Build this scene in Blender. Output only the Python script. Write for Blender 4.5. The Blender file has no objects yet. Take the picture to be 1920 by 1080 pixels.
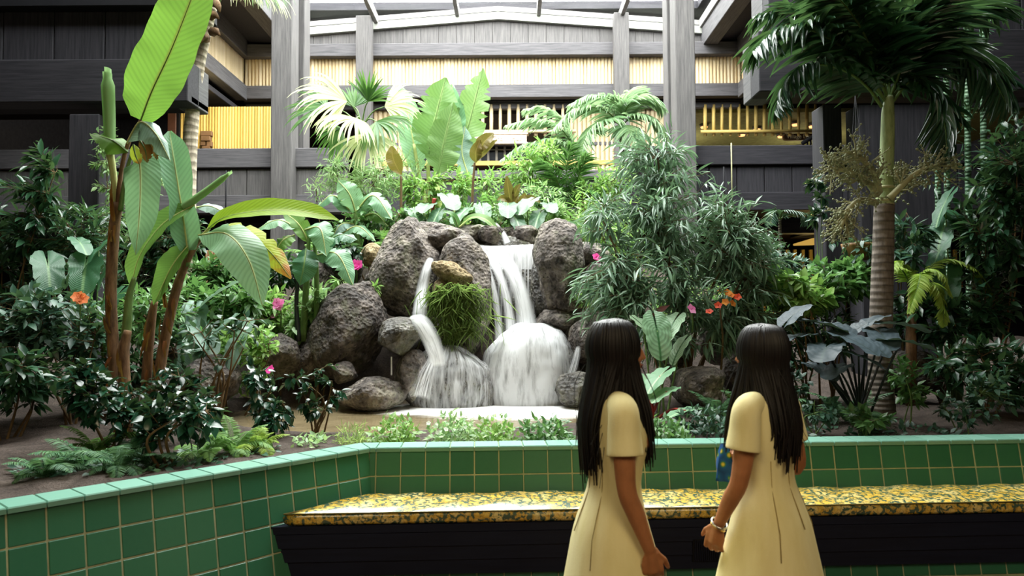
import bpy, bmesh, math, random
import numpy as np
from mathutils import Vector, Matrix
random.seed(7); RNG = np.random.default_rng(11)
SC = bpy.context.scene; COL = SC.collection
PI = math.pi
# ------------------------------------------------------------------ camera, world, light, exposure
FPX = 1400.0; EYE = 1.6; TILT = math.atan(51/1400); ROLL = 0.006
_f = np.array([0, math.cos(TILT), math.sin(TILT)]); _r0 = np.array([1., 0, 0]); _u0 = np.array([0, -math.sin(TILT), math.cos(TILT)])
_r = _r0*math.cos(ROLL) - _u0*math.sin(ROLL); _u = _u0*math.cos(ROLL) + _r0*math.sin(ROLL)
cam = bpy.data.cameras.new('camera'); camo = bpy.data.objects.new('camera', cam); COL.objects.link(camo)
cam.sensor_width = 36; cam.lens = 36*FPX/1920; cam.clip_end = 200; cam.clip_start = .05
camo.matrix_world = Matrix(((_r[0], _u[0], -_f[0], 0), (_r[1], _u[1], -_f[1], 0), (_r[2], _u[2], -_f[2], EYE), (0, 0, 0, 1)))
cam.dof.use_dof = True; cam.dof.focus_distance = 7.2; cam.dof.aperture_fstop = 3.5
SC.camera = camo
def P(px, py, Y):
    """world point seen at picture point px,py whose depth (world Y) is Y"""
    d = _r*((px-960)/FPX) + _u*((540-py)/FPX) + _f
    t = Y/d[1]
    return np.array([d[0]*t, Y, EYE + d[2]*t])
def px2m(n, Y): return n*Y/FPX
w = bpy.data.worlds.new('sky'); SC.world = w; w.use_nodes = True
_n = w.node_tree.nodes; _bg = _n['Background']
_bg.inputs[0].default_value = (.95, .985, 1.0, 1); _bg.inputs[1].default_value = 29   # bright overcast sky over the skylight
SC.view_settings.view_transform = 'Standard'; SC.view_settings.look = 'None'
SC.view_settings.gamma = 1; SC.view_settings.use_curve_mapping = False
SC.view_settings.exposure = 0.0
SC.cycles.max_bounces = 7; SC.cycles.diffuse_bounces = 4; SC.cycles.glossy_bounces = 3; SC.cycles.transmission_bounces = 4
SC.cycles.transparent_max_bounces = 12; SC.cycles.sample_clamp_indirect = 6; SC.cycles.caustics_reflective = False; SC.cycles.caustics_refractive = False
SKY = (-5.25, 4.65, 5.0, 18.0, 8.72, 9.1)    # skylight x0 x1 y0 y1, eaves z, ridge z
def area(name, loc, rot, sx, sy, power, col=(1, 1, 1), portal=False):
    l = bpy.data.lights.new(name, 'AREA'); l.shape = 'RECTANGLE'; l.size = sx; l.size_y = sy; l.energy = power; l.color = col
    o = bpy.data.objects.new(name, l); COL.objects.link(o); o.location = loc; o.rotation_euler = rot
    if portal: l.cycles.is_portal = True
    return o
def point(name, loc, power, col, r=.1):
    l = bpy.data.lights.new(name, 'POINT'); l.energy = power; l.color = col; l.shadow_soft_size = r
    o = bpy.data.objects.new(name, l); COL.objects.link(o); o.location = loc
    return o
area('skylight_portal', ((SKY[0]+SKY[1])/2, (SKY[2]+SKY[3])/2, SKY[5]+.35), (0, 0, 0), SKY[1]-SKY[0]+.2, SKY[3]-SKY[2]+.2, 1, portal=True)
area('lobby_lamp_light', (-2.6, -1.2, 4.3), (math.radians(20), 0, 0), 3, 2.4, 110, (1, .80, .50))
area('lobby_lamp_light', (2.6, -1.2, 4.3), (math.radians(20), 0, 0), 3, 2.4, 110, (1, .80, .50))
point('shop_light', (4.6, 21.0, 5.6), 55, (1, .90, .66), .3)
point('shop_light', (8.5, 21.0, 5.6), 50, (1, .90, .66), .3)
point('shop_light', (0.0, 21.0, 5.4), 60, (1, .80, .5), .3)
point('arcade_light', (6.2, 15.4, 2.6), 30, (1, .72, .25), .1)
point('gallery_light', (-6.2, 15.2, 5.9), 75, (1, .80, .40), .1)
# ------------------------------------------------------------------ helpers
def tag(o, label=None, cat=None, group=None, kind=None):
    if label: o['label'] = label
    if cat: o['category'] = cat
    if group: o['group'] = group
    if kind: o['kind'] = kind
    return o
def empty(name, loc, label=None, cat=None, group=None, kind=None):
    o = bpy.data.objects.new(name, None); COL.objects.link(o); o.location = [float(q) for q in loc]; o.empty_display_size = .1
    return tag(o, label, cat, group, kind)
def inst(name, mesh, parent, mat4):
    o = bpy.data.objects.new(name, mesh); COL.objects.link(o)
    if parent is not None: o.parent = parent
    o.matrix_basis = mat4
    return o
class MB:
    def __init__(s): s.v = []; s.q = []; s.t = []; s.u = []; s.n = 0; s.poly = []
    def add(s, v, quads=(), tris=(), uv=None, poly=()):
        v = np.asarray(v, float).reshape(-1, 3); k = s.n
        if len(quads): s.q.append(np.asarray(quads, int).reshape(-1, 4)+k)
        if len(tris): s.t.append(np.asarray(tris, int).reshape(-1, 3)+k)
        for p in poly: s.poly.append([i+k for i in p])
        s.v.append(v); s.u.append(np.zeros((len(v), 3)) if uv is None else np.asarray(uv, float)); s.n += len(v)
        return s
    def mesh(s, name, mat, smooth=True, off=(0, 0, 0)):
        v = np.concatenate(s.v) - np.asarray(off, float); u = np.concatenate(s.u)
        q = np.concatenate(s.q) if s.q else np.zeros((0, 4), int); t = np.concatenate(s.t) if s.t else np.zeros((0, 3), int)
        m = bpy.data.meshes.new(name); m.vertices.add(len(v)); m.vertices.foreach_set('co', v.ravel())
        pl = [np.array(p) for p in s.poly]
        loops = np.concatenate([q.ravel(), t.ravel()] + pl) if (len(q) or len(t) or pl) else np.zeros(0, int)
        tot = np.concatenate([np.full(len(q), 4), np.full(len(t), 3), np.array([len(p) for p in pl], int)]).astype(int)
        m.loops.add(len(loops)); m.loops.foreach_set('vertex_index', loops.astype(np.int32))
        m.polygons.add(len(tot)); st = np.concatenate([[0], np.cumsum(tot)[:-1]]) if len(tot) else np.zeros(0)
        m.polygons.foreach_set('loop_start', st.astype(np.int32)); m.polygons.foreach_set('loop_total', tot.astype(np.int32))
        a = m.attributes.new('uvp', 'FLOAT_VECTOR', 'POINT'); a.data.foreach_set('vector', u.ravel())
        m.update(calc_edges=True); m.validate()
        m.polygons.foreach_set('use_smooth', np.full(len(m.polygons), bool(smooth)))
        for k in (mat if isinstance(mat, (list, tuple)) else [mat]): m.materials.append(k)
        return m
    def build(s, name, mat, parent=None, smooth=True, loc=None):
        off = np.array(parent.location) if parent is not None else (np.array(loc) if loc is not None else np.zeros(3))
        if parent is not None and parent.parent is not None: off = off + np.array(parent.parent.location)
        o = bpy.data.objects.new(name, s.mesh(name, mat, smooth, off)); COL.objects.link(o)
        if parent is not None: o.parent = parent
        elif loc is not None: o.location = [float(q) for q in loc]
        return o
def bxv(x0, x1, y0, y1, z0, z1, b=.008):
    """chamfered box: vertices and faces (44 triangles)"""
    b = min(b, (x1-x0)*.3, (y1-y0)*.3, (z1-z0)*.3)
    L = ((x0, x1), (y0, y1), (z0, z1)); idx = {}; v = []
    for sx in (0, 1):
        for sy in (0, 1):
            for sz in (0, 1):
                for ax in range(3):
                    p = []
                    for k, sg in enumerate((sx, sy, sz)):
                        c = L[k][sg]
                        if k != ax: c += b if sg == 0 else -b
                        p.append(c)
                    idx[(sx, sy, sz, ax)] = len(v); v.append(p)
    q = []; t = []
    for ax in range(3):
        o = [k for k in range(3) if k != ax]
        for sg in (0, 1):
            f = []
            for a_, b_ in ((0, 0), (1, 0), (1, 1), (0, 1)):
                s = [0, 0, 0]; s[ax] = sg; s[o[0]] = a_; s[o[1]] = b_; f.append(idx[(*s, ax)])
            flip = (sg == 0) ^ (ax == 1)
            q.append(f[::-1] if flip else f)
    for ax in range(3):
        o = [k for k in range(3) if k != ax]
        for a_ in (0, 1):
            for b_ in (0, 1):
                s0 = [0, 0, 0]; s1 = [0, 0, 0]; s1[ax] = 1
                for s in (s0, s1): s[o[0]] = a_; s[o[1]] = b_
                f = [idx[(*s0, o[0])], idx[(*s1, o[0])], idx[(*s1, o[1])], idx[(*s0, o[1])]]
                flip = (a_ ^ b_) ^ (ax == 1)
                q.append(f if flip else f[::-1])
    for sx in (0, 1):
        for sy in (0, 1):
            for sz in (0, 1):
                f = [idx[(sx, sy, sz, a_)] for a_ in range(3)]
                t.append(f if (sx+sy+sz) % 2 else f[::-1])
    return np.array(v, float), q, t
def box(mb, x0, x1, y0, y1, z0, z1, b=.008, M=None):
    v, q, t = bxv(min(x0, x1), max(x0, x1), min(y0, y1), max(y0, y1), min(z0, z1), max(z0, z1), b)
    if M is not None: v = v @ M[:3, :3].T + M[:3, 3]
    return mb.add(v, q, t)
def catmull(pts, n):
    p = np.asarray(pts, float); k = len(p)
    if k == 2: return p[0] + (p[1]-p[0])*np.linspace(0, 1, n)[:, None]
    e = np.vstack([2*p[0]-p[1], p, 2*p[-1]-p[-2]]); out = []
    for s in np.linspace(0, k-1, n):
        i = min(int(s), k-2); t = s-i; a, b, c, d = e[i:i+4]
        out.append(.5*((2*b)+(-a+c)*t+(2*a-5*b+4*c-d)*t*t+(-a+3*b-3*c+d)*t**3))
    return np.array(out)
def nz(v): return v/(np.linalg.norm(v, axis=-1, keepdims=True)+1e-12)
def tang(p): return nz(np.gradient(p, axis=0))
def tube(mb, pts, rad, sides=8, n=None, cap=True, v0=0):
    p = catmull(pts, n) if n else np.asarray(pts, float); m = len(p)
    r = np.interp(np.linspace(0, 1, m), np.linspace(0, 1, len(rad)), rad) if np.ndim(rad) else np.full(m, rad)
    T = tang(p); up = np.array([0, 0, 1.]) if abs(T[0][2]) < .9 else np.array([0, 1., 0]); vs = []; uv = []
    nrm = nz(np.cross(T[0], up))
    for i in range(m):
        nrm = nz(nrm - T[i]*np.dot(nrm, T[i])); bi = np.cross(T[i], nrm)
        for k in range(sides):
            a = 2*PI*k/sides; vs.append(p[i]+r[i]*(math.cos(a)*nrm+math.sin(a)*bi)); uv.append((i/(m-1), k/sides, v0))
    q = [(i*sides+k, i*sides+(k+1) % sides, (i+1)*sides+(k+1) % sides, (i+1)*sides+k) for i in range(m-1) for k in range(sides)]
    poly = [list(range(sides))[::-1], [(m-1)*sides+k for k in range(sides)]] if cap else []
    return mb.add(vs, q, uv=uv, poly=poly)
def loft(mb, rings, sides=20, cap=True, power=2.0):
    """rings: (center xyz, rx, ry) horizontal superellipses"""
    vs = []; m = len(rings); uv = []
    for i, (c, rx, ry) in enumerate(rings):
        for k in range(sides):
            a = 2*PI*k/sides; ca, sa = math.cos(a), math.sin(a)
            vs.append((c[0]+rx*math.copysign(abs(ca)**(2/power), ca), c[1]+ry*math.copysign(abs(sa)**(2/power), sa), c[2])); uv.append((i/(m-1), k/sides, 0))
    q = [(i*sides+k, i*sides+(k+1) % sides, (i+1)*sides+(k+1) % sides, (i+1)*sides+k) for i in range(m-1) for k in range(sides)]
    poly = [list(range(sides))[::-1], [(m-1)*sides+k for k in range(sides)]] if cap else []
    return mb.add(vs, q, uv=uv, poly=poly)
_ico = {}
def ico(n):
    if n not in _ico:
        bm = bmesh.new(); bmesh.ops.create_icosphere(bm, subdivisions=n, radius=1)
        _ico[n] = (np.array([q.co[:] for q in bm.verts]), np.array([[q.index for q in f.verts] for f in bm.faces])); bm.free()
    return _ico[n]
def _h(i, s):
    x = (i[..., 0]*374761393 + i[..., 1]*668265263 + i[..., 2]*2147483647 + s*1274126177) & 0xffffffff
    x = ((x ^ (x >> 13))*1274126177) & 0xffffffff
    return ((x ^ (x >> 16)) & 0xffff)/65535.0
def vnoise(p, s=0):
    p = np.asarray(p, float); i = np.floor(p).astype(np.int64); f = p-i; f = f*f*(3-2*f); out = 0
    for a in (0, 1):
        for b in (0, 1):
            for c in (0, 1):
                wgt = (f[..., 0] if a else 1-f[..., 0])*(f[..., 1] if b else 1-f[..., 1])*(f[..., 2] if c else 1-f[..., 2])
                out = out + wgt*_h(i+np.array([a, b, c]), s)
    return out
def fbm(p, s=0, o=3):
    r = 0; a = .5; tot = 0
    for k in range(o): r = r + a*vnoise(np.asarray(p)*2**k, s+k*7); tot += a; a *= .5
    return r/tot
# ------------------------------------------------------------------ materials
def lin(c):
    c = [q/255 for q in c]; return tuple((q/12.92 if q <= .04045 else ((q+.055)/1.055)**2.4) for q in c)+(1,)
class NT:
    def __init__(s, name):
        s.m = bpy.data.materials.new(name); s.m.use_nodes = True; s.t = s.m.node_tree; s.t.nodes.clear()
        s.out = s.n('ShaderNodeOutputMaterial')
    def n(s, typ, ins=None, **kw):
        x = s.t.nodes.new(typ)
        for k, v in kw.items(): setattr(x, k, v)
        for k, v in (ins or {}).items():
            if isinstance(v, bpy.types.NodeSocket): s.t.links.new(v, x.inputs[k])
            else: x.inputs[k].default_value = v
        return x
    def coord(s, which='Object', scale=(1, 1, 1), rot=(0, 0, 0)):
        c = s.n('ShaderNodeTexCoord'); return s.n('ShaderNodeMapping', {'Vector': c.outputs[which], 'Scale': scale, 'Rotation': rot}).outputs[0]
    def uvp(s): return s.n('ShaderNodeAttribute', attribute_name='uvp').outputs['Vector']
    def noise(s, vec, scale, detail=4, rough=.6): return s.n('ShaderNodeTexNoise', {'Vector': vec, 'Scale': scale, 'Detail': detail, 'Roughness': rough}).outputs[0]
    def vor(s, vec, scale, feature='F1', out=0, **k): return s.n('ShaderNodeTexVoronoi', {'Vector': vec, 'Scale': scale}, feature=feature, **k).outputs[out]
    def ramp(s, fac, stops, interp='LINEAR'):
        r = s.n('ShaderNodeValToRGB', {'Fac': fac}); e = r.color_ramp.elements; r.color_ramp.interpolation = interp
        while len(e) < len(stops): e.new(.5)
        for k, (p, c) in enumerate(stops): e[k].position = p; e[k].color = c if len(c) == 4 else lin(c)
        return r.outputs[0]
    def mixc(s, f, a, b, mode='MIX'):
        x = s.n('ShaderNodeMix', data_type='RGBA', blend_type=mode)
        for i, v in ((0, f), (6, a), (7, b)):
            if isinstance(v, bpy.types.NodeSocket): s.t.links.new(v, x.inputs[i])
            else: x.inputs[i].default_value = v
        return x.outputs[2]
    def math(s, op, a, b=0., c=0.): 
        x = s.n('ShaderNodeMath', operation=op)
        for i, v in enumerate((a, b, c)):
            if isinstance(v, bpy.types.NodeSocket): s.t.links.new(v, x.inputs[i])
            else: x.inputs[i].default_value = v
        return x.outputs[0]
    def sep(s, v): return s.n('ShaderNodeSeparateXYZ', {0: v}).outputs
    def comb(s, x, y, z=0.): return s.n('ShaderNodeCombineXYZ', {0: x, 1: y, 2: z}).outputs[0]
    def bump(s, h, st=.3, dist=.01): return s.n('ShaderNodeBump', {'Height': h, 'Strength': st, 'Distance': dist}).outputs[0]
    def pbr(s, col, rough=.6, spec=.5, bump=None, **kw):
        ins = {'Base Color': col, 'Roughness': rough, 'Specular IOR Level': spec}
        if bump is not None: ins['Normal'] = bump
        ins.update({k.replace('_', ' '): v for k, v in kw.items()})
        return s.n('ShaderNodeBsdfPrincipled', ins).outputs[0]
    def end(s, sh): s.t.links.new(sh, s.out.inputs[0]); return s.m
def plain(name, c, rough=.6, spec=.5, nz_=.08, sc=8, metal=0., bst=.15):
    t = NT(name); v = t.coord(); f = t.noise(v, sc)
    d = tuple(max(0, q*(1-nz_*3)) for q in lin(c)[:3])+(1,); u = tuple(min(1, q*(1+nz_*2)) for q in lin(c)[:3])+(1,)
    return t.end(t.pbr(t.ramp(f, [(.3, d), (.7, u)]), rough, spec, t.bump(f, bst, .004), Metallic=metal))
def wood(name, c0, c1, axis, rough=.75, spec=.3, seams=0.):
    t = NT(name); sc = [14, 14, 14]; sc[axis] = .7; v = t.coord('Object', sc); f = t.noise(v, 3, 6, .65)
    g = t.noise(t.coord('Object', (1, 1, 1)), 1.1, 3)
    col = t.mixc(g, t.ramp(f, [(.3, c0), (.72, c1)]), t.ramp(f, [(.25, c0), (.8, c1)]))
    col = t.mixc(t.math('MULTIPLY', g, .25), col, (.012, .012, .014, 1))
    return t.end(t.pbr(col, rough, spec, t.bump(f, .2, .004)))
def leafm(name, ca, cb, trans=.35, rough=.4, spec=.5, veins=0., rib=None, tip=None, tcol=None, dark=.75):
    """leaf: colour per leaf between ca and cb, midrib and side veins, light through the blade"""
    t = NT(name); u = t.uvp(); x, y, z = t.sep(u)[:3]
    g = t.n('ShaderNodeNewGeometry'); oi = t.n('ShaderNodeObjectInfo')
    rnd = t.math('FRACT', t.math('ADD', g.outputs['Random Per Island'], oi.outputs['Random']))
    n1 = t.noise(t.coord('Object'), 3.0, 3)
    f = t.math('ADD', t.math('MULTIPLY', rnd, .7), t.math('MULTIPLY', n1, .3))
    col = t.ramp(f, [(.1, ca), (.85, cb)]); av = t.math('ABSOLUTE', y)
    h = None
    if veins:
        ph = t.math('ADD', t.math('MULTIPLY', x, veins), t.math('MULTIPLY', av, -veins*.12))
        wv = t.math('SINE', t.math('MULTIPLY', ph, 6.283)); jit = t.noise(t.comb(t.math('MULTIPLY', ph, 1.7), t.math('MULTIPLY', y, .6)), 2.0, 2)
        h = t.math('ADD', t.math('MULTIPLY', wv, .5), jit)
        col = t.mixc(t.math('MULTIPLY', t.ramp(h, [(.35, (0, 0, 0, 1)), (1.0, (1, 1, 1, 1))]), .35), col, tuple(q*dark*.8 for q in lin(ca)[:3])+(1,))
    if rib:
        col = t.mixc(t.ramp(av, [(.03, (1, 1, 1, 1)), (.09, (0, 0, 0, 1))]), col, lin(rib))
    if tip:
        nn = t.noise(t.coord('Object'), 14, 3)
        edge = t.math('ADD', t.math('MULTIPLY', x, 1.0), t.math('MULTIPLY', t.math('SUBTRACT', nn, .5), .5))
        col = t.mixc(t.ramp(edge, [(tip-.12, (0, 0, 0, 1)), (tip+.05, (1, 1, 1, 1))]), col, lin(tcol))
    bn = t.bump(h if h is not None else n1, .25, .004)
    a = t.pbr(col, rough, spec, bn)
    if trans:
        tc = t.mixc(.2, col, (.30, .48, .10, 1))
        tr = t.n('ShaderNodeBsdfTranslucent', {'Color': tc}).outputs[0]
        a = t.n('ShaderNodeMixShader', {0: trans, 1: a, 2: tr}).outputs[0]
    return t.end(a)
MT = {}
MT['wood_v'] = wood('weathered_wood_upright', (70, 68, 69), (112, 109, 108), 2)
MT['wood_x'] = wood('weathered_wood_level', (66, 65, 68), (110, 107, 110), 0)
MT['wood_y'] = wood('weathered_wood_depth', (64, 63, 66), (108, 106, 108), 1)
MT['wood_dark'] = wood('stained_and_shaded_wood', (26, 26, 32), (62, 60, 66), 2)  # own dark stain elsewhere; on the right parapet it paints in shade
MT['wood_darkx'] = wood('stained_and_shaded_wood_level', (24, 24, 30), (58, 56, 62), 0)
MT['black'] = plain('black_paint', (20, 20, 24), .7, .2)
MT['bench'] = wood('ebonised_wood', (9, 15, 34), (20, 28, 50), 0, .5, .25)
def _bamboo(name, a, b, c, axis=2):
    t = NT(name); sc = [1, 1, 1]; v = t.coord('Object'); g = t.n('ShaderNodeNewGeometry')
    r = g.outputs['Random Per Island']; col = t.ramp(r, [(0, a), (.5, b), (1, c)])
    st = [30, 30, 30]; st[axis] = 2.0; f = t.noise(t.coord('Object', st), 1.0, 4)
    col = t.mixc(t.math('MULTIPLY', f, .5), col, tuple(q*.45 for q in lin(b)[:3])+(1,))
    return t.end(t.pbr(col, .5, .3, t.bump(f, .2, .003)))
MT['bamboo'] = _bamboo('split_bamboo', (214, 190, 146), (227, 206, 166), (237, 218, 184))
MT['bamboo_y'] = _bamboo('golden_bamboo', (190, 158, 84), (215, 185, 105), (228, 202, 130))
MT['bamboo_b'] = _bamboo('brown_bamboo', (92, 66, 40), (120, 88, 52), (140, 106, 66))
def _tile(name, a, b, rough):
    t = NT(name); oi = t.n('ShaderNodeObjectInfo'); v = t.coord('Object'); f = t.noise(v, 22, 5, .7); f2 = t.noise(v, 4, 2)
    k = t.math('ADD', t.math('MULTIPLY', oi.outputs['Random'], .55), t.math('MULTIPLY', f, .45))
    return t.end(t.pbr(t.ramp(k, [(.15, a), (.85, b)]), t.math('ADD', rough, t.math('MULTIPLY', f, .15)), .5, t.bump(f, .06, .002)))
MT['tile'] = _tile('green_glazed_tile', (36, 98, 72), (54, 114, 84), .30)
MT['cap'] = _tile('pale_green_glazed_tile', (98, 146, 128), (118, 162, 146), .28)
MT['grout'] = plain('sandy_grout', (160, 164, 132), .9, .2)
def _soil():
    t = NT('damp_soil'); v = t.coord('Object'); f = t.noise(v, 7, 8, .75); g = t.noise(v, 60, 3)
    col = t.ramp(t.math('ADD', t.math('MULTIPLY', f, .7), t.math('MULTIPLY', g, .3)), [(.3, (38, 32, 30)), (.55, (84, 74, 68)), (.75, (118, 106, 96))])
    return t.end(t.pbr(col, .95, .2, t.bump(t.math('ADD', f, g), .8, .03)))
MT['soil'] = _soil()
def _rock(name, a, b, c, moss=.5, wet=0.):
    t = NT(name); v = t.coord('Object'); f = t.noise(v, 2.2, 9, .72); pit = t.vor(v, 26); pit2 = t.vor(v, 9); g = t.noise(v, 9, 6, .7)
    k = t.math('ADD', t.math('MULTIPLY', f, .55), t.math('MULTIPLY', g, .45))
    col = t.ramp(k, [(.37, a), (.5, b), (.64, c)])
    col = t.mixc(t.ramp(pit, [(.05, (1, 1, 1, 1)), (.3, (0, 0, 0, 1))]), col, tuple(q*.3 for q in lin(a)[:3])+(1,))
    ms = t.noise(t.coord('Object', (1, 1, .6)), 3.1, 6, .75)
    col = t.mixc(t.math('MULTIPLY', t.ramp(ms, [(.52, (0, 0, 0, 1)), (.7, (1, 1, 1, 1))]), moss), col, lin((104, 112, 62)))
    sp = t.noise(v, 38, 2); col = t.mixc(t.math('MULTIPLY', t.ramp(sp, [(.66, (0, 0, 0, 1)), (.74, (1, 1, 1, 1))]), .5), col, lin((176, 168, 150)))
    hb = t.math('ADD', t.math('ADD', t.math('MULTIPLY', pit, .8), t.math('MULTIPLY', pit2, .8)), t.math('MULTIPLY', g, 1.4))
    return t.end(t.pbr(col, .85-.5*wet, .35+.2*wet, t.bump(hb, .9, .05)))
MT['rock'] = _rock('volcanic_rock', (44, 40, 38), (108, 100, 95), (166, 156, 144))
MT['rock_d'] = _rock('dark_volcanic_rock', (30, 26, 25), (76, 67, 62), (130, 118, 108), .35, .25)
MT['rock_w'] = _rock('wet_rock', (36, 34, 32), (78, 74, 68), (116, 110, 96), .5, .8)
MT['rock_t'] = _rock('tan_stone', (92, 76, 52), (150, 132, 98), (186, 168, 132), .3)
def _bark(name, a, b, rings=0., rough=.9):
    t = NT(name); u = t.uvp(); x, y, z = t.sep(u)[:3]; v = t.coord('Object', (9, 9, 2.2)); f = t.noise(v, 2.5, 6, .7); h = f
    col = t.ramp(f, [(.3, a), (.7, b)])
    if rings:
        jj = t.noise(t.coord('Object'), 3., 3)
        wv = t.math('SINE', t.math('MULTIPLY', t.math('ADD', x, t.math('MULTIPLY', jj, .02)), rings*6.283)); h = t.math('ADD', f, t.math('MULTIPLY', wv, .5))
        col = t.mixc(t.math('MULTIPLY', t.ramp(wv, [(.55, (0, 0, 0, 1)), (.95, (1, 1, 1, 1))]), .55), col, tuple(q*.45 for q in lin(a)[:3])+(1,))
    return t.end(t.pbr(col, rough, .25, t.bump(h, .5, .015)))
MT['trunk_br'] = _bark('fibrous_brown_stem', (62, 45, 33), (146, 114, 84))
MT['trunk_pale'] = _bark('pale_palm_bark', (140, 128, 112), (206, 194, 174), 46)
MT['trunk_grey'] = _bark('grey_ringed_palm_bark', (84, 76, 70), (142, 132, 122), 30)
MT['twig'] = _bark('brown_twig', (70, 54, 36), (120, 98, 66))
MT['stem_g'] = _bark('green_stem', (70, 98, 52), (118, 146, 84), 0, .5)
MT['stem_y'] = _bark('pale_green_stem', (150, 162, 96), (196, 200, 138), 0, .5)
MT['stem_d'] = plain('black_leaf_stalk', (22, 26, 26), .4)
MT['stem_r'] = plain('red_leaf_stalk', (150, 50, 44), .4)
MT['shaft'] = _bark('green_crownshaft', (120, 140, 92), (170, 184, 134), 0, .5)
MT['culm'] = _bark('green_bamboo_culm', (64, 96, 74), (104, 134, 104), 12, .4)
MT['bloom_st'] = plain('tan_flower_stalk', (168, 166, 126), .7)
# ------------------------------------------------------------------ the setting: shell, roof, galleries
def bobj(name, mat, boxes, parent=None, kind=None, label=None, cat=None, b=.01, smooth=False):
    m = MB()
    for q in boxes: box(m, *q, b=b)
    return tag(m.build(name, mat, parent, smooth), label, cat, None, kind)
WZ = .68                                   # pool level
MT['carpet'] = plain('brown_carpet', (70, 52, 40), .95, .1)
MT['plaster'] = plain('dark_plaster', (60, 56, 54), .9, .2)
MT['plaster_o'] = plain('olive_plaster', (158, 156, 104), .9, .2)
bobj('floor', MT['carpet'], [(-14, 14, -7, 27, -.1, 0)], kind='structure')
bobj('wall_back', MT['plaster'], [(-14, 14, 26.5, 26.8, 0, 9.6)], kind='structure')
bobj('wall_left', MT['plaster'], [(-14.3, -14, -7, 26.8, 0, 9.6)], kind='structure')
bobj('wall_right', MT['plaster'], [(14, 14.3, -7, 26.8, 0, 9.6)], kind='structure')
bobj('wall_rear', MT['plaster'], [(-14, 14, -7.3, -7, 0, 9.6)], kind='structure')
x0, x1, y0, y1, ze, zr = SKY; xm = (x0+x1)/2
bobj('ceiling', MT['wood_darkx'], [(-14, 14, -7, y0, 9.2, 9.4), (-14, x0-.0, y0, 26.8, 9.2, 9.4), (x1, 14, y0, 26.8, 9.2, 9.4), (x0, x1, y1+.3, 26.8, 9.2, 9.4)], kind='structure')
# skylight: panes between frame bars, low gable with its ridge along the depth
def _glass():
    t = NT('milky_glass')
    a = t.n('ShaderNodeBsdfTransparent', {'Color': (.86, .86, .84, 1)}).outputs[0]; b = t.n('ShaderNodeBsdfGlossy', {'Roughness': .1}).outputs[0]
    return t.end(t.n('ShaderNodeMixShader', {0: .04, 1: a, 2: b}).outputs[0])
MT['glass'] = _glass(); MT['alu'] = plain('grey_metal_bar', (120, 118, 116), .5, .5)
sky = empty('skylight', (xm, y0, ze), kind='structure')
def roofz(x): return zr - (zr-ze)*abs(x-xm)/((x1-x0)/2)
bars = np.linspace(x0, x1, 6); ybars = np.linspace(y1, y0, 7)
# lean of the bars is the real perspective of straight bars along the depth
for i in range(len(bars)-1):
    for j in range(len(ybars)-1):
        m = MB(); xs = [bars[i]+.03, bars[i+1]-.03]
        if xs[0] < xm < xs[1]: xs = [xs[0], xm, xs[1]]
        for k in range(len(xs)-1):
            a, b_ = xs[k], xs[k+1]; za, zb = roofz(a), roofz(b_); ya, yb = ybars[j+1]+.02, ybars[j]-.02
            m.add([(a, ya, za), (b_, ya, zb), (b_, yb, zb), (a, yb, za), (a, ya, za+.012), (b_, ya, zb+.012), (b_, yb, zb+.012), (a, yb, za+.012)],
                  [(3, 2, 1, 0), (4, 5, 6, 7), (0, 1, 5, 4), (1, 2, 6, 5), (2, 3, 7, 6), (3, 0, 4, 7)])
        m.build('pane', MT['glass'], sky, False)
for x in bars:
    m = MB(); z = roofz(x); box(m, x-.05, x+.05, y0, y1, z-.16, z+.06); m.build('rafter', MT['alu'], sky, False)
for y in ybars:
    m = MB()
    for a, b_ in ((x0, xm), (xm, x1)):
        za, zb = roofz(a), roofz(b_); h = .05
        m.add([(a, y-h, za-.08), (b_, y-h, zb-.08), (b_, y+h, zb-.08), (a, y+h, za-.08), (a, y-h, za+.04), (b_, y-h, zb+.04), (b_, y+h, zb+.04), (a, y+h, za+.04)],
              [(3, 2, 1, 0), (4, 5, 6, 7), (0, 1, 5, 4), (1, 2, 6, 5), (2, 3, 7, 6), (3, 0, 4, 7)])
    m.build('purlin', MT['alu'], sky, False)
m = MB()                                     # pale flashing strip along the gable end
for a, b_ in ((x0, xm), (xm, x1)):
    za, zb = roofz(a), roofz(b_)
    m.add([(a, y1-.1, za-.3), (b_, y1-.1, zb-.3), (b_, y1+.05, zb-.3), (a, y1+.05, za-.3), (a, y1-.1, za-.12), (b_, y1-.1, zb-.12), (b_, y1+.05, zb-.12), (a, y1+.05, za-.12)],
          [(3, 2, 1, 0), (4, 5, 6, 7), (0, 1, 5, 4), (1, 2, 6, 5), (2, 3, 7, 6), (3, 0, 4, 7)])
m.build('flashing', plain('pale_flashing', (140, 142, 134), .6), sky, False)
for x in (x0, x1):
    s = -1 if x < xm else 1
    bobj('edge_beam', MT['wood_y'], [(x, x+s*.35, y0-.3, y1+.2, ze-.62, ze+.05)], sky)
    m = MB()                                  # sloped soffit from the edge beam out to the side gallery
    xo = -6.9 if s < 0 else 6.0
    m.add([(x+s*.3, y0, ze-.5), (xo, y0, 8.3), (xo, y1, 8.3), (x+s*.3, y1, ze-.5), (x+s*.3, y0, ze-.4), (xo, y0, 8.4), (xo, y1, 8.4), (x+s*.3, y1, ze-.4)],
          [(3, 2, 1, 0), (4, 5, 6, 7), (0, 1, 5, 4), (1, 2, 6, 5), (2, 3, 7, 6), (3, 0, 4, 7)])
    m.build('soffit', MT['wood_dark'], sky, False)
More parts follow.
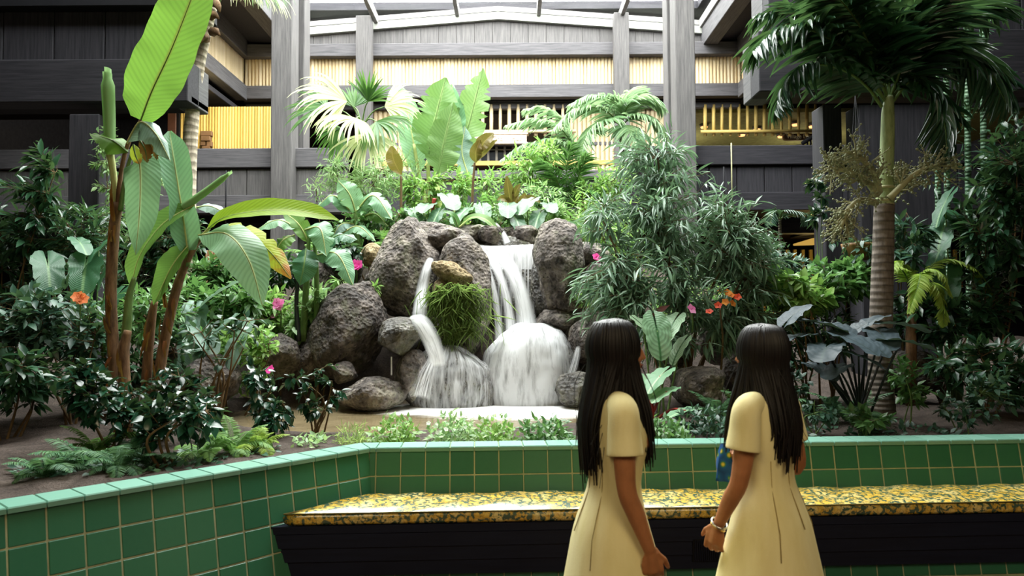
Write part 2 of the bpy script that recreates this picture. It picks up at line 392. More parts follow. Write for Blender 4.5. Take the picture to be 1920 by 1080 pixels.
# back wall of the atrium at Y=18 : gable boards, beams, bamboo band
LX, RX, BY = -6.5, 5.62, 18.0
gab = empty('gable_wall', (xm, BY, 7.8), kind='structure')
nb = 30; xe = np.linspace(LX-.5, RX+.5, nb+1)
for k in range(nb):
    a, b_ = xe[k]+.004, xe[k+1]-.004; d = .012*RNG.random()
    za, zb = [min(roofz(min(max(q, x0), x1))-.2, 9.2) for q in (a, b_)]
    m = MB().add([(a, BY+d, 8.05), (b_, BY+d, 8.05), (b_, BY+d, zb), (a, BY+d, za), (a, BY+.1, 8.05), (b_, BY+.1, 8.05), (b_, BY+.1, zb), (a, BY+.1, za)],
                 [(0, 1, 2, 3), (5, 4, 7, 6), (4, 0, 3, 7), (1, 5, 6, 2), (3, 2, 6, 7), (4, 5, 1, 0)])
    m.build('board', MT['wood_v'], gab, False)
zt = lambda y: P(960, y, BY)[2]
bobj('upper_beam', MT['wood_x'], [(LX, RX, BY-.22, BY+.1, zt(109), zt(86))], gab)
bobj('middle_beam', MT['wood_x'], [(LX, RX, BY-.22, BY+.1, zt(187), zt(163))], gab)
bobj('recessed_beam', MT['wood_x'], [(LX, RX, BY+.12, BY+.3, zt(201), zt(190))], gab)
bobj('dark_soffit', MT['black'], [(LX, RX, BY+.0, BY+.6, zt(190), zt(188))], gab)
def canes(name, mat, x0, x1, z0, z1, Y, pitch, parent, axis='x', X=None, face=-1):
    m = MB(); n = max(1, int(abs(x1-x0)/pitch)); r = pitch*.5
    for k in range(n):
        c = x0+(x1-x0)*(k+.5)/n; rr = r*(.88+.22*RNG.random()); j = .02*RNG.random(); vs = []; S = 7
        for z in (z0+j, (z0+z1)/2, z1):
            for s in range(S):
                a = PI*(s/(S-1))
                u, dpt = -math.cos(a)*rr, math.sin(a)*rr
                vs.append((c+u, Y+face*dpt, z) if axis == 'x' else (X+face*dpt, c+u, z))
        q = [(i*S+s, i*S+s+1, (i+1)*S+s+1, (i+1)*S+s) for i in range(2) for s in range(S-1)]
        if (axis == 'x' and face > 0) or (axis == 'y' and face < 0): q = [f[::-1] for f in q]
        m.add(vs, q)
    o = m.build(name, mat, parent); o['kind'] = 'stuff'; return o
band = empty('wall_bamboo_band', (xm, BY, 7.1), kind='structure')
zb0, zb1 = zt(166), zt(104)
bobj('backing_board', MT['bamboo_b'], [(LX, RX, BY+.03, BY+.08, zb0-.05, zb1)], band)
canes('bamboo_canes', MT['bamboo'], LX, RX, zb0-.05, zb1, BY+.03, .085, band)
# posts on the back wall
for px0, px1, yt in ((667, 696, 27), (1152, 1180, 24)):
    a, b_ = P(px0, 100, BY-.5)[0], P(px1, 100, BY-.5)[0]
    bobj('gallery_post', MT['wood_v'], [(a, b_, BY-.5, BY-.23, 3.62, P(960, yt, BY-.5)[2])], label='square grey wood post on back wall, %s of the two' % ('left' if px0 < 900 else 'right'), cat='post')
# side galleries: fascia beams and bamboo running towards the viewer
for s, X, nm in ((-1, LX, 'left'), (1, RX, 'right')):
    fa = empty('wall_gallery_'+nm, (X, 14, 6.8), kind='structure'); t = -s
    ya = 9.3
    bobj('upper_beam', MT['wood_y'], [(X-.3*(s > 0)*0-.15, X+.15, ya, BY-.2, zt(109), zt(86)+.25)], fa)
    bobj('middle_beam', MT['wood_y'], [(X-.15, X+.15, ya, BY-.2, zt(190), zt(163))], fa)
    bobj('recessed_beam', MT['wood_y'], [(X+s*.3-.1, X+s*.3+.1, ya, BY-.2, zt(206 if s < 0 else 192), zt(192 if s < 0 else 189))], fa)
    bobj('backing_board', MT['bamboo_b'], [(X+s*.03, X+s*.08, ya, BY, zb0-.05, zb1)], fa)
    canes('bamboo_canes', MT['bamboo'], ya, BY-.03, zb0-.05, zb1, 0, .085, fa, 'y', X+s*.03, t)
    bobj('gallery_ceiling', MT['wood_darkx'], [(X, X+s*7.4, 9.3, 18.3, 6.78, 6.9) if s > 0 else (X-7.4, X, 9.3, 18.3, 6.5, 6.62)], fa)
# twin columns that carry the skylight
def column(name, xa, xb, label):
    c = empty(name, ((xa+xb)/2, 13.2, .6), label, 'column', 'twin columns under the skylight')
    a = MB(); box(a, xa, xb, 13.0, 13.42, .5, 9.3, .015); a.build('shaft', MT['wood_v'], c, False)
    a = MB(); box(a, xa+.02, xb, 13.78, 14.18, .5, 9.3, .015); a.build('shaft', MT['wood_v'], c, False)
    a = MB(); box(a, xa+.1, xb-.1, 13.43, 13.77, 3.5, 9.2, .01); a.build('spacer', MT['wood_dark'], c, False)
    return c
xl0, xl1 = P(507.5, 200, 13)[0], P(547, 200, 13)[0]; xr0, xr1 = P(1267, 150, 13)[0], P(1304, 150, 13)[0]
column('twin_column', xl0, xl1, 'tall grey wood twin column left of the fan palm')
column('twin_column', xr0, xr1, 'tall grey wood twin column rising behind the willow-leaved shrub')
# parapets of the upper walkway
def parapet(name, xa, xb, Y, label, panels, wx_='wood_x', wv_='wood_v'):
    z = lambda y: P(960, y, Y)[2]
    p = empty(name, ((xa+xb)/2, Y, z(394)), label, 'parapet', None, 'structure')
    bobj('rail_beam', MT[wx_], [(xa, xb, Y, Y+.3, z(311), z(275))], p)
    bobj('shadow_gap', MT['black'], [(xa, xb, Y+.1, Y+.28, z(314), z(311))], p)
    xs = np.arange(xa, xb+.01, (xb-xa)/panels)
    for k in range(panels): bobj('panel', MT[wv_], [(xs[k]+.006, xs[k+1]-.006, Y+.07, Y+.26, z(363), z(312.5))], p)
    bobj('lower_beam', MT[wx_], [(xa, xb, Y+.04, Y+.3, z(396), z(362))], p)
    bobj('walkway_slab', MT['black'], [(xa, xb, Y+.3, Y+4.2, z(396), z(388))], p)
    return p
parapet('parapet_left', -11, P(647, 300, 13.25)[0], 13.25, 'dark grey wood parapet left of the fan palm', 9)
parapet('parapet_right', P(1175, 300, 13.25)[0], 11, 13.25, 'wood parapet with shade painted into its colour, right of the willow-leaved shrub', 18, 'wood_darkx', 'wood_dark')  # darker wood than the left one: its shade is put into the colour
bobj('lower_fascia', MT['wood_darkx'], [(P(1430, 400, 14.6)[0], 11, 14.6, 14.9, P(960, 440, 14.6)[2], P(960, 398, 14.6)[2])], kind='structure')
bobj('lower_fascia', MT['wood_darkx'], [(-11, P(600, 400, 14.6)[0], 14.6, 14.9, P(960, 440, 14.6)[2], P(960, 398, 14.6)[2])], kind='structure')
# thin hanging cord in front of the right parapet
m = MB(); a = P(1371, 268, 13.235); b_ = P(1373, 395, 13.235); tube(m, [a, b_], .012, 6)
tag(m.build('cord', MT['bloom_st'], None, True, b_), 'thin pale cord hanging down the dark right parapet', 'cord')
# hanging bamboo screens in front of the upper shops
def screen(name, px0, px1, pitch, label):
    Y = 18.15; s = empty(name, P((px0+px1)/2, 204, Y), label, 'screen')
    n = int(round((px1-px0)/pitch)); S = 8
    for k in range(n+1):
        px = px0+(px1-px0)*k/n; a = P(px, 196, Y); b_ = P(px+RNG.normal()*.3, 255, Y); r = px2m(2.9+RNG.random(), Y)
        mm = MB(); tube(mm, [a, a*.5+b_*.5, b_], [r*.95, r, r*.95], S); mm.build('cane', MT['bamboo_y'] if px0 > 1200 else MT['bamboo'], s)
    mm = MB(); a = P(px0-8, 247, Y-.07); b_ = P(px1+8, 247, Y-.07); b_[2] = a[2]; tube(mm, [a, b_], px2m(3.2, Y), S); mm.build('cross_cane', MT['bamboo_y'] if px0 > 1200 else MT['bamboo'], s)
    return s
screen('bamboo_screen', 888, 1072, 16.4, 'hanging pale bamboo screen above the board with faded lettering')
screen('bamboo_screen', 1322, 1545, 15.9, 'hanging golden bamboo screen above the oval shop sign')
for (pa, pb) in ((700, 772), (1074, 1262)):
    wp = empty('wall_bamboo_infill', P((pa+pb)/2, 255, 18.3), kind='structure')
    a, b_ = P(pa, 230, 18.3), P(pb, 230, 18.3)
    canes('bamboo_canes', MT['bamboo'], a[0], b_[0], P(960, 345, 18.3)[2], P(960, 203, 18.3)[2], 18.3, .11, wp)
    bobj('backing_board', MT['bamboo_b'], [(a[0], b_[0], 18.31, 18.36, P(960, 345, 18.3)[2], P(960, 203, 18.3)[2])], wp)
# the shop rooms behind: lit ceilings, floor, back wall
shop = empty('wall_upper_shops', (4, 20, 4.2), kind='structure')
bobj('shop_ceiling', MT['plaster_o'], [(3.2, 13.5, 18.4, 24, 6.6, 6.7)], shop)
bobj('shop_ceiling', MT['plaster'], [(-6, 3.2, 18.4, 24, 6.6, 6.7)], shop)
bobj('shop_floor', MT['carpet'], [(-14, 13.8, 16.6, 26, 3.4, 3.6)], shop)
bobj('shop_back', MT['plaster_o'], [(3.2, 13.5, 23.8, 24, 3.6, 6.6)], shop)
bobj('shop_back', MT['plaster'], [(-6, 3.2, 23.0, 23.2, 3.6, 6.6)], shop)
bobj('dark_partition', MT['black'], [(5.2, 6.1, 22.4, 22.6, 3.6, 6.3), (7.9, 8.6, 22.4, 22.6, 3.6, 6.2)], shop)
MT['glow'] = None
def emis(name, c, st):
    t = NT(name); return t.end(t.n('ShaderNodeEmission', {0: lin(c), 1: st}).outputs[0])
MT['dl'] = emis('warm_downlight_glow', (255, 176, 112), 2.2); MT['globe'] = emis('warm_globe_glow', (255, 214, 160), 4.5)
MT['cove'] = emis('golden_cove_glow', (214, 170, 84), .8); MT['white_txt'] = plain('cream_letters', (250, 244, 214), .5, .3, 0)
ORD = 'first second third fourth fifth sixth seventh eighth ninth tenth'.split()
for k, (px, Y) in enumerate(sorted([(1325, 19.5), (1396, 20.4), (1410, 22.3), (1425, 19.8), (1470, 20.6), (1498, 19.3), (1521, 20.8), (1505, 22), (1530, 19.5), (1560, 20.4)])):
    x = (px-960)/FPX*Y; r = .09; d = empty('downlight', (x, Y, 6.6), '%s from the left of the small orange downlights behind the golden bamboo screen' % ORD[k], 'lamp', 'downlights in the upper shop ceiling')
    mm = MB(); loft(mm, [((x, Y, 6.53), r*1.35, r*1.35), ((x, Y, 6.6), r*1.35, r*1.35)], 12); mm.build('rim', MT['alu'], d)
    mm = MB(); loft(mm, [((x, Y, 6.49), r*.9, r*.9), ((x, Y, 6.528), r*1.05, r*1.05)], 12); mm.build('bulb', MT['dl'], d)
def text(s, size, loc, mat, name, parent, rx=PI/2, extr=.006):
    c = bpy.data.curves.new(name, 'FONT'); c.body = s; c.size = size; c.extrude = extr; c.align_x = 'CENTER'; c.align_y = 'CENTER'
    o = bpy.data.objects.new(name, c); COL.objects.link(o); o.parent = parent; o.location = np.array(loc)-np.array(parent.location); o.rotation_euler = (rx, 0, 0)
    c.materials.append(mat)
    me = bpy.data.meshes.new_from_object(o.evaluated_get(bpy.context.evaluated_depsgraph_get())); me.name = name
    k = bpy.data.objects.new(name, me); COL.objects.link(k); k.parent = parent; k.location = o.location; k.rotation_euler = o.rotation_euler
    bpy.data.objects.remove(o)
    if not me.materials: me.materials.append(mat)
    k['kind'] = 'stuff'; return k
# oval shop sign
Y = 18.6; c = P(1500, 257, Y); hw, hh = px2m(33, Y), px2m(6.5, Y)
sg = empty('shop_sign', c, 'rounded brown shop sign with cream lettering behind the stair rail', 'sign')
def pill(m, c, hw, hh, y0, y1, S=10):
    pts = [(c[0]+hw-hh+hh*math.cos(a), c[2]+hh*math.sin(a)) for a in np.linspace(-PI/2, PI/2, S)] + [(c[0]-hw+hh+hh*math.cos(a), c[2]+hh*math.sin(a)) for a in np.linspace(PI/2, 1.5*PI, S)]
    n = len(pts); v = [(x, y0, z) for x, z in pts]+[(x, y1, z) for x, z in pts]
    m.add(v, [(i, (i+1) % n, n+(i+1) % n, n+i) for i in range(n)], poly=[list(range(n))[::-1], list(range(n, 2*n))])
mm = MB(); pill(mm, c, hw, hh, Y-.03, Y+.04); mm.build('border', plain('tan_sign_border', (150, 116, 78), .6), sg, False)
mm = MB(); pill(mm, c, hw*.94, hh*.76, Y-.045, Y-.02); mm.build('board', plain('brown_sign_board', (64, 44, 30), .6), sg, False)
text('Village Drug', .145, (c[0]+.0, Y-.055, c[2]), MT['white_txt'], 'lettering', sg)
# pale board with faded lettering under the centre screen
Y = 18.0; c = P(930, 260, Y); sb = empty('sign_board', c, 'long pale pinkish sign board with faded lettering under the pale bamboo screen', 'sign')
hw, hh = px2m(58, Y), px2m(7.5, Y)
mm = MB(); box(mm, c[0]-hw, c[0]+hw, Y-.03, Y+.04, c[2]-hh, c[2]+hh); mm.build('board', plain('pinkish_board', (188, 168, 156), .7), sb, False)
mm = MB(); box(mm, c[0]-hw-.03, c[0]+hw+.03, Y-.05, Y+.05, c[2]+hh, c[2]+hh+.04); box(mm, c[0]-hw-.03, c[0]+hw+.03, Y-.05, Y+.05, c[2]-hh-.04, c[2]-hh); mm.build('border', plain('pale_border', (226, 210, 190), .7), sb, False)
text('Jack\'s   Grog   Hut', .16, (c[0]+.02, Y-.045, c[2]), plain('pale_pink_letters', (240, 218, 204), .6), 'lettering', sb)
# stair rail in front of the oval sign
sr = empty('stair_rail', P(1530, 268, 17.6), 'black sloping stair rail with upright bars crossing the oval sign', 'rail'); Y = 17.6
mm = MB(); a, b_ = P(1504, 269, Y), P(1546, 243, Y); tube(mm, [a, b_], .05, 8); mm.build('handrail', MT['black'], sr)
for k in range(6):
    px = 1514+k*6; yt = 269-(px-1504)*.62; mm = MB(); tube(mm, [P(px, yt, Y), P(px, 276, Y)], .022, 6); mm.build('baluster', MT['black'], sr)
# centre guard and shop front below the board
gd = empty('wall_centre_guard', (0, 17.6, 4.3), kind='structure'); Y = 17.6; z = lambda y: P(960, y, Y)[2]
bobj('guard_beam', MT['wood_x'], [(-3.6, 3.2, Y-.1, Y+.15, z(336), z(321))], gd)
bobj('guard_panel', MT['wood_dark'], [(-3.6, 3.2, Y, Y+.12, 3.3, z(338))], gd)
bobj('pink_strip', plain('pink_strip', (196, 150, 140), .7), [(-3.6, 3.2, Y-.02, Y+.1, z(338.5), z(336.5))], gd)
gl = empty('window_1', P(990, 312, 18.3), kind='structure'); Y = 18.35; z = lambda y: P(960, y, Y)[2]
bobj('sill', MT['bamboo_y'], [(-3.2, 2.6, Y-.12, Y+.1, z(312), z(303))], gl)
bobj('head', MT['wood_x'], [(-3.2, 2.6, Y-.1, Y+.1, z(275), z(268))], gl)
for px in np.arange(900, 1180, 15.5): bobj('mullion', plain('grey_mullion', (126, 120, 112), .6) if px < 901 else bpy.data.materials['grey_mullion'], [(P(px, 290, Y)[0]-.03, P(px, 290, Y)[0]+.03, Y-.05, Y+.05, z(303), z(275))], gl)
bobj('transom', bpy.data.materials['grey_mullion'], [(-3.2, 2.6, Y-.04, Y+.04, z(282), z(280))], gl)
def _dg():
    t = NT('dark_shop_glass'); return t.end(t.pbr((.02, .022, .026, 1), .12, .5))
bobj('pane', _dg(), [(-3.2, 2.6, Y+.0, Y+.03, z(303), z(275))], gl)
# bamboo wall of the left gallery seen over the parapet, with a dark door frame and a carved panel
wl = empty('wall_bamboo_left', P(420, 275, 16.4), kind='structure'); Y = 16.4
a, b_ = P(338, 240, Y)[0], P(520, 240, Y)[0]
canes('bamboo_canes', MT['bamboo_y'], a, b_, 3.6, 6.25, Y, .062, wl)
bobj('backing_board', MT['bamboo_b'], [(a, b_, Y+.01, Y+.06, 3.6, 6.25)], wl)
bobj('door_frame', plain('red_brown_frame', (92, 58, 44), .6), [(P(316, 240, Y)[0], P(332, 240, Y)[0], Y-.06, Y+.1, 3.6, 6.2)], wl)
bobj('frame_edge', MT['black'], [(P(332, 240, Y)[0], a, Y-.04, Y+.08, 3.6, 6.2)], wl)
m = MB(); Y = 16.3; z = lambda y: P(960, y, Y)[2]; X = lambda x: P(x, 255, Y)[0]
box(m, X(377), X(398), Y-.05, Y+.05, z(252), z(243)); box(m, X(379), X(396), Y-.08, Y+.05, z(262), z(253)); box(m, X(377), X(386), Y-.05, Y+.05, z(270), z(262)); box(m, X(389), X(398), Y-.05, Y+.05, z(272), z(262))
box(m, X(380), X(395), Y-.05, Y+.05, z(276), z(271))
cp = tag(m.build('wood_carving', plain('carved_brown_wood', (112, 84, 58), .8), None, False, P(388, 276, Y)), 'small brown carved wood panel on the golden bamboo wall at upper left', 'carving')
# nearer balconies at both sides
def balcony(side, xa, xb, ya, yb, zbot, zbeam, label, ztop=8.2):
    b0 = empty('balcony_'+side, ((xa+xb)/2, (ya+yb)/2, zbot), label, 'balcony', None, 'structure')
    bobj('front_beam', MT['wood_darkx'], [(xa, xb, ya, ya+.3, zbot, zbeam)], b0)
    bobj('underside', MT['black'], [(xa+.03, xb, ya+.1, yb, zbot+.02, zbot+.1)], b0)
    inner = xb if side == 'left' else xa; s = -1 if side == 'left' else 1
    bobj('side_beam', MT['wood_y'], [(inner, inner+s*.25, ya+.3, yb, zbot, zbeam)], b0)
    return b0
Ya, Yb = 8.6, 9.2
xa, xb = P(1424, 180, Ya)[0], 9.0; zb_, zt_ = P(960, 174, Ya)[2], P(960, 60, Ya)[2]
br = balcony('right', xa, xb, Ya, Yb, zb_, zt_, 'dark wood balcony box above the right palm')
xs = np.linspace(xa+.15, xb, 9)
for k in range(8): bobj('panel', MT['wood_dark'], [(xs[k]+.005, xs[k+1]-.005, Ya+.08, Ya+.28, zt_, 7.6)], br)
bobj('side_panel', MT['wood_y'], [(xa+.15, xa+.3, Ya+.28, Yb+.1, zt_, 7.6)], br)
xb = P(352, 150, Ya)[0]; zb_, zm_ = P(960, 186, Ya)[2], P(960, 106, Ya)[2]
bl = balcony('left', -9, xb, Ya, Yb, zb_, zm_, 'dark wood balcony behind the huge banana leaf')
xs = np.linspace(-9, P(284, 60, Ya)[0], 9)
for k in range(8): bobj('panel', MT['wood_dark'], [(xs[k]+.006, xs[k+1]-.006, Ya+.1, Ya+.28, zm_, P(960, 10, Ya)[2])], bl)
bobj('end_panel', MT['wood_y'], [(xs[-1]-.02, xs[-1]+.06, Ya+.08, Yb+.2, zm_, P(960, 10, Ya)[2])], bl)
bobj('top_beam', MT['black'], [(-9, xb+.1, Ya-.05, Yb, P(960, 10, Ya)[2], 5.6)], bl)
for nm, pa, pb, Y, lab in (('column', 1545, 1580, 9.0, 'slim bluish black wood column left of the right palm'), ('column', 1612, 1752, 8.7, 'broad black wood column behind the ringed palm trunk'),
                           ('column', 128, 185, 8.62, 'bluish black wood column behind the front banana plant')):
    bobj(nm, MT['wood_dark'], [(P(pa, 300, Y)[0], P(pb, 300, Y)[0], Y, Y+.35, .5, P(960, 199 if pa > 1500 else 209, Y)[2])], label=lab, cat='column')
# ground floor arcade at the right: golden slats, glowing cove, small dark sign; brown bamboo at the left
ar = empty('slat_partition', P(1510, 530, 17), 'golden brown upright slat partition in the dark arcade behind the right shrubs', 'partition')
for px in range(1430, 1800, 15):
    m = MB(); a = P(px, 468, 17.0); box(m, a[0]-.035, a[0]+.035, 16.96, 17.04, 1.2, a[2]); m.build('slat', MT['bamboo_y'], ar, False)
m = MB(); box(m, P(1425, 500, 17)[0], P(1800, 500, 17)[0], 16.9, 17.1, P(960, 545, 17)[2], P(960, 533, 17)[2]); m.build('counter', plain('amber_counter', (150, 96, 36), .6), ar, False)
bobj('wall_arcade', MT['black'], [(-13.8, 13.8, 18.9, 19.0, .5, 3.45)], kind='structure')
m = MB(); a, b_ = P(1488, 459, 15.8), P(1556, 448, 15.2); tube(m, [a, (a+b_)/2, b_], [.02, .07, .09], 8)
cv = empty('cove_lamp', a, 'golden glowing cove lamp under the right walkway', 'lamp'); m.build('glowing_tube', MT['cove'], cv)
bobj('hood', MT['black'], [(a[0], b_[0], 15.2, 16, b_[2]+.1, b_[2]+.16)], cv)
c = P(1494, 546, 12.6); ms = empty('small_sign', c, 'small black framed sign with gold marks among the right shrubs', 'sign')
m = MB(); box(m, c[0]-.12, c[0]+.14, 12.58, 12.63, c[2]-.045, c[2]+.045); m.build('board', MT['black'], ms, False)
m = MB()
for k, h in enumerate((.022, .012, .012, .024, .012, .022)): box(m, c[0]-.08+k*.028, c[0]-.064+k*.028, 12.57, 12.58, c[2]-.02, c[2]-.02+h*1.7, .001)
m.build('gold_marks', MT['cove'], ms, False)
m = MB(); box(m, c[0]-.1, c[0]-.07, 12.6, 12.63, 1.0, c[2]-.04); box(m, c[0]+.09, c[0]+.12, 12.6, 12.63, 1.0, c[2]-.04); m.build('legs', MT['black'], ms, False)
bp = empty('bamboo_partition', P(415, 545, 9.3), 'brown split bamboo panel low behind the drooping banana leaf', 'panel')
a, b_ = P(385, 500, 9.3)[0], P(446, 500, 9.3)[0]
for k in range(12):
    m = MB(); x = a+(b_-a)*(k+.5)/12; tube(m, [(x, 9.3, .8), (x, 9.3, P(960, 466, 9.3)[2])], (b_-a)/24*1.02, 8); m.build('cane', MT['bamboo_b'], bp)
for (px, py, Y, r, lab) in ((423, 426, 12.4, .045, 'small glowing globe lamp behind the left banana leaves'), (1359, 419, 12.4, .03, 'tiny glowing lamp behind the willow-leaved shrub')):
    c = P(px, py, Y); g = empty('globe_lamp', c, lab, 'lamp'); v, f = ico(3); MB().add(v*r+c, tris=f).build('bulb', MT['globe'], g)
    m = MB(); tube(m, [c+np.array([0, 0, r*.9]), c+np.array([0, 0, .95])], .012, 6); m.build('stem', MT['black'], g)
# lobby lamps behind the viewer (out of the frame; they give the warm front light)
for x in (-2.6, 2.6):
    l = empty('lobby_lamp', (x, -1.2, 4.35), 'square warm lobby lamp hanging behind the viewer at x %s' % ('left' if x < 0 else 'right'), 'lamp')
    m = MB(); box(m, x-1.52, x+1.52, -2.42, .02, 4.9, 5.08); m.build('housing', MT['black'], l, False)
    m = MB(); tube(m, [(x, -1.2, 5.0), (x, -1.2, 9.19)], .02, 6); m.build('rod', MT['black'], l)

# ------------------------------------------------------------------ planter wall with its tiles, bench, cushion
s = .156; YAW = math.radians(2.5); BAT = .188; ZT = .742
C0 = P(692, 845, 4.78); C0[2] = ZT
def wallM(org, ang, outn):
    """u along the wall, v outward, w up the battered face"""
    e1 = np.array([math.cos(ang), math.sin(ang), 0]); n0 = np.array(outn); up = nz(np.array([-n0[0]*BAT, -n0[1]*BAT, 1.])); nn = nz(np.cross(e1, up))
    if np.dot(nn, n0) < 0: nn = -nn
    M = Matrix.Identity(4)
    for i in range(3): M[i][0] = e1[i]; M[i][1] = -nn[i]; M[i][2] = up[i]; M[i][3] = org[i]
    return M
aR = YAW; nR = np.array([math.sin(aR), -math.cos(aR), 0]); MR = wallM(C0, aR, nR)
aL = math.radians(47.5)+PI; e1L = np.array([math.cos(aL), math.sin(aL), 0]); nL = np.array([-math.sin(aL), math.cos(aL), 0])
if nL[1] > 0: nL = -nL
ML = wallM(C0, aL, nL)
pw = empty('wall_planter', (C0[0], C0[1], 0), kind='structure')
def local(M, pts): return [np.array((M @ Vector(q))[:]) for q in pts]
GT = .012
for (M, L, nm) in ((MR, 5.2, 'grout_bed'), (ML, 4.0, 'grout_bed')):
    m = MB(); v, q, t = bxv(-.0, L, .004, .2, -.86, .0, .003); m.add(np.array(local(M, v)), q, t); m.build(nm, MT['grout'], pw, False)
tile_me = {}
def tilemesh(wd, mat, hh=s-.0065, dep=.02, key=None):
    k = (round(wd, 3), mat.name, round(hh, 3), round(dep, 3))
    if k not in tile_me:
        m = MB(); v, q, t = bxv(.00325, wd-.00325, 0, dep, -hh-.00325, -.00325, .004); m.add(v, q, t); tile_me[k] = m.mesh('tile', mat, False)
    return tile_me[k]
def lay(M, n, first, rows, colflip=False):
    for r in range(rows):
        for k in range(-1, n):
            u0, wd = (0, first) if k < 0 else (first+k*s, s)
            L = M @ Matrix.Translation((u0, .0+.001*RNG.random(), -r*s)) @ Matrix.Rotation(.004*RNG.normal(), 4, 'Z')
            inst('tile', tilemesh(wd, MT['tile']), pw, Matrix.Translation(-Vector(pw.location)) @ L)
lay(MR, 30, .045, 2)
lay(ML, 22, .092, 5)
# rows under the bench: set back plinth in the same batter
Mp = MR @ Matrix.Translation((0, -.36, -.598))
m = MB(); v, q, t = bxv(-.4, 5.2, .004, .3, -.2, .0, .003); m.add(np.array(local(Mp, v)), q, t); m.build('grout_bed', MT['grout'], pw, False)
for k in range(-3, 31):
    inst('tile', tilemesh(s, MT['tile'], .16), pw, Matrix.Translation(-Vector(pw.location)) @ Mp @ Matrix.Translation((k*s+.06, 0, 0)))
# cap tiles: flat, slightly overhanging, mitred at the corner
def captile(p, parent=pw):
    """p: four plan corners front-left.. of a cap tile"""
    z0, z1 = ZT-.004, ZT+.024; c = np.mean(p, axis=0); v = []
    for (zz, k) in ((z0, 1.), (z1-.006, 1.), (z1, .96)):
        for q in p: v.append((c[0]+(q[0]-c[0])*k, c[1]+(q[1]-c[1])*k, zz))
    m = MB().add(v, [(i+4*l, (i+1) % 4+4*l, (i+1) % 4+4*l+4, i+4*l+4) for l in range(2) for i in range(4)]+[(8, 9, 10, 11), (3, 2, 1, 0)])
    m.build('cap_tile', MT['cap'], parent, False)
e1R = np.array([math.cos(aR), math.sin(aR), 0]); CW = .185; OV = .018
def capline(org, e, n, first, cnt, mi):
    for k in range(-1, cnt):
        u0, u1 = (0, first) if k < 0 else (first+k*s, first+(k+1)*s)
        g = .0025; f0, f1 = u0+g, u1-g
        ofr = -mi*OV if k < 0 else 0; oba = mi*CW if k < 0 else 0     # mitre: the front edge shortens, the back edge lengthens (or back)
        p = [org+e*(f0+ofr)+n*OV, org+e*f1+n*OV, org+e*f1-n*CW, org+e*(f0+oba)-n*CW]
        if mi > 0 and k < 0: pass
        captile([q[:2] for q in (p if np.cross((p[1]-p[0])[:2], (p[2]-p[1])[:2]) > 0 else p[::-1])])
mit = math.tan(math.radians(22.5))
capline(C0, e1R, nR, .045, 30, -mit); capline(C0, e1L, nL, .092, 22, -mit)
m = MB()                                      # mortar under the caps and the inner face of the planter
for (e, n, L) in ((e1R, nR, 5.2), (e1L, nL, 4.0)):
    a = C0 - n*.012; pts = [a, a+e*L, a+e*L-n*(CW+.03), a-n*(CW+.03)-e*(.3*mit)]
    m.add([(*q[:2], ZT-.03) for q in pts]+[(*q[:2], ZT+.012) for q in pts], [(0, 1, 5, 4), (1, 2, 6, 5), (2, 3, 7, 6), (3, 0, 4, 7), (4, 5, 6, 7)])
m.build('mortar_bed', MT['grout'], pw, False)
# bench
uR = e1R; vR = nR
def W(u, v, z): return np.array([C0[0], C0[1], 0]) + uR*u + vR*v + np.array([0, 0, z])
def prism(m, prof, uL, uRr):
    """profile points (v,z), swept along the wall; left ends follow the angled wall"""
    n = len(prof); pl = [W(uL(v, z), v, z) for v, z in prof]; pr = [W(uRr, v, z) for v, z in prof]
    m.add(pl+pr, [(i, (i+1) % n, n+(i+1) % n, n+i) for i in range(n)], poly=[list(range(n))[::-1], list(range(n, 2*n))])
def endL(off): return lambda v, z: -(v)*1.02 + (ZT-z)*BAT*1.38 + off
be = empty('bench', W(1.5, .3, .14), 'long black slatted wood bench built against the green tiled wall', 'bench')
FR = .545; BX = 4.6
def board(z0, z1, v0, nm='board', off=0., th=.03, mat='bench'):
    m = MB(); prism(m, [(v0, z1), (v0-th, z1), (v0-th, z0), (v0, z0)], endL(off), BX); return m.build(nm, MT[mat], be, False)
zr1 = .424
m = MB(); prism(m, [(FR, zr1), (.06, zr1), (.06, zr1-.042), (FR, zr1-.042)], endL(.0), BX); m.build('seat_board', MT['bench'], be, False)
zz = zr1-.046
for k, h in enumerate((.076, .076, .080)):
    board(zz-h, zz, FR-.004-k*.012); zz -= h+.004
m = MB(); prism(m, [(FR-.045, zr1-.045), (.1, zr1-.045), (.1, zz+.01), (FR-.075, zz+.01)], endL(.02), BX); m.build('inner_box', MT['black'], be, False)
vg = MB(); ua, ub = 1.92, 2.34
vv = FR-.004
box(vg, 0, .001, 0, .001, 0, .001)
vg = MB(); prism(vg, [(vv+.004, .312), (vv-.01, .312), (vv-.03, .178), (vv-.016, .178)], lambda v, z: ua, ub); vo = vg.build('vent_grille', MT['black'], be, False)
sl = MB()
for u in np.arange(ua+.01, ub-.01, .011): 
    prism(sl, [(vv+.008, .306), (vv+.003, .306), (vv-.014, .184), (vv-.009, .184)], lambda v, z: u, u+.005)
so = sl.build('grille_slats', MT['bench'], be, False); so['kind'] = 'stuff'
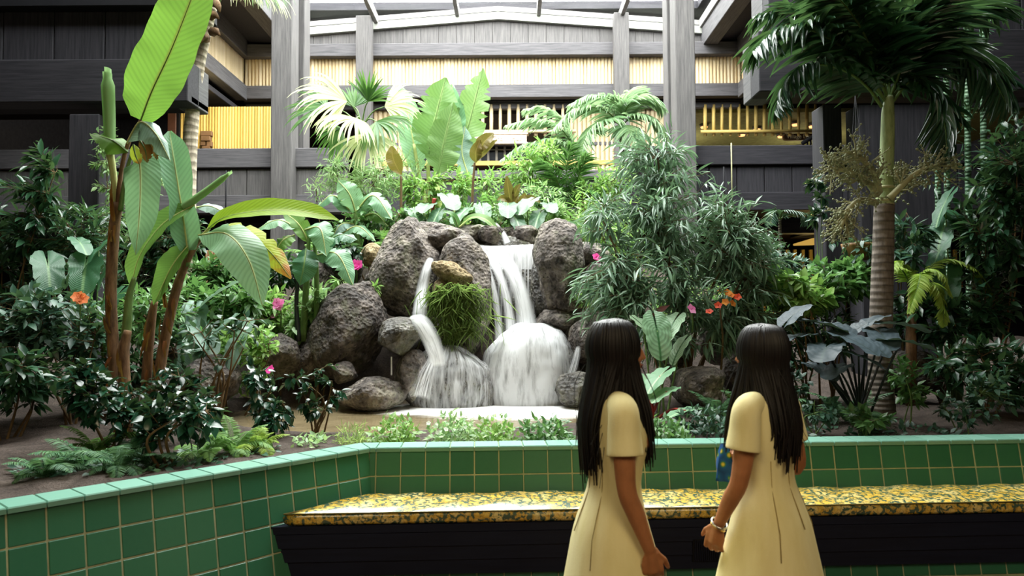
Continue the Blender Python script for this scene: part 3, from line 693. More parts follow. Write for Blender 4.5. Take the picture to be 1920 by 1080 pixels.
def _floral():
    t = NT('yellow_floral_cloth'); v = t.coord('Object'); nn = t.n('ShaderNodeTexNoise', {'Vector': v, 'Scale': 16., 'Detail': 2}).outputs[1]
    w_ = t.mixc(.045, v, nn, 'ADD')
    d = t.vor(w_, 19.); d2 = t.vor(w_, 44., 'DISTANCE_TO_EDGE'); f = t.noise(v, 40, 3)
    fl = t.ramp(d, [(.0, (200, 140, 34)), (.25, (226, 192, 84)), (.5, (212, 170, 60))])
    e1 = t.vor(w_, 19., 'DISTANCE_TO_EDGE'); gate = t.math('MULTIPLY', t.ramp(e1, [(.10, (1, 1, 1, 1)), (.20, (0, 0, 0, 1))]), t.ramp(f, [(.44, (0, 0, 0, 1)), (.50, (1, 1, 1, 1))]))
    petal = t.ramp(d2, [(.02, (1, 1, 1, 1)), (.08, (0, 0, 0, 1))])
    col = t.mixc(t.ramp(t.noise(v, 9, 2), [(.45, (0, 0, 0, 1)), (.65, (.7, .7, .7, 1))]), fl, lin((226, 212, 150)))
    col = t.mixc(t.math('MULTIPLY', petal, .5), col, lin((128, 108, 34)))
    col = t.mixc(gate, col, lin((62, 86, 68)))
    return t.end(t.pbr(col, .27, .8, t.bump(d, .05, .003), Coat_Weight=.6, Coat_Roughness=.16))
cu = empty('seat_cushion', W(1.5, .28, zr1), 'long yellow flowered seat cushion with dark piping on the black bench', 'cushion')
m = MB(); cz0, cz1 = zr1, .492; NS = 60
prof = [(.53, cz0+.004), (.536, cz0+.02), (.536, cz1-.02), (.528, cz1-.006), (.505, cz1+.002), (.40, cz1+.008), (.25, cz1+.010), (.12, cz1+.006), (.075, cz1-.008), (.07, cz0+.004)]
rows = []
for i in range(NS+1):
    row = []
    for (v, z) in prof:
        ul = endL(.075)(v, z); u = ul+(BX-ul)*i/NS; wob = (.006*math.sin(i*1.7+v*9)+.004*math.sin(i*.6)) if z > cz1-.004 else 0
        if i == 0: u += .012*(abs(z-(cz0+cz1)/2) > .02)
        row.append(W(u, v, z+wob))
    rows.append(row)
n = len(prof); vv_ = [q for r in rows for q in r]
m.add(vv_, [(i*n+k, i*n+(k+1) % n, (i+1)*n+(k+1) % n, (i+1)*n+k) for i in range(NS) for k in range(n)], poly=[list(range(n))[::-1], [NS*n+k for k in range(n)]])
m.build('cover', _floral(), cu)
m = MB(); tube(m, [W(endL(.075)(.536, .46), .530, cz1-.002), W(BX, .530, cz1-.002)], .0045, 6); tube(m, [W(endL(.075)(.1, .48), .09, cz1-.001), W(endL(.075)(.53, .48), .528, cz1-.002)], .0045, 6)
m.build('piping', plain('dark_piping', (96, 84, 30), .6), cu)
# ------------------------------------------------------------------ ground, pool, rocks, falling water
def sstep(a, b, x): t = np.clip((x-a)/(b-a), 0, 1); return t*t*(3-2*t)
PCX, PCY = P(760, 780, 6.85)[0], 6.85
def pool_d(x, y):
    yy = (y-PCY)/np.where(y < PCY, 1.0, 1.55); xx = (x-PCX)/1.75
    return np.sqrt(xx*xx+yy*yy)
def H(x, y):
    x = np.asarray(x, float); y = np.asarray(y, float)
    h = .70 + .05*sstep(5.2, 6.5, y)
    g = np.exp(-(np.abs(x+.35)/3.6)**4)
    h = h + 1.75*np.clip((y-7.95)/2.5, 0, 1)**.8*g + .4*sstep(8.2, 11, y)*(1-g) + .5*sstep(11, 15, y)*g
    h = h + .035*(vnoise(np.stack([x*2.1, y*2.1, 0*x], -1), 3)-.5)*2 + .02*(vnoise(np.stack([x*7, y*7, 0*x], -1), 5)-.5)
    d = pool_d(x, y)
    return h - .38*(1-sstep(.86, 1.08, d))
nx, ny = 240, 200
gx = np.linspace(-9, 9, nx); gy = np.concatenate([np.linspace(1.2, 9.5, 140), np.linspace(9.6, 17.2, 60)])
X, Yg = np.meshgrid(gx, gy); Z = H(X, Yg)
front = np.where(X > C0[0], (X-C0[0])*nR[0]+(Yg-C0[1])*nR[1], (X-C0[0])*nL[0]+(Yg-C0[1])*nL[1])   # >0 outside the planter
Xf, Yf = X.copy(), Yg.copy()
out = np.minimum((X-C0[0])*nR[0]+(Yg-C0[1])*nR[1], (X-C0[0])*nL[0]+(Yg-C0[1])*nL[1])
keep = out < -.10
idx = np.arange(nx*ny).reshape(ny, nx)
cell = keep[:-1, :-1] & keep[1:, :-1] & keep[:-1, 1:] & keep[1:, 1:]
q = np.stack([idx[:-1, :-1], idx[:-1, 1:], idx[1:, 1:], idx[1:, :-1]], -1)[cell]
m = MB().add(np.stack([X, Yg, Z], -1).reshape(-1, 3), q); tag(m.build('ground_soil', MT['soil']), kind='structure')
def _water():
    t = NT('murky_pool_water'); v = t.coord('Object', (1, 2.2, 1)); f = t.noise(v, 5, 4, .6); x, y, z = t.sep(t.coord('Object'))[:3]
    fx, fy = P(985, 752, 7.5)[:2]; gx_, gy_ = P(840, 752, 7.4)[:2]
    def near(ax, ay, r): 
        dx = t.math('MULTIPLY', t.math('SUBTRACT', x, float(ax)), 1/r); dy = t.math('MULTIPLY', t.math('SUBTRACT', y, float(ay)), 1.5/r)
        return t.math('SUBTRACT', 1., t.math('SQRT', t.math('ADD', t.math('MULTIPLY', dx, dx), t.math('MULTIPLY', dy, dy))))
    a = t.math('MAXIMUM', near(fx, fy, 1.5), near(gx_, gy_, .9)); a = t.math('ADD', a, t.math('MULTIPLY', t.math('SUBTRACT', f, .5), .45))
    foam = t.ramp(a, [(.02, (0, 0, 0, 1)), (.42, (1, 1, 1, 1))])
    base = t.ramp(f, [(.3, (96, 84, 62)), (.7, (132, 118, 90))])
    col = t.mixc(foam, base, (.86, .86, .85, 1))
    return t.end(t.pbr(col, t.math('ADD', .14, t.math('MULTIPLY', foam, .5)), .5, t.bump(f, .12, .02)))
m = MB(); ang = np.linspace(0, 2*PI, 61)[:-1]; vs = []; RR = np.linspace(0, 1.14, 24)
for r in RR:
    for a in ang:
        yy = math.sin(a)*r; vs.append((PCX+1.75*math.cos(a)*r, PCY+yy*(1.0 if yy < 0 else 1.55), WZ))
q = [(i*60+k, i*60+(k+1) % 60, (i+1)*60+(k+1) % 60, (i+1)*60+k) for i in range(23) for k in range(60)]
m.add(vs, q); tag(m.build('pool_water', _water()), kind='structure')

def rockshape(n, seed, facets=13, amp=.15, fine=.05, taper=0., lo=.72):
    v, f = ico(n); d = v.copy(); rg = np.random.default_rng(seed); r = np.ones(len(v))
    for k in range(facets):
        nn = nz(rg.normal(size=3)); off = lo+(.98-lo)*rg.random(); dt = d @ nn
        lim = np.where(dt > .05, off/np.maximum(dt, .05), 9); r = np.minimum(r, lim)
    r = r*(1+amp*(fbm(d*1.7+seed, seed, 3)-.5)*2)
    rid = 1-np.abs(2*fbm(d*3.2+seed*3, seed+5, 3)-1); r = r + fine*1.8*(rid-.75)
    r = r + fine*.5*(fbm(d*9+seed, seed+9, 3)-.5)
    pit = vnoise(d*16+seed, seed+4); r = r - fine*.7*np.clip((pit-.74)/.26, 0, 1)
    p = d*r[:, None]
    if taper: p[:, 0] *= 1-taper*p[:, 2]; p[:, 1] *= 1-taper*.6*p[:, 2]
    return p, f
ROCKN = [0]
def rock(px, py, Y, hw, hh, dep, label, mat='rock', tilt=0., seed=1, n=5, name='boulder', group=None, **k):
    p, f = rockshape(n, seed, **k); c = P(px, py, Y)
    p = p*np.array([px2m(hw, Y), dep, px2m(hh, Y)])*1.04
    a = math.radians(tilt); ca, sa = math.cos(a), math.sin(a); p = np.stack([p[:, 0]*ca+p[:, 2]*sa, p[:, 1], -p[:, 0]*sa+p[:, 2]*ca], -1)
    base = c.copy(); base[2] += p[:, 2].min(); m = MB().add(p+c, tris=f)
    return tag(m.build(name, MT[mat], None, True, base), label, 'rock', group)
rock(766, 512, 8.45, 62, 102, .5, 'tall grey boulder left of the narrow upper water stream', 'rock', 8, 3, taper=.12)
rock(838, 452, 8.75, 68, 34, .45, 'sloping grey rock slab joining the two tall boulders above the stream', 'rock', 22, 4)
rock(868, 565, 8.25, 56, 112, .42, 'big brown boulder behind the hanging grass tuft between both falls', 'rock', 2, 15, taper=-.05)
rock(848, 512, 7.92, 42, 20, .14, 'tan layered stone slab leaning above the hanging grass tuft', 'rock_t', 28, 6, n=4, facets=14, amp=.12, fine=.12)
rock(826, 540, 7.95, 14, 18, .12, 'small tan stone wedged under the tan slab', 'rock_t', 10, 16, n=3)
rock(1047, 497, 8.25, 47, 86, .42, 'tall grey pitted boulder right of the water sheet', 'rock', -2, 8, taper=-.05, facets=11)
rock(1060, 560, 8.3, 40, 34, .35, 'dark overhanging brown rock under the tall pitted boulder', 'rock_d', 10, 19, n=4)
rock(655, 617, 7.85, 68, 88, .5, 'large dark brown boulder left of the small round boulder', 'rock_d', 22, 12, taper=.1)
rock(751, 632, 7.5, 45, 36, .33, 'rounded brown boulder that the lower stream slides over', 'rock_w', -6, 20, n=4, taper=-.2)
rock(772, 705, 7.55, 30, 50, .3, 'upright mossy rock at the pool edge beneath the rounded boulder', 'rock', 6, 23, n=4)
rock(1044, 604, 8.35, 48, 26, .4, 'flat mossy ledge rock behind the wide white dome of water', 'rock', 4, 31, n=4)
rock(950, 545, 9.0, 92, 100, .35, 'dark wet rock face behind the curved water jets', 'rock_w', 0, 33, n=5)
rock(1022, 540, 8.55, 26, 75, .25, 'mossy dark rock strip between water sheet and pitted boulder', 'rock_w', 0, 37, n=4)
rock(985, 444, 9.4, 45, 22, .4, 'low grey ridge rock behind the top of the water sheet', 'rock', 8, 41, n=4)
rock(880, 442, 9.3, 40, 20, .4, 'low brown ridge rock left of the small black rock', 'rock', -4, 43, n=4)
rock(924, 442, 8.95, 27, 20, .2, 'small black rock at the top of the fall under a leaf', 'rock_d', 10, 47, n=3)
rock(699, 480, 8.7, 20, 24, .25, 'brown square rock left of the tall grey boulder, upper of the pair', 'rock_t', 0, 51, n=3)
rock(703, 520, 8.6, 18, 20, .25, 'brown round rock left of the tall grey boulder, lower of the pair', 'rock', 0, 53, n=3)
rock(592, 522, 8.6, 36, 50, .35, 'dark rock behind the small banana stems', 'rock_d', 12, 57, n=4)
rock(652, 508, 8.8, 26, 42, .3, 'grey rock beside the magenta flower', 'rock', 5, 59, n=4)
rock(590, 662, 7.85, 34, 56, .35, 'dark rock leaning on the left of the large brown boulder', 'rock_d', 24, 61, n=4)
rock(646, 700, 7.45, 24, 22, .22, 'small brown rock under the large brown boulder', 'rock_d', 0, 67, n=3)
rock(700, 738, 7.35, 62, 32, .32, 'flat mossy grey slab at the pool edge left of the falls', 'rock', -10, 71, n=4)
rock(528, 668, 7.6, 44, 44, .35, 'brown boulder at the left end of the pool', 'rock_d', 20, 73, n=4)
rock(446, 640, 7.6, 40, 40, .35, 'brown rock behind the bare branches left of the pool', 'rock', 0, 79, n=4)
rock(472, 588, 8.4, 36, 40, .3, 'pale grey rock behind the low pink flowers', 'rock', 0, 83, n=4)
rock(395, 712, 6.7, 50, 48, .3, 'dark grey boulder behind the glossy shrubs at left', 'rock_d', 8, 87, n=4)
rock(352, 672, 7.2, 40, 40, .3, 'purplish grey rock below the hanging pale leaf at left', 'rock', 0, 89, n=4)
rock(1108, 478, 8.7, 36, 26, .3, 'grey rock at the right shoulder of the pitted boulder', 'rock', 12, 91, n=4)
rock(1128, 520, 8.6, 34, 34, .3, 'grey rock half hidden by narrow leaves right of the pitted boulder', 'rock', 0, 93, n=4)
rock(1092, 640, 8.0, 34, 44, .3, 'grey rock right of the white dome of water', 'rock', 10, 97, n=4)
rock(1075, 728, 7.5, 36, 34, .25, 'wet grey rock at the pool edge behind the left woman', 'rock_w', 0, 101, n=4)
rock(1265, 668, 7.3, 30, 40, .3, 'dark rock right of the patterned big leaf', 'rock_d', 0, 103, n=4)
rock(1310, 725, 6.7, 52, 40, .3, 'bluish grey boulder at the foot of the thin shrub trunk', 'rock', 0, 107, n=4)
rock(1345, 625, 7.6, 40, 66, .3, 'brown rock behind the thin shrub trunk', 'rock', -10, 109, n=4)
rock(1400, 700, 7.2, 46, 46, .3, 'dark rock behind the head of the right woman', 'rock_d', 0, 113, n=4)
rock(1700, 700, 7.2, 62, 44, .35, 'black low rock behind the elephant ear leaves', 'rock_d', 0, 117, n=4)
rock(1150, 700, 7.4, 40, 40, .3, 'grey rock hidden behind the left woman', 'rock_d', 0, 119, n=4)
# domes that the water spreads over
def dome(px, py, Y, hw, hh, dep, seed, label):
    p, f = rockshape(5, seed, facets=6, amp=.13, fine=.035, lo=.84); c = P(px, py, Y)
    p = p*np.array([px2m(hw, Y), dep, px2m(hh, Y)])*1.03; base = c.copy(); base[2] += p[:, 2].min()
    tag(MB().add(p+c, tris=f).build('boulder', MT['rock_w'], None, True, base), label, 'rock'); return p, f, c
D1 = dome(998, 715, 8.0, 92, 104, .42, 201, 'broad wet boulder under the white dome of water')
D2 = dome(846, 730, 7.75, 80, 74, .30, 205, 'smooth wet boulder under the fanned thin water left of the dome')
def _fall(name, streak, lo, hi, edge=.5, opac=1.0, vert=1.2, fade=False):
    t = NT(name); u = t.uvp(); x, y, z = t.sep(u)[:3]
    v = t.comb(t.math('MULTIPLY', x, vert), t.math('MULTIPLY', y, streak), t.math('MULTIPLY', z, 7.)); f = t.noise(v, 1.0, 5, .62)
    al = t.ramp(f, [(lo, (0, 0, 0, 1)), (hi, (1, 1, 1, 1))])
    av = t.math('ABSOLUTE', y); ed = t.ramp(av, [(edge, (1, 1, 1, 1)), (1.0, (0, 0, 0, 1))]) if edge < 1 else 1.
    zf = z if fade else t.math('MULTIPLY', t.ramp(x, [(.0, (0, 0, 0, 1)), (.1, (1, 1, 1, 1))]), t.ramp(t.math('SUBTRACT', x, 1.), [(.82, (1, 1, 1, 1)), (1., (0, 0, 0, 1))]))
    ed = t.math('MULTIPLY', ed, zf)
    al = t.math('MULTIPLY', t.math('MULTIPLY', al, ed), opac)
    d = t.n('ShaderNodeBsdfDiffuse', {'Color': (.92, .93, .95, 1)}).outputs[0]; tr = t.n('ShaderNodeBsdfTranslucent', {'Color': (.92, .93, .95, 1)}).outputs[0]
    a = t.n('ShaderNodeMixShader', {0: .45, 1: d, 2: tr}).outputs[0]; b = t.n('ShaderNodeBsdfTransparent').outputs[0]
    return t.end(t.n('ShaderNodeMixShader', {0: al, 1: b, 2: a}).outputs[0])
MT['fall_a'] = _fall('white_water_stream', 3.5, .18, .5, .4, .97)
MT['fall_b'] = _fall('thin_water_threads', 14., .44, .66, .8, .8, .7)
MT['fall_c'] = _fall('spreading_water', 7., .2, .52, 1.0, .97, .9, True)
MT['fall_d'] = _fall('thin_spreading_water', 9., .34, .64, 1.0, .85, .8, True)
MT['fall_e'] = _fall('thin_water_fan', 7., .34, .62, .3, .85, .8)
def stream(m, pts, wid, n=24, S=9, bulge=.35, seed=0.):
    p = catmull(pts, n); T = tang(p); w_ = np.interp(np.linspace(0, 1, n), np.linspace(0, 1, len(wid)), wid); vs = []; uv = []
    for i in range(n):
        side = nz(np.cross(T[i], np.array([0, -1., .25]))); nr = nz(np.cross(side, T[i]))
        if nr[1] > 0: nr = -nr
        for k in range(S):
            a = -1+2*k/(S-1); vs.append(p[i]+side*a*w_[i]+nr*bulge*w_[i]*(1-a*a)); uv.append((i/(n-1)*2, a, seed))
    m.add(vs, [(i*S+k, i*S+k+1, (i+1)*S+k+1, (i+1)*S+k) for i in range(n-1) for k in range(S-1)], uv=uv)
def veil(m, D, cond, off, fx=lambda e: np.ones(len(e)), zscale=1.):
    p, f, c = D; sc = np.abs(p).max(0); e = p/sc; keep = cond(e, p); nn = nz(p/sc**2)
    ids = np.where(keep)[0]; mp = -np.ones(len(p), int); mp[ids] = np.arange(len(ids)); ff = mp[f]; ff = ff[(ff >= 0).all(1)]
    v = p[ids]+nn[ids]*off+c; a = np.arctan2(e[ids, 0], -e[ids, 1]+.35)
    fd = np.clip((fx(e[ids]))*4, 0, 1); m.add(v, tris=ff, uv=np.stack([(1-e[ids, 2])*zscale*2, a*1.3, fd], -1))
def water(name, label, loc): return empty(name, loc, label, 'waterfall')
wf = water('waterfall', 'main white waterfall pouring from the rock ledge over the broad dome', P(985, 755, 7.6))
wd = lambda n, Y: px2m(n, Y)/1
m = MB()                                       # the flat lip and sheet
lip = []
for k, (py, Y) in enumerate(((457, 9.15), (460, 8.85), (462, 8.72), (470, 8.66), (485, 8.64), (505, 8.62))): lip.append([P(x, py+ (k > 2)*0, Y) for x in np.linspace(878 if k < 3 else 890+(k-3)*4, 1000, 16)])
L_ = np.array(lip); m.add(L_.reshape(-1, 3), [(i*16+k, i*16+k+1, (i+1)*16+k+1, (i+1)*16+k) for i in range(5) for k in range(15)], uv=np.array([(i*.25, -1+2*k/15., .8) for i in range(6) for k in range(16)]))
m.build('sheet', _fall('sheet_water', 10., .15, .62, 1., .92, .5), wf)
m = MB(); thr = []
for k, (py, Y) in enumerate(((462, 8.62), (490, 8.5), (540, 8.46), (600, 8.42), (640, 8.38))): thr.append([P(x, py, Y) for x in np.linspace(928, 1004, 14)])
m.add(np.array(thr).reshape(-1, 3), [(i*14+k, i*14+k+1, (i+1)*14+k+1, (i+1)*14+k) for i in range(4) for k in range(13)], uv=np.array([(i*.4, -1+2*k/13., .2) for i in range(5) for k in range(14)]))
m.build('threads', MT['fall_b'], wf)
for (pts, wv, sd) in (([(915, 478, 8.62), (945, 488, 8.4), (968, 525, 8.2), (983, 575, 8.08), (990, 640, 8.0)], [16, 15, 15, 17, 24], .1),
                      ([(905, 478, 8.62), (925, 492, 8.42), (945, 540, 8.25), (955, 590, 8.15), (962, 650, 8.05)], [13, 11, 9, 10, 16], .35),
                      ([(898, 478, 8.6), (910, 496, 8.42), (926, 545, 8.28), (934, 600, 8.2), (938, 660, 8.1)], [10, 8, 7, 8, 11], .6)):
    m = MB(); stream(m, [P(*q) for q in pts], [px2m(a, 8.3) for a in wv], seed=sd); m.build('jet', MT['fall_a'], wf)
m = MB(); veil(m, D1, lambda e, p: (e[:, 1] < .35) & (e[:, 2] > -.85) & (e[:, 0] > -.95) & (e[:, 0] < .62), .035, lambda e: np.minimum(e[:, 0]+.95, .62-e[:, 0])); m.build('dome_water', MT['fall_c'], wf)
m = MB(); veil(m, D1, lambda e, p: (e[:, 1] < .35) & (e[:, 2] > -.85) & (e[:, 0] < .82), .018, lambda e: .82-e[:, 0]); m.build('dome_film', MT['fall_d'], wf)
m = MB(); stream(m, [P(1085, 650, 7.7), P(1078, 680, 7.55), P(1066, 720, 7.45), P(1058, 750, 7.4)], [px2m(6, 7.5), px2m(8, 7.5), px2m(10, 7.5), px2m(13, 7.5)], seed=.9); m.build('side_trickle', MT['fall_e'], wf)
w2 = water('waterfall', 'narrow white stream sliding down beside the tall grey boulder', P(830, 748, 7.4))
m = MB(); stream(m, [P(808, 484, 8.12), P(800, 505, 8.0), P(792, 545, 7.9), P(786, 603, 7.6)], [px2m(a, 7.9) for a in (7, 10, 13, 16)], seed=.15); m.build('upper_stream', MT['fall_a'], w2)
m = MB(); stream(m, [P(768, 598, 7.42), P(788, 604, 7.28), P(806, 632, 7.22), P(818, 665, 7.25), P(822, 690, 7.25)], [px2m(a, 7.3) for a in (8, 17, 18, 17, 18)], seed=.45); m.build('lower_stream', MT['fall_a'], w2)
m = MB(); veil(m, D2, lambda e, p: (e[:, 1] < .3) & (e[:, 2] > -.9), .02, lambda e: np.minimum(.98-np.abs(e[:, 0]), .35-e[:, 1])); m.build('fan_water', MT['fall_d'], w2)
m = MB(); stream(m, [P(814, 672, 7.3), P(803, 700, 7.2), P(796, 725, 7.15), P(790, 750, 7.1)], [px2m(a, 7.2) for a in (12, 20, 24, 28)], seed=.7); m.build('fan_stream', MT['fall_e'], w2)
m = MB(); stream(m, [P(734, 668, 7.3), P(734, 705, 7.28)], [px2m(2, 7.3)]*2, seed=.7); m.build('drip', MT['fall_a'], w2)
m = MB(); stream(m, [P(928, 420, 9.0), P(944, 440, 8.85), P(952, 458, 8.8)], [px2m(5, 8.9), px2m(6, 8.9), px2m(8, 8.9)], seed=.4); m.build('top_trickle', MT['fall_a'], wf)
# ------------------------------------------------------------------ plants: leaf materials and builders
LM = {}
LM['ban_lit'] = leafm('sunlit_banana_leaf', (96, 140, 46), (110, 156, 56), .55, .42, .35, 30, (104, 112, 40))
LM['ban_lit2'] = leafm('yellow_green_banana_leaf', (140, 172, 34), (160, 186, 50), .55, .42, .35, 26, (176, 190, 80))
LM['ban_bk'] = leafm('soft_green_banana_leaf', (96, 134, 72), (114, 148, 86), .4, .45, .4, 26, (150, 172, 110))
LM['young'] = leafm('young_pale_leaf', (146, 184, 128), (158, 194, 140), .4, .45, .4)
LM['ban_mid'] = leafm('mid_green_banana_leaf', (84, 128, 52), (112, 152, 70), .45, .45, .4, 26, (146, 168, 90))
LM['ban_pale'] = leafm('pale_bluish_banana_leaf', (108, 156, 116), (138, 180, 138), .35, .42, .5, 24, (176, 204, 160))
LM['ban_grey'] = leafm('grey_green_banana_leaf', (116, 146, 132), (140, 168, 152), .3, .5, .4, 24, (170, 190, 170))
LM['ban_dark'] = leafm('dark_green_banana_leaf', (46, 94, 66), (66, 116, 80), .3, .4, .5, 24, (110, 150, 100))
LM['ban_yel'] = leafm('yellowing_banana_leaf', (172, 190, 50), (196, 196, 54), .5, .45, .4, 24, (200, 200, 90), .84, (178, 110, 36))
LM['ban_dry'] = leafm('dried_brown_leaf', (96, 52, 22), (132, 80, 34), .2, .8, .2, 20, (110, 70, 34))
LM['willow'] = leafm('narrow_grey_green_leaf', (74, 108, 84), (128, 160, 132), .25, .34, .6)
LM['fresh'] = leafm('fresh_green_leaf', (96, 146, 70), (150, 184, 98), .4, .4, .45)
LM['paleg'] = leafm('pale_green_leaf', (122, 164, 112), (168, 196, 132), .4, .4, .5)
LM['mid'] = leafm('mid_green_leaf', (58, 104, 54), (98, 142, 78), .35, .4, .45)
LM['deep'] = leafm('deep_green_leaf', (26, 60, 42), (52, 92, 62), .25, .3, .55)
LM['gloss'] = leafm('dark_glossy_leaf', (14, 44, 34), (34, 74, 52), .15, .22, .6)
LM['dull'] = leafm('dull_dark_green_leaf', (30, 62, 50), (62, 98, 76), .2, .4, .45)
LM['olive'] = leafm('olive_brown_leaf', (92, 76, 28), (122, 104, 40), .35, .35, .5, 18, (140, 120, 60))
LM['taro'] = leafm('dark_slate_taro_leaf', (42, 56, 62), (70, 86, 94), .12, .55, .35, 7, (50, 66, 66))
LM['cala'] = leafm('white_veined_leaf', (126, 168, 130), (176, 206, 170), .25, .35, .5, 9, (66, 116, 72), dark=.22)
LM['palm_d'] = leafm('dark_palm_leaflet', (18, 52, 36), (44, 88, 58), .25, .32, .55)
LM['palm_p'] = leafm('pale_palm_leaflet', (120, 156, 120), (168, 192, 150), .4, .4, .5)
LM['fan_p'] = leafm('bleached_fan_leaflet', (186, 196, 140), (222, 224, 182), .45, .5, .4)
LM['fan_d'] = leafm('green_fan_leaflet', (48, 92, 44), (92, 134, 62), .4, .4, .5)
LM['fern'] = leafm('pale_fern_pinna', (90, 138, 72), (132, 170, 92), .4, .5, .35)
LM['fern_d'] = leafm('bluish_fern_pinna', (58, 104, 76), (96, 138, 92), .35, .5, .35)
LM['fern_y'] = leafm('yellow_green_fern_pinna', (128, 162, 62), (166, 188, 84), .45, .5, .35)
LM['grass'] = leafm('fine_grass_blade', (120, 152, 80), (176, 196, 120), .5, .5, .35)
def petal(name, c, c2): return leafm(name, c, c2, .35, .5, .3)
LM['pink'] = petal('pink_petal', (226, 96, 168), (240, 160, 206)); LM['mag'] = petal('magenta_petal', (214, 40, 140), (232, 84, 170))
LM['red'] = petal('red_petal', (190, 44, 28), (222, 84, 40)); LM['orange'] = petal('orange_petal', (224, 116, 62), (240, 150, 96)); LM['white'] = petal('white_petal', (226, 230, 220), (244, 244, 238))
LM['flame'] = petal('flame_petal', (224, 120, 40), (236, 160, 70)); LM['bract'] = petal('dusky_red_leaf', (104, 50, 48), (140, 76, 72))
def tpl(kind):
    """leaf template: length 1 along +Y from the base, width 1, normal +Z"""
    prof = {'lance': (0, .55, .95, 1, .8, .42, 0), 'ovate': (0, .75, 1, .92, .68, .34, 0), 'round': (.2, .8, 1, 1, .86, .5, 0), 'needle': (.5, .9, 1, 1, .85, .5, 0), 'petal': (.1, .5, .85, 1, 1, .8, .2)}[kind]
    n = len(prof); ys = np.linspace(0, 1, n); v = []; uv = []
    for i, y in enumerate(ys):
        z = -.16*y*y; wv = prof[i]*.5
        for sx in (-1, 0, 1): v.append((sx*wv, y, z+(.10*abs(sx)*prof[i])*.5)); uv.append((y, sx, 0))
    q = [(i*3+k, i*3+k+1, i*3+k+4, i*3+k+3) for i in range(n-1) for k in range(2)]
    return np.array(v), np.array(q), np.array(uv, float)
def tpl_lo(kind):
    v, q, u = tpl(kind); sel = [0, 2, 4, 6]; ids = [r*3+k for r in sel for k in range(3)]
    return v[ids], np.array([(i*3+k, i*3+k+1, i*3+k+4, i*3+k+3) for i in range(3) for k in range(2)]), u[ids]
TP = {k: tpl(k) for k in ('lance', 'ovate', 'round', 'needle', 'petal')}; TPL = {k: tpl_lo(k) for k in TP}
def leaves(mb, T, pos, dirv, nrm, L, Wd, curl=1.0):
    """many leaves at once; pos,dir,nrm are (N,3), L and Wd are (N,)"""
    v, q, u = T; N = len(pos)
    if N == 0: return
    d = nz(np.asarray(dirv, float)); s = nz(np.cross(d, nrm)); n = np.cross(s, d)
    V = pos[:, None]+s[:, None]*(v[None, :, 0:1]*Wd[:, None, None])+d[:, None]*(v[None, :, 1:2]*L[:, None, None])+n[:, None]*(v[None, :, 2:3]*L[:, None, None]*curl)
    k = len(v); Q = (q[None]+(np.arange(N)*k)[:, None, None]).reshape(-1, 4)
    mb.add(V.reshape(-1, 3), Q, uv=np.tile(u, (N, 1)))
UP = np.array([0, 0, 1.])
def rv(n): return nz(RNG.normal(size=(n, 3)))
def twig_leaves(lm, sm, a, b, n, T, L, Wd, droop, spread=.9, tw=.004, sides=4, start=.25):
    """a bent twig from a to b with leaves in alternation"""
    mid = (a+b)/2+RNG.normal(size=3)*np.linalg.norm(b-a)*.08; p = catmull([a, mid, b], 7)
    if sm is not None and tw: tube(sm, p, [tw, tw*.4], sides, None, False)
    t = np.linspace(start, 1, n); pos = np.stack([np.interp(t, np.linspace(0, 1, 7), p[:, k]) for k in range(3)], -1)
    ax = nz(b-a); d = rv(n); d = nz(d-ax*(d@ax)[:, None])*spread+ax*(.55+.5*t)[:, None]-UP*droop*(.6+.8*RNG.random(n))[:, None]
    nn = UP+rv(n)*.55; l = L*(.6+.6*RNG.random(n))
    leaves(lm, T, pos, d, nn, l, l*Wd/L)
def blobpts(bl, n, shell=.55):
    """random points in weighted ellipsoids (cx,cy,cz,rx,ry,rz)"""
    bl = np.asarray(bl, float); w_ = bl[:, 3]*bl[:, 5]; k = RNG.choice(len(bl), n, p=w_/w_.sum()); d = rv(n); r = (shell+(1-shell)*RNG.random(n))**.7
    return bl[k, :3]+d*r[:, None]*bl[k, 3:6], bl[k, :3], k
def PB(px, py, Y, rx, ry, dep): return [*P(px, py, Y), px2m(rx, Y), dep, px2m(ry, Y)]
def shrub(name, label, cat, base, blobs, ntip, per, kind, L, Wd, lmat, smat='twig', nstem=4, sr=.014, droop=.4, tlen=.25, group=None, lo=False, tw=.004, spread=.9, flowers=None, shell=.5):
    base = np.asarray(base, float); root = empty(name, base, label, cat, group)
    st = MB(); lm = MB(); T = (TPL if lo else TP)[kind]; bl = np.asarray(blobs, float)
    stems = []
    for k in range(nstem):
        b = bl[k % len(bl)]; tgt = b[:3]+RNG.normal(size=3)*b[3:6]*.35; o = base+np.array([RNG.normal()*.03, RNG.normal()*.03, -.04])
        mid = (o*.55+tgt*.45)+np.array([RNG.normal()*.06, RNG.normal()*.06, .08]); p = catmull([o, mid, tgt], 12); tube(st, p, [sr, sr*.35], 6, None, False); stems.append(p)
    sp = np.concatenate([p[4:] for p in stems])
    tips, cen, _ = blobpts(blobs, ntip, shell)
    for tpnt in tips:
        d = np.linalg.norm(sp-tpnt, axis=1); a = sp[np.argmin(d)]; dist = np.linalg.norm(tpnt-a)
        if dist > tlen*1.6: 
            j = tpnt+(a-tpnt)*(tlen/dist); tube(st, catmull([a, (a+j)/2+np.array([0, 0, .04*dist]), j], 6), [tw*1.4, tw], 4, None, False); a = j
        twig_leaves(lm, st, a, tpnt, per, T, L, Wd, droop, spread, tw)
    so = st.build('stem', MT[smat], root); 
    lo_ = lm.build('foliage', LM[lmat], root); lo_['kind'] = 'stuff'
    if flowers:
        mat, n, r = flowers[:3]; pts, c, _ = blobpts(blobs, n, .92)
        for q in pts:
            q[1] = min(q[1], base[1]-.0) if len(flowers) > 3 else q[1]
            flower(root, q, r, mat)
    return root
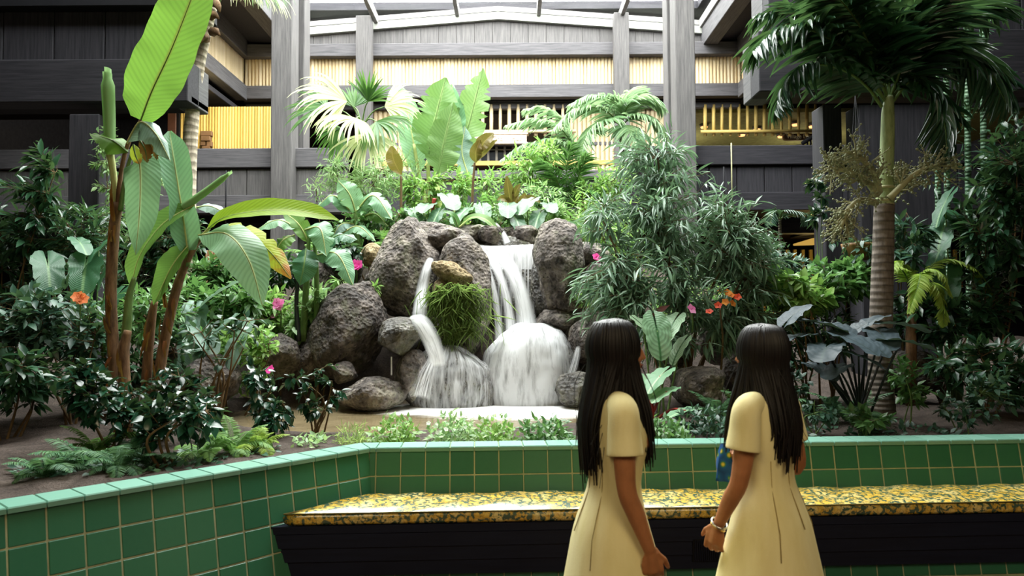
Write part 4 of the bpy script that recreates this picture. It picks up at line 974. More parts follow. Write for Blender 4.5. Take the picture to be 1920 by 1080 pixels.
def flower(root, c, r, mat, npet=5):
    m = MB(); ax = nz(np.array([RNG.normal()*.4, -1, .6+RNG.normal()*.3])); e = nz(np.cross(ax, UP)); f = np.cross(ax, e); a = np.arange(npet)*2*PI/npet+RNG.random()
    d = e*np.cos(a)[:, None]+f*np.sin(a)[:, None]+ax*.35
    leaves(m, TPL['petal'], np.repeat(c[None], npet, 0), d, np.repeat(ax[None], npet, 0), np.full(npet, r), np.full(npet, r*.9))
    tube(m, [c, c+ax*r*.4], [r*.1, r*.06], 5)
    return m.build('flower', LM[mat], root)
def mass(name, label, blobs, n, kind, L, Wd, lmat, droop=.3, up=.3, lo=True, cat='foliage', base=None, kind_='stuff'):
    """dense low growth nobody could count: leaves on short stalks, one object"""
    pts, c, k = blobpts(blobs, n, .35); m = MB(); d = nz(pts-c)+rv(n)*.6+UP*up-UP*droop*RNG.random(n)[:, None]; nn = UP+rv(n)*.5+np.array([0, -.35, 0]); l = L*(.55+.75*RNG.random(n))
    g = H(pts[:, 0], pts[:, 1]); pts[:, 2] = np.maximum(pts[:, 2], g+.01)
    leaves(m, (TPL if lo else TP)[kind], pts, d, nn, l, l*Wd/L)
    b = np.asarray(blobs)[0]; bb = np.array([b[0], b[1], float(H(b[0], b[1]))]) if base is None else base
    return tag(m.build(name, LM[lmat], None, True, bb), label, cat, None, kind_)
# ---- big blades along a spine (banana leaves)
def blade(mb, spine, width, nrm, n=26, fold=.25, prof=None, tear=0., wave=.03, seed=0, roll=None, shape='banana', thick=0.):
    p = catmull(spine, n); T = tang(p); rg = np.random.default_rng(seed); S = 7; t = np.linspace(0, 1, n); vs = []; uv = []
    if prof is None: prof = [.0, .62, .9, 1, 1, .95, .82, .5, .04] if shape == 'banana' else [0, .6, .95, 1, .9, .7, .45, .2, 0]
    w_ = np.interp(t, np.linspace(0, 1, len(prof)), prof)*width*.5; nr = np.asarray(nrm, float); nr = np.tile(nr, (n, 1)) if nr.ndim == 1 else catmull(nr, n)
    ph = rg.random()*6; wl, wr = w_.copy(), w_.copy()
    if tear:
        for arr in (wl, wr):
            for c in np.where(rg.random(n) < tear)[0]: arr[c] *= .45+.35*rg.random()
    for i in range(n):
        sd = nz(np.cross(T[i], nr[i])); nn = nz(np.cross(sd, T[i]))
        for k in range(S):
            a = -1+2*k/(S-1); ww = wl[i] if a < 0 else wr[i]
            wv = wave*width*abs(a)*math.sin(t[i]*17+ph+a*1.3)+.4*wave*width*abs(a)*math.sin(t[i]*41+ph*2+a*3)
            vs.append(p[i]+sd*a*ww*math.cos(fold*abs(a))+nn*(abs(a)*ww*math.sin(fold)+wv)); uv.append((t[i], a, 0))
    mb.add(vs, [(i*S+k, i*S+k+1, (i+1)*S+k+1, (i+1)*S+k) for i in range(n-1) for k in range(S-1)], uv=uv)
def midrib(mb, spine, r, n=18): tube(mb, catmull(spine, n), [r, r*.25], 6, None, False)
def PP(*pts): return [P(*q) for q in pts]
FW = np.array([0, -1., .35])
def bleaf(root, pts, wpx, mat, nrm=FW, fold=.25, tear=0., seed=0, name='leaf', label=None, wave=.03, prof=None, rib=True, n=26):
    sp = PP(*pts); Y = np.mean([q[2] for q in pts]); m = MB(); blade(m, sp, px2m(wpx, Y), nrm, n, fold, prof, tear, wave, seed)
    o = m.build(name, LM[mat], root); 
    if rib:
        k = MB(); midrib(k, [q+np.array([0, -.0, -.004]) for q in sp], px2m(2.0, Y)); k.build('midrib', MT['stem_y' if mat in ('ban_pale', 'ban_grey', 'ban_mid') else 'stem_g'], o)
    if label: o['label'] = label
    return o
def rolled(root, pts, r0, r1, mat):
    """a young leaf still rolled into a tube"""
    p = catmull(PP(*pts), 16); Y = pts[0][2]; T = tang(p); vs = []; uv = []; S = 15
    for i in range(16):
        t = i/15; r = px2m(r0+(r1-r0)*t, Y)*(1-.35*(t > .93)); e = nz(np.cross(T[i], np.array([0, -1, .1]))); f = np.cross(e, T[i])
        for k in range(S):
            a = 2.6*PI*k/(S-1); rr = r*(1-.28*k/(S-1)); q = p[i]+rr*(math.cos(a)*e+math.sin(a)*f)+(T[i]*.05*(k/(S-1)-.3) if i == 15 else 0); vs.append(q); uv.append((t, k/(S-1)*2-1, 0))
    m = MB().add(vs, [(i*S+k, i*S+k+1, (i+1)*S+k+1, (i+1)*S+k) for i in range(15) for k in range(S-1)], uv=uv)
    return m.build('rolled_leaf', LM[mat], root)
def pipe(root, pts, r, mat, name, sides=10, n=16):
    Y = pts[0][2]; m = MB(); tube(m, catmull(PP(*pts), n), [px2m(q, Y) for q in r], sides); return m.build(name, MT[mat], root)
# ---- front banana plants
G = lambda x, y: float(H(x, y))
b0 = P(226, 818, 5.7); b0[2] = G(b0[0], b0[1])-.02
B1 = empty('banana_plant', b0, 'tall front banana plant at the left with one huge upright sunlit leaf', 'plant')
Y = 5.7
pipe(B1, [(228, 822, Y), (216, 700, Y), (208, 560, Y), (214, 430, Y), (222, 380, Y)], [13, 11, 10, 10, 9], 'trunk_br', 'trunk')
pipe(B1, [(252, 830, Y-.1), (236, 740, Y-.1), (232, 660, Y-.1), (240, 620, Y-.1)], [13, 11, 10, 7], 'trunk_br', 'trunk')
pipe(B1, [(222, 395, Y), (226, 330, Y), (240, 270, Y), (264, 225, Y)], [6, 4, 4, 3], 'trunk_br', 'leaf_stalk')
pipe(B1, [(220, 395, Y+.02), (213, 330, Y+.02), (206, 285, Y+.02)], [6, 6, 7], 'stem_y', 'leaf_stalk')
pipe(B1, [(226, 395, Y-.02), (236, 330, Y-.02), (246, 290, Y-.02)], [5, 4, 3], 'stem_g', 'leaf_stalk')
bleaf(B1, [(264, 225, Y), (285, 170, Y-.03), (320, 95, Y-.08), (352, 15, Y-.1), (385, -75, Y-.05)], 150, 'ban_lit', (-.25, -1, .25), .12, .0, 1, label='huge upright sunlit banana leaf', wave=.018, n=40, prof=[.3, .78, .96, 1, 1, .96, .84, .55, .05])
rolled(B1, [(206, 290, Y+.02), (205, 230, Y+.02), (201, 135, Y)], 10, 14, 'young')
bleaf(B1, [(238, 268, Y-.05), (262, 228, Y-.1), (292, 250, Y-.14), (320, 302, Y-.1)], 66, 'ban_grey', np.array([[-.3, -.4, 1], [0, -.9, .8], [.6, -.8, .5], [.7, -.8, .2]]), -.75, .12, 2, label='drooping torn grey green leaf', wave=.05)
bleaf(B1, [(240, 285, Y-.02), (210, 262, Y-.06), (168, 250, Y-.12)], 58, 'ban_lit', (-.1, -.7, .8), -.4, .05, 3, label='short yellow green leaf pointing left')
bleaf(B1, [(250, 288, Y-.02), (262, 306, Y-.08), (262, 390, Y-.06), (254, 478, Y)], 74, 'ban_pale', (.25, -1, .0), -.5, .04, 4, label='long hanging folded leaf', wave=.04)
bleaf(B1, [(262, 262, Y-.1), (272, 280, Y-.13), (276, 305, Y-.13)], 26, 'ban_dry', (.2, -1, .1), -.5, .2, 5, name='dried_leaf', label='dried brown leaf scrap')
bleaf(B1, [(284, 262, Y-.08), (291, 282, Y-.1), (294, 300, Y-.1)], 16, 'ban_dry', (.2, -1, .1), -.5, .2, 6, name='dried_leaf')
bleaf(B1, [(250, 270, Y-.08), (254, 290, Y-.1), (262, 308, Y-.1)], 22, 'ban_yel', (.2, -1, .1), -.4, .0, 7)
b0 = P(296, 805, 5.95); b0[2] = G(b0[0], b0[1])-.02; Y = 5.95
B2 = empty('banana_plant', b0, 'leaning banana plant with a long level yellow green leaf reaching right', 'plant')
pipe(B2, [(292, 800, Y), (300, 690, Y), (326, 560, Y), (350, 490, Y), (374, 448, Y)], [11, 10, 9, 7, 5], 'trunk_br', 'trunk')
pipe(B2, [(272, 806, Y), (276, 690, Y), (284, 600, Y), (290, 565, Y)], [10, 9, 8, 6], 'trunk_br', 'trunk')
pipe(B2, [(236, 640, Y-.2), (242, 560, Y-.2), (252, 520, Y-.2)], [9, 7, 4], 'stem_g', 'leaf_stalk')
pipe(B2, [(350, 500, Y), (352, 455, Y), (347, 400, Y)], [6, 8, 4], 'ban' if 0 else 'stem_g', 'leaf_stalk')
bleaf(B2, [(352, 470, Y-.03), (340, 385, Y-.05), (326, 300, Y-.04), (318, 246, Y)], 62, 'ban_pale', (.5, -1, .1), .45, .0, 11, label='upright bluish green leaf', prof=[.5, .95, .9, .7, .95, 1, .95, .7, .1])
rolled(B2, [(345, 388, Y-.05), (385, 360, Y-.08), (430, 325, Y-.1)], 9, 6, 'young')
bleaf(B2, [(388, 430, Y-.03), (425, 406, Y-.08), (500, 394, Y-.15), (575, 398, Y-.2), (636, 413, Y-.22)], 56, 'ban_lit2', (-.05, -.75, .75), .3, .0, 12, label='long level yellow green leaf', wave=.02)
bleaf(B2, [(372, 440, Y-.05), (425, 438, Y-.2), (466, 486, Y-.3), (492, 572, Y-.3)], 92, 'ban_pale', (.35, -.85, .6), -.25, .03, 13, label='broad drooping pale leaf')
bleaf(B2, [(365, 383, Y-.06), (305, 420, Y-.12), (262, 480, Y-.16), (245, 542, Y-.15)], 62, 'ban_mid', (-.5, -1, .3), .3, .02, 14, label='curved leaf with its tip hanging to the lower left')
bleaf(B2, [(352, 460, Y-.05), (322, 500, Y-.1), (288, 572, Y-.1)], 58, 'ban_mid', (-.4, -1, .3), .3, .0, 15)
bleaf(B2, [(368, 388, Y+.05), (395, 386, Y+.08), (428, 402, Y+.1)], 36, 'ban_grey', (0, -.6, .8), -.3, .0, 16)
bleaf(B2, [(398, 436, Y+.1), (455, 436, Y+.15), (505, 470, Y+.2), (546, 522, Y+.2)], 58, 'ban_yel', (.3, -.9, .5), -.3, .05, 17, label='yellowing leaf with a scorched orange tip')
pipe(B2, [(374, 448, Y), (382, 440, Y-.02), (392, 428, Y-.03)], [5, 4, 3], 'stem_y', 'leaf_stalk')
def sheath(root, pts, n, seed):
    rg = np.random.default_rng(seed); p = catmull(PP(*pts), 40)
    for k in range(n):
        i = int(rg.integers(3, 36)); q = p[i]+np.array([rg.normal()*.022, -.035, 0]); e = q+np.array([rg.normal()*.03, -.02-.02*rg.random(), (-1 if k % 2 else 1)*(.10+.12*rg.random())])
        m = MB(); blade(m, [q, (q+e)/2+np.array([0, -.012, 0]), e], .022+.02*rg.random(), (rg.normal()*.3, -1, 0), 7, .3, [.6, 1, .8, .5, .1], .15, .08, k); m.build('dry_sheath', LM['ban_dry'], root)
sheath(B1, [(228, 822, 5.66), (216, 700, 5.66), (208, 560, 5.66), (214, 430, 5.66), (222, 380, 5.66)], 16, 1); sheath(B1, [(252, 830, 5.56), (236, 740, 5.56), (232, 660, 5.56)], 8, 2)
sheath(B2, [(292, 800, 5.92), (300, 690, 5.92), (326, 560, 5.92), (350, 490, 5.92)], 12, 3); sheath(B2, [(272, 806, 5.92), (276, 690, 5.92), (284, 600, 5.92)], 6, 4)
def banana(label, base, leafs, stalks, name='banana_plant', group=None):
    b = P(*base); r = empty(name, b, label, 'plant', group)
    for k, st in enumerate(stalks): pipe(r, *st)
    for k, lf in enumerate(leafs):
        pts, wpx, mat = lf[:3]; kw = lf[3] if len(lf) > 3 else {}
        bleaf(r, pts, wpx, mat, kw.get('nrm', FW), kw.get('fold', .25), kw.get('tear', .05), 31+k*7+int(base[0]), wave=.045, n=40)
    return r
Y = 7.7
banana('small banana clump with hanging pale leaves in front of the rocks left of the falls', (572, 640, Y), [
    ([(560, 428, Y), (520, 412, Y-.1), (474, 434, Y-.15)], 38, 'ban_pale', dict(nrm=(-.2, -.6, .8), fold=-.35)),
    ([(572, 430, Y), (600, 428, Y-.15), (612, 480, Y-.2)], 52, 'ban_pale', dict(nrm=(.3, -.9, .5), fold=-.3)),
    ([(574, 465, Y-.1), (570, 495, Y-.2), (562, 535, Y-.2)], 52, 'ban_dark', dict(nrm=(0, -1, .2), fold=-.3)),
    ([(592, 478, Y), (632, 476, Y-.15), (662, 534, Y-.2)], 52, 'ban_pale', dict(nrm=(.3, -.8, .6), fold=-.3, tear=.15)),
    ([(580, 455, Y), (560, 420, Y), (530, 395, Y+.05)], 34, 'ban_mid', dict(nrm=(0, -.8, .6))),
    ([(598, 470, Y+.1), (635, 440, Y+.1), (672, 450, Y+.1)], 46, 'ban_dark', dict(nrm=(0, -.5, .9), fold=-.3)),
    ([(552, 440, Y), (530, 450, Y-.1), (512, 480, Y-.1)], 40, 'ban_mid', dict(nrm=(-.3, -.8, .5), fold=-.3))],
    [([(568, 640, Y), (574, 540, Y), (578, 470, Y), (580, 430, Y)], [7, 6, 4, 3], 'stem_g', 'stem'), ([(590, 640, Y), (594, 560, Y), (592, 480, Y), (585, 430, Y)], [6, 5, 4, 3], 'stem_g', 'stem'),
     ([(560, 640, Y-.1), (556, 560, Y-.1), (566, 480, Y-.1)], [5, 4, 3], 'stem_d', 'stem')])
Y = 9.3
banana('low banana clump of broad whitish leaves above the left rocks', (672, 470, Y), [
    ([(668, 402, Y), (656, 365, Y-.1), (634, 338, Y-.12)], 46, 'ban_pale', dict(nrm=(.1, -1, .3), fold=-.2)),
    ([(664, 400, Y), (700, 366, Y-.1), (736, 412, Y-.2)], 48, 'ban_pale', dict(nrm=(.2, -.7, .7), fold=-.4)),
    ([(660, 398, Y), (625, 366, Y-.1), (594, 388, Y-.15)], 40, 'ban_pale', dict(nrm=(-.2, -.6, .8), fold=-.4)),
    ([(640, 438, Y-.1), (672, 424, Y-.2), (704, 452, Y-.25)], 34, 'ban_pale', dict(nrm=(.2, -.6, .8), fold=-.4)),
    ([(668, 420, Y), (640, 420, Y-.1), (622, 446, Y-.1)], 34, 'ban_grey', dict(nrm=(-.2, -.6, .8), fold=-.4)),
    ([(672, 410, Y), (702, 400, Y), (728, 424, Y)], 32, 'ban_mid', dict(nrm=(.2, -.6, .8), fold=-.4))],
    [([(672, 470, Y), (668, 430, Y), (666, 396, Y)], [7, 6, 3], 'stem_g', 'stem'), ([(650, 470, Y), (648, 440, Y-.05), (642, 432, Y-.1)], [5, 4, 3], 'stem_g', 'stem')])
Y = 11.5
banana('back banana clump of tall upright leaves before the bamboo band', (832, 425, Y), [
    ([(784, 330, Y), (772, 250, Y), (752, 160, Y)], 54, 'ban_pale', dict(nrm=(.3, -1, .1))),
    ([(802, 300, Y-.1), (816, 225, Y-.12), (836, 145, Y-.1)], 84, 'ban_bk', dict(nrm=(.2, -1, .2), tear=.16)),
    ([(820, 328, Y-.3), (832, 270, Y-.32), (850, 192, Y-.3)], 68, 'ban_bk', dict(nrm=(.3, -1, .2), tear=.2)),
    ([(862, 295, Y), (884, 215, Y), (906, 128, Y)], 66, 'ban_bk', dict(nrm=(-.1, -1, .2), tear=.3, fold=.1)),
    ([(862, 300, Y+.1), (852, 240, Y+.1), (848, 158, Y+.1)], 62, 'ban_pale', dict(nrm=(-.5, -1, .2))),
    ([(880, 335, Y-.1), (866, 285, Y-.12), (872, 236, Y-.1)], 46, 'ban_grey', dict(nrm=(.5, -1, .2), tear=.1))],
    [([(800, 425, Y), (796, 370, Y), (786, 330, Y), (776, 270, Y)], [5, 5, 4, 3], 'stem_y', 'stem'), ([(816, 425, Y), (806, 370, Y), (802, 300, Y-.1)], [5, 5, 3], 'stem_y', 'stem'),
     ([(832, 425, Y-.2), (822, 370, Y-.3), (820, 328, Y-.3)], [6, 5, 3], 'stem_y', 'stem'), ([(852, 425, Y), (858, 360, Y), (862, 295, Y)], [6, 5, 3], 'stem_y', 'stem'), ([(868, 425, Y), (872, 370, Y), (880, 335, Y-.1)], [6, 5, 3], 'stem_g', 'stem')])
# ---- palms
def frond(root, pts, L, Wd, mat, n=34, droop=.5, ang=.6, rr=2.5, name='frond', nrm=None, both=True, jit=.12, rmat='stem_g', taper=True, px=True, start=.12, curl=1.6):
    """feather frond: a rachis with drooping leaflets"""
    sp = PP(*pts) if px else pts; p = catmull(sp, n*2); T = tang(p); Y = pts[0][2] if px else 8; m = MB(); pos = []; dd = []; nn = []; ll = []
    for i in range(int(n*2*start), n*2):
        t = i/(n*2-1); side = nz(np.cross(T[i], UP if nrm is None else np.asarray(nrm, float))); k = math.sin(PI*min(1, .12+.86*t))**.5 if taper else 1
        for s_ in (-1, 1):
            d = side*s_*math.cos(ang*.6)+T[i]*(ang+.3*t)+RNG.normal(size=3)*jit-UP*droop*.5
            pos.append(p[i]); dd.append(d); nn.append(np.cross(d, side*s_*0+T[i])*s_+UP*.4); ll.append(L*k*(.85+.3*RNG.random()))
    ll = np.array(ll); leaves(m, TP['needle'], np.array(pos), np.array(dd), np.array(nn), ll, np.full(len(ll), Wd)*(.7+.3*ll/L), curl)
    o = m.build(name, LM[mat], root); r = MB(); tube(r, p[::2], [px2m(rr, Y), px2m(rr*.25, Y)], 6, None, False); r.build('rachis', MT[rmat], o); return o
Y = 6.3
b0 = P(1652, 760, Y); b0[2] = G(b0[0], b0[1])-.02
RP = empty('palm_tree', b0, 'ringed grey palm at the right with smooth green crownshaft and tan flower stalks', 'palm')
m = MB(); tp = [P(*q) for q in ((1652, 775, Y), (1651, 700, Y), (1652, 600, Y), (1655, 500, Y), (1658, 384, Y))]; tube(m, catmull(tp, 60), [px2m(q, Y) for q in (26, 22, 20.5, 19.5, 18)], 20); m.build('trunk', MT['trunk_grey'], RP)
m = MB(); tp = [P(*q) for q in ((1658, 386, Y), (1659, 372, Y), (1661, 340, Y), (1664, 260, Y), (1665, 212, Y), (1667, 180, Y))]; tube(m, catmull(tp, 30), [px2m(q, Y) for q in (17, 16, 13, 12.5, 11.5, 8)], 18); m.build('crownshaft', MT['shaft'], RP)
for py in (352, 376, 384):
    m = MB(); c = P(1659, py, Y); loft(m, [(c-UP*.012, px2m(16.5, Y), px2m(16.5, Y)), (c, px2m(18, Y), px2m(18, Y)), (c+UP*.012, px2m(15.5, Y), px2m(15.5, Y))], 18); m.build('collar_ring', MT['bloom_st'], RP)
for pts, L in (([(1653, 200, Y), (1624, 161, Y-.1), (1580, 130, Y-.2), (1535, 121, Y-.3), (1497, 131, Y-.35), (1470, 165, Y-.35), (1456, 205, Y-.35)], .42),
               ([(1660, 190, Y), (1613, 119, Y-.1), (1558, 74, Y-.25), (1510, 54, Y-.35), (1455, 60, Y-.4), (1415, 95, Y-.45)], .5),
               ([(1669, 185, Y), (1702, 92, Y-.1), (1735, 15, Y-.2), (1765, -60, Y-.25)], .62), ([(1664, 185, Y), (1640, 80, Y), (1595, 0, Y-.05), (1530, -50, Y-.1)], .6),
               ([(1672, 185, Y), (1722, 120, Y), (1780, 95, Y-.05), (1850, 130, Y-.1), (1890, 200, Y-.1)], .5), ([(1674, 190, Y), (1708, 152, Y-.1), (1745, 165, Y-.2), (1770, 225, Y-.2), (1776, 290, Y-.2)], .4),
               ([(1667, 185, Y), (1668, 70, Y+.1), (1690, -60, Y+.2)], .6), ([(1664, 190, Y+.05), (1610, 140, Y+.3), (1545, 60, Y+.5), (1480, 20, Y+.6), (1420, 30, Y+.6)], .5),
               ([(1670, 190, Y+.05), (1730, 60, Y+.3), (1800, 10, Y+.5), (1880, 20, Y+.5)], .55), ([(1664, 185, Y), (1618, 60, Y-.3), (1560, -20, Y-.6)], .55)):
    frond(RP, pts, L, .042, 'palm_d', 32, .5, .5, 3.4, jit=.16)
MT['bud'] = plain('pale_olive_bud', (140, 146, 112), .7)
def bloom(root, pts, seed):
    rg = np.random.default_rng(seed); p = catmull(PP(*pts), 14); m = MB(); tube(m, p, [px2m(7, Y), px2m(3, Y)], 8); bm_ = MB(); tips = []; T = tang(p)
    for i in range(3, 14):
        for k in range(3):
            d = nz(T[i]*.9+rg.normal(size=3)*.7); l = .10+.12*rg.random(); a = p[i]; b = a+d*l-UP*.02; tube(m, [a, (a+b)/2+rg.normal(size=3)*.012, b], [.0065, .004], 5, None, False)
            for j in range(5):
                e = nz(d+rg.normal(size=3)*.9); s_ = a+(b-a)*(.4+.6*rg.random()); q = s_+e*(.05+.06*rg.random()); tube(m, [s_, q], [.0028, .002], 3, None, False); tips += [q, (s_+q)/2]
    o = m.build('flower_stalk', MT['bloom_st'], root); v, f = ico(1)
    for c in tips: bm_.add(v*.0105*(.7+.6*rg.random())+c, tris=f)
    k = bm_.build('buds', MT['bud'], o); k['kind'] = 'stuff'
bloom(RP, [(1645, 366, Y-.08), (1625, 340, Y-.15), (1590, 322, Y-.2), (1560, 316, Y-.22)], 1); bloom(RP, [(1648, 360, Y-.08), (1640, 330, Y-.2), (1618, 300, Y-.25), (1600, 288, Y-.28)], 2)
bloom(RP, [(1668, 372, Y-.08), (1692, 348, Y-.12), (1722, 322, Y-.15), (1762, 308, Y-.18)], 3); bloom(RP, [(1643, 380, Y-.08), (1612, 376, Y-.18), (1590, 395, Y-.22), (1578, 425, Y-.24)], 4)
bloom(RP, [(1650, 366, Y+.1), (1668, 335, Y+.2), (1690, 330, Y+.25)], 5)
# tall pale palm at the left, crown out of the frame
Y = 9.0; b0 = P(352, 640, Y); b0[2] = G(b0[0], b0[1])-.02
LP = empty('palm_tree', b0, 'slender leaning palm with whitish bare trunk rising out of the picture at left', 'palm')
m = MB(); tp = [P(*q) for q in ((350, 700, Y), (352, 480, Y), (354, 330, Y), (360, 220, Y), (372, 120, Y), (392, 30, Y), (400, -20, Y))]; tube(m, catmull(tp, 60), [px2m(q, Y) for q in (15, 14, 13.5, 13, 12, 11, 13)], 16); m.build('trunk', MT['trunk_pale'], LP)
for k, (a, c) in enumerate((((398, 60, Y-.1), (412, 66, Y-.25)), ((394, 30, Y-.1), (410, 34, Y-.25)), ((404, 6, Y-.1), (412, 22, Y-.25)), ((388, 72, Y-.08), (372, 82, Y-.2)))):
    m = MB(); tube(m, [P(*a), (P(*a)+P(*c))/2+UP*.03, P(*c)], [px2m(9, Y), px2m(7, Y), px2m(2, Y)], 6); m.build('leaf_scar', MT['trunk_br'], LP)
def fanleaf(root, hub, stalk, axis, nrm, R, nseg, spread, droop, Wd, mat, rmat='stem_g', name='fan_leaf', split=.35):
    """palmate leaf: long segments radiating from a hub and bending down"""
    m = MB(); ax = nz(np.asarray(axis, float)); n0 = nz(np.asarray(nrm, float)); sd = nz(np.cross(ax, n0))
    for k in range(nseg):
        a = spread*(k/(nseg-1)-.5)*2; d0 = ax*math.cos(a)+sd*math.sin(a)+RNG.normal(size=3)*.05; p = [np.array(hub, float)]; d = nz(d0); l = R*(.8+.3*RNG.random())*(1-.2*abs(a)/PI)
        for j in range(9):
            d = nz(d-UP*droop*(j/8)**1.2*(.5+.5*RNG.random())); p.append(p[-1]+d*l/9)
        p = np.array(p); T = tang(p); vs = []; uv = []
        for j in range(10):
            t = j/9; ww = Wd*(.25+.9*t*2 if t < .4 else (1-(t-.4)/.6)**.8)*.5+.001; s2 = nz(np.cross(T[j], n0+np.array([0, -.3, 0])))
            for q in (-1, 0, 1): vs.append(p[j]+s2*q*ww+n0*abs(q)*ww*.35); uv.append((t, q, 0))
        m.add(vs, [(j*3+q, j*3+q+1, j*3+q+4, j*3+q+3) for j in range(9) for q in range(2)], uv=uv)
    o = m.build(name, LM[mat], root)
    if stalk is not None:
        r = MB(); tube(r, catmull([stalk, (np.array(stalk)+hub)/2+UP*.08, hub], 8), [.012, .007], 6, None, False); r.build('leaf_stalk', MT[rmat], o)
    return o
cr = P(408, -22, Y)
for k, (ax, dr) in enumerate((((1, -.5, -.1), .6), ((.6, -1, -.3), .5), ((1, .2, .3), .5), ((-.8, -.4, .4), .5), ((.3, -.7, .8), .4), ((1.4, -.2, -.1), .6))):
    hub = cr+nz(np.array(ax))*.42; fanleaf(LP, hub, cr, np.array(ax)*[1, 1, .5]-UP*.25, UP+np.array([0, -.3, 0]), .62, 30, 1.5, dr, .02, 'fan_p' if k % 2 else 'fan_d')
# drooping fan palm at the back, left of the back bananas
Y = 11.0; b0 = P(668, 430, Y)
FPm = empty('fan_palm', b0, 'drooping fan palm with bleached hanging leaves in front of the parapet end', 'palm')
m = MB(); tube(m, catmull(PP((668, 430, Y), (670, 330, Y), (676, 240, Y)), 20), [px2m(11, Y), px2m(9, Y), px2m(6, Y)], 12); m.build('trunk', MT['stem_g'], FPm)
core = P(678, 238, Y)
for hub, ax, R, dr, mat in (((650, 190, Y-.3), (-1, -.5, .1), .85, .42, 'fan_p'), ((668, 222, Y-.5), (-.3, -.8, -.3), .75, .42, 'fan_p'), ((690, 190, Y-.2), (.3, -.4, 1), .45, .12, 'fan_d'), ((612, 200, Y+.3), (-.9, .3, .3), .75, .25, 'fan_d'),
                            ((722, 200, Y-.1), (1, -.2, .3), .6, .35, 'fan_p'), ((706, 228, Y-.4), (.5, -.6, -.4), .7, .4, 'fan_d'), ((640, 240, Y+.2), (-.6, .2, -.6), .6, .3, 'fan_d'), ((664, 200, Y+.1), (0, .3, 1), .4, .1, 'fan_d'), ((690, 250, Y-.4), (.1, -.6, -.8), .7, .3, 'fan_p')):
    fanleaf(FPm, P(*hub), core, ax, (0, -1, .5), R, 26, 1.15, dr, .045, mat)
# feather palms at the back centre and right
def feather(label, base, top, fr, L, mat, tr=6, nn=26, Wd=.026, trm='trunk_grey', group=None, rr=1.6, droop=.4):
    r = empty('feather_palm', P(*base), label, 'palm', group); m = MB(); a, b = P(*base), P(*top); tube(m, catmull([a, (a+b)/2+np.array([.03, 0, 0]), b], 16), [px2m(tr, base[2]), px2m(tr*.7, base[2])], 10); m.build('trunk', MT[trm], r)
    for f in fr: frond(r, f, L, Wd, mat, nn, droop, .6, rr)
    return r
Y = 12
feather('tall feather palm with pale crown right of the back banana clump', (1160, 430, Y), (1165, 235, Y), [[(1165, 235, Y), (1130, 205, Y-.2), (1080, 205, Y-.4), (1040, 240, Y-.5)], [(1165, 235, Y), (1150, 190, Y), (1110, 180, Y-.2), (1070, 195, Y-.3)], [(1165, 235, Y), (1180, 195, Y-.2), (1215, 185, Y-.3), (1245, 205, Y-.3)],
         [(1165, 235, Y), (1195, 215, Y-.3), (1230, 230, Y-.4), (1250, 265, Y-.5)], [(1165, 235, Y), (1140, 225, Y-.4), (1105, 245, Y-.6), (1090, 290, Y-.7)], [(1165, 235, Y), (1168, 190, Y), (1190, 165, Y+.2)], [(1165, 238, Y), (1176, 240, Y-.5), (1195, 270, Y-.7)]], .42, 'palm_p')
Y = 12.6
feather('pale arching feather palm in front of the pale bamboo screen', (1085, 420, Y), (1085, 300, Y), [[(1085, 300, Y), (1055, 245, Y-.2), (1005, 225, Y-.4), (950, 235, Y-.5)], [(1085, 300, Y), (1060, 235, Y), (1020, 205, Y-.1), (985, 205, Y-.2)], [(1085, 300, Y), (1040, 275, Y-.3), (985, 272, Y-.5), (940, 300, Y-.6)], [(1085, 300, Y), (1100, 250, Y), (1130, 240, Y)], [(1085, 300, Y), (1060, 270, Y-.4), (1020, 262, Y-.6), (1000, 290, Y-.7)]], .36, 'palm_p', 4)
Y = 10.6
feather('dark young feather palm with level leaflets behind the pitted boulder', (1068, 440, Y), (1062, 380, Y), [[(1062, 390, Y), (1062, 320, Y-.2), (1072, 270, Y-.3)], [(1062, 390, Y), (1040, 330, Y-.2), (1012, 300, Y-.3)], [(1062, 390, Y), (1085, 330, Y-.2), (1100, 290, Y-.3)], [(1062, 390, Y), (1030, 370, Y-.3), (1005, 375, Y-.4)], [(1062, 390, Y), (1095, 360, Y-.3), (1120, 362, Y-.4)]], .30, 'mid', 3, 22, .02)
Y = 9.6
feather('small dark feather palm under the right walkway', (1455, 560, Y), (1462, 410, Y), [[(1462, 412, Y), (1485, 398, Y-.1), (1515, 405, Y-.1), (1535, 432, Y-.1)], [(1462, 412, Y), (1450, 395, Y), (1445, 420, Y-.1)], [(1462, 412, Y), (1470, 395, Y-.1), (1500, 400, Y-.2), (1510, 420, Y-.2)]], .16, 'dull', 4, 16, .016, 'trunk_grey')
# ------------------------------------------------------------------ shrubs, ferns, ground cover
def onground(px, Y):
    x = P(px, 600, Y)[0]; return np.array([x, Y, G(x, Y)-.01])
def fernframe(L, seed, arch=.5, npin=22, pw=.16, wd=.028):
    rg = np.random.default_rng(seed); n = 14; p = [np.zeros(3)]; a = 1.15
    for i in range(n): p.append(p[-1]+np.array([0, math.cos(a), math.sin(a)])*L/n); a -= arch*2.1/n*(1+.6*i/n)
    p = np.array(p); sp = catmull(p, npin*2); T = tang(sp); m = MB(); pos = []; d = []; nn = []; ll = []
    for i in range(4, npin*2):
        t = i/(npin*2-1); k = math.sin(PI*(.1+.88*t))**.8
        for s in (-1, 1):
            dd = np.array([s, 0, 0])*.95+T[i]*.45-UP*.18+rg.normal(size=3)*.08; pos.append(sp[i]); d.append(dd); nn.append(np.cross(np.array([1., 0, 0]), T[i])); ll.append(L*pw*k+.004)
    leaves(m, TPL['lance'], np.array(pos), np.array(d), np.array(nn), np.array(ll), np.full(len(ll), wd*L))
    tube(m, sp[::3], [.006*L+.001, .002], 4, None, False); return m
_fc = {}
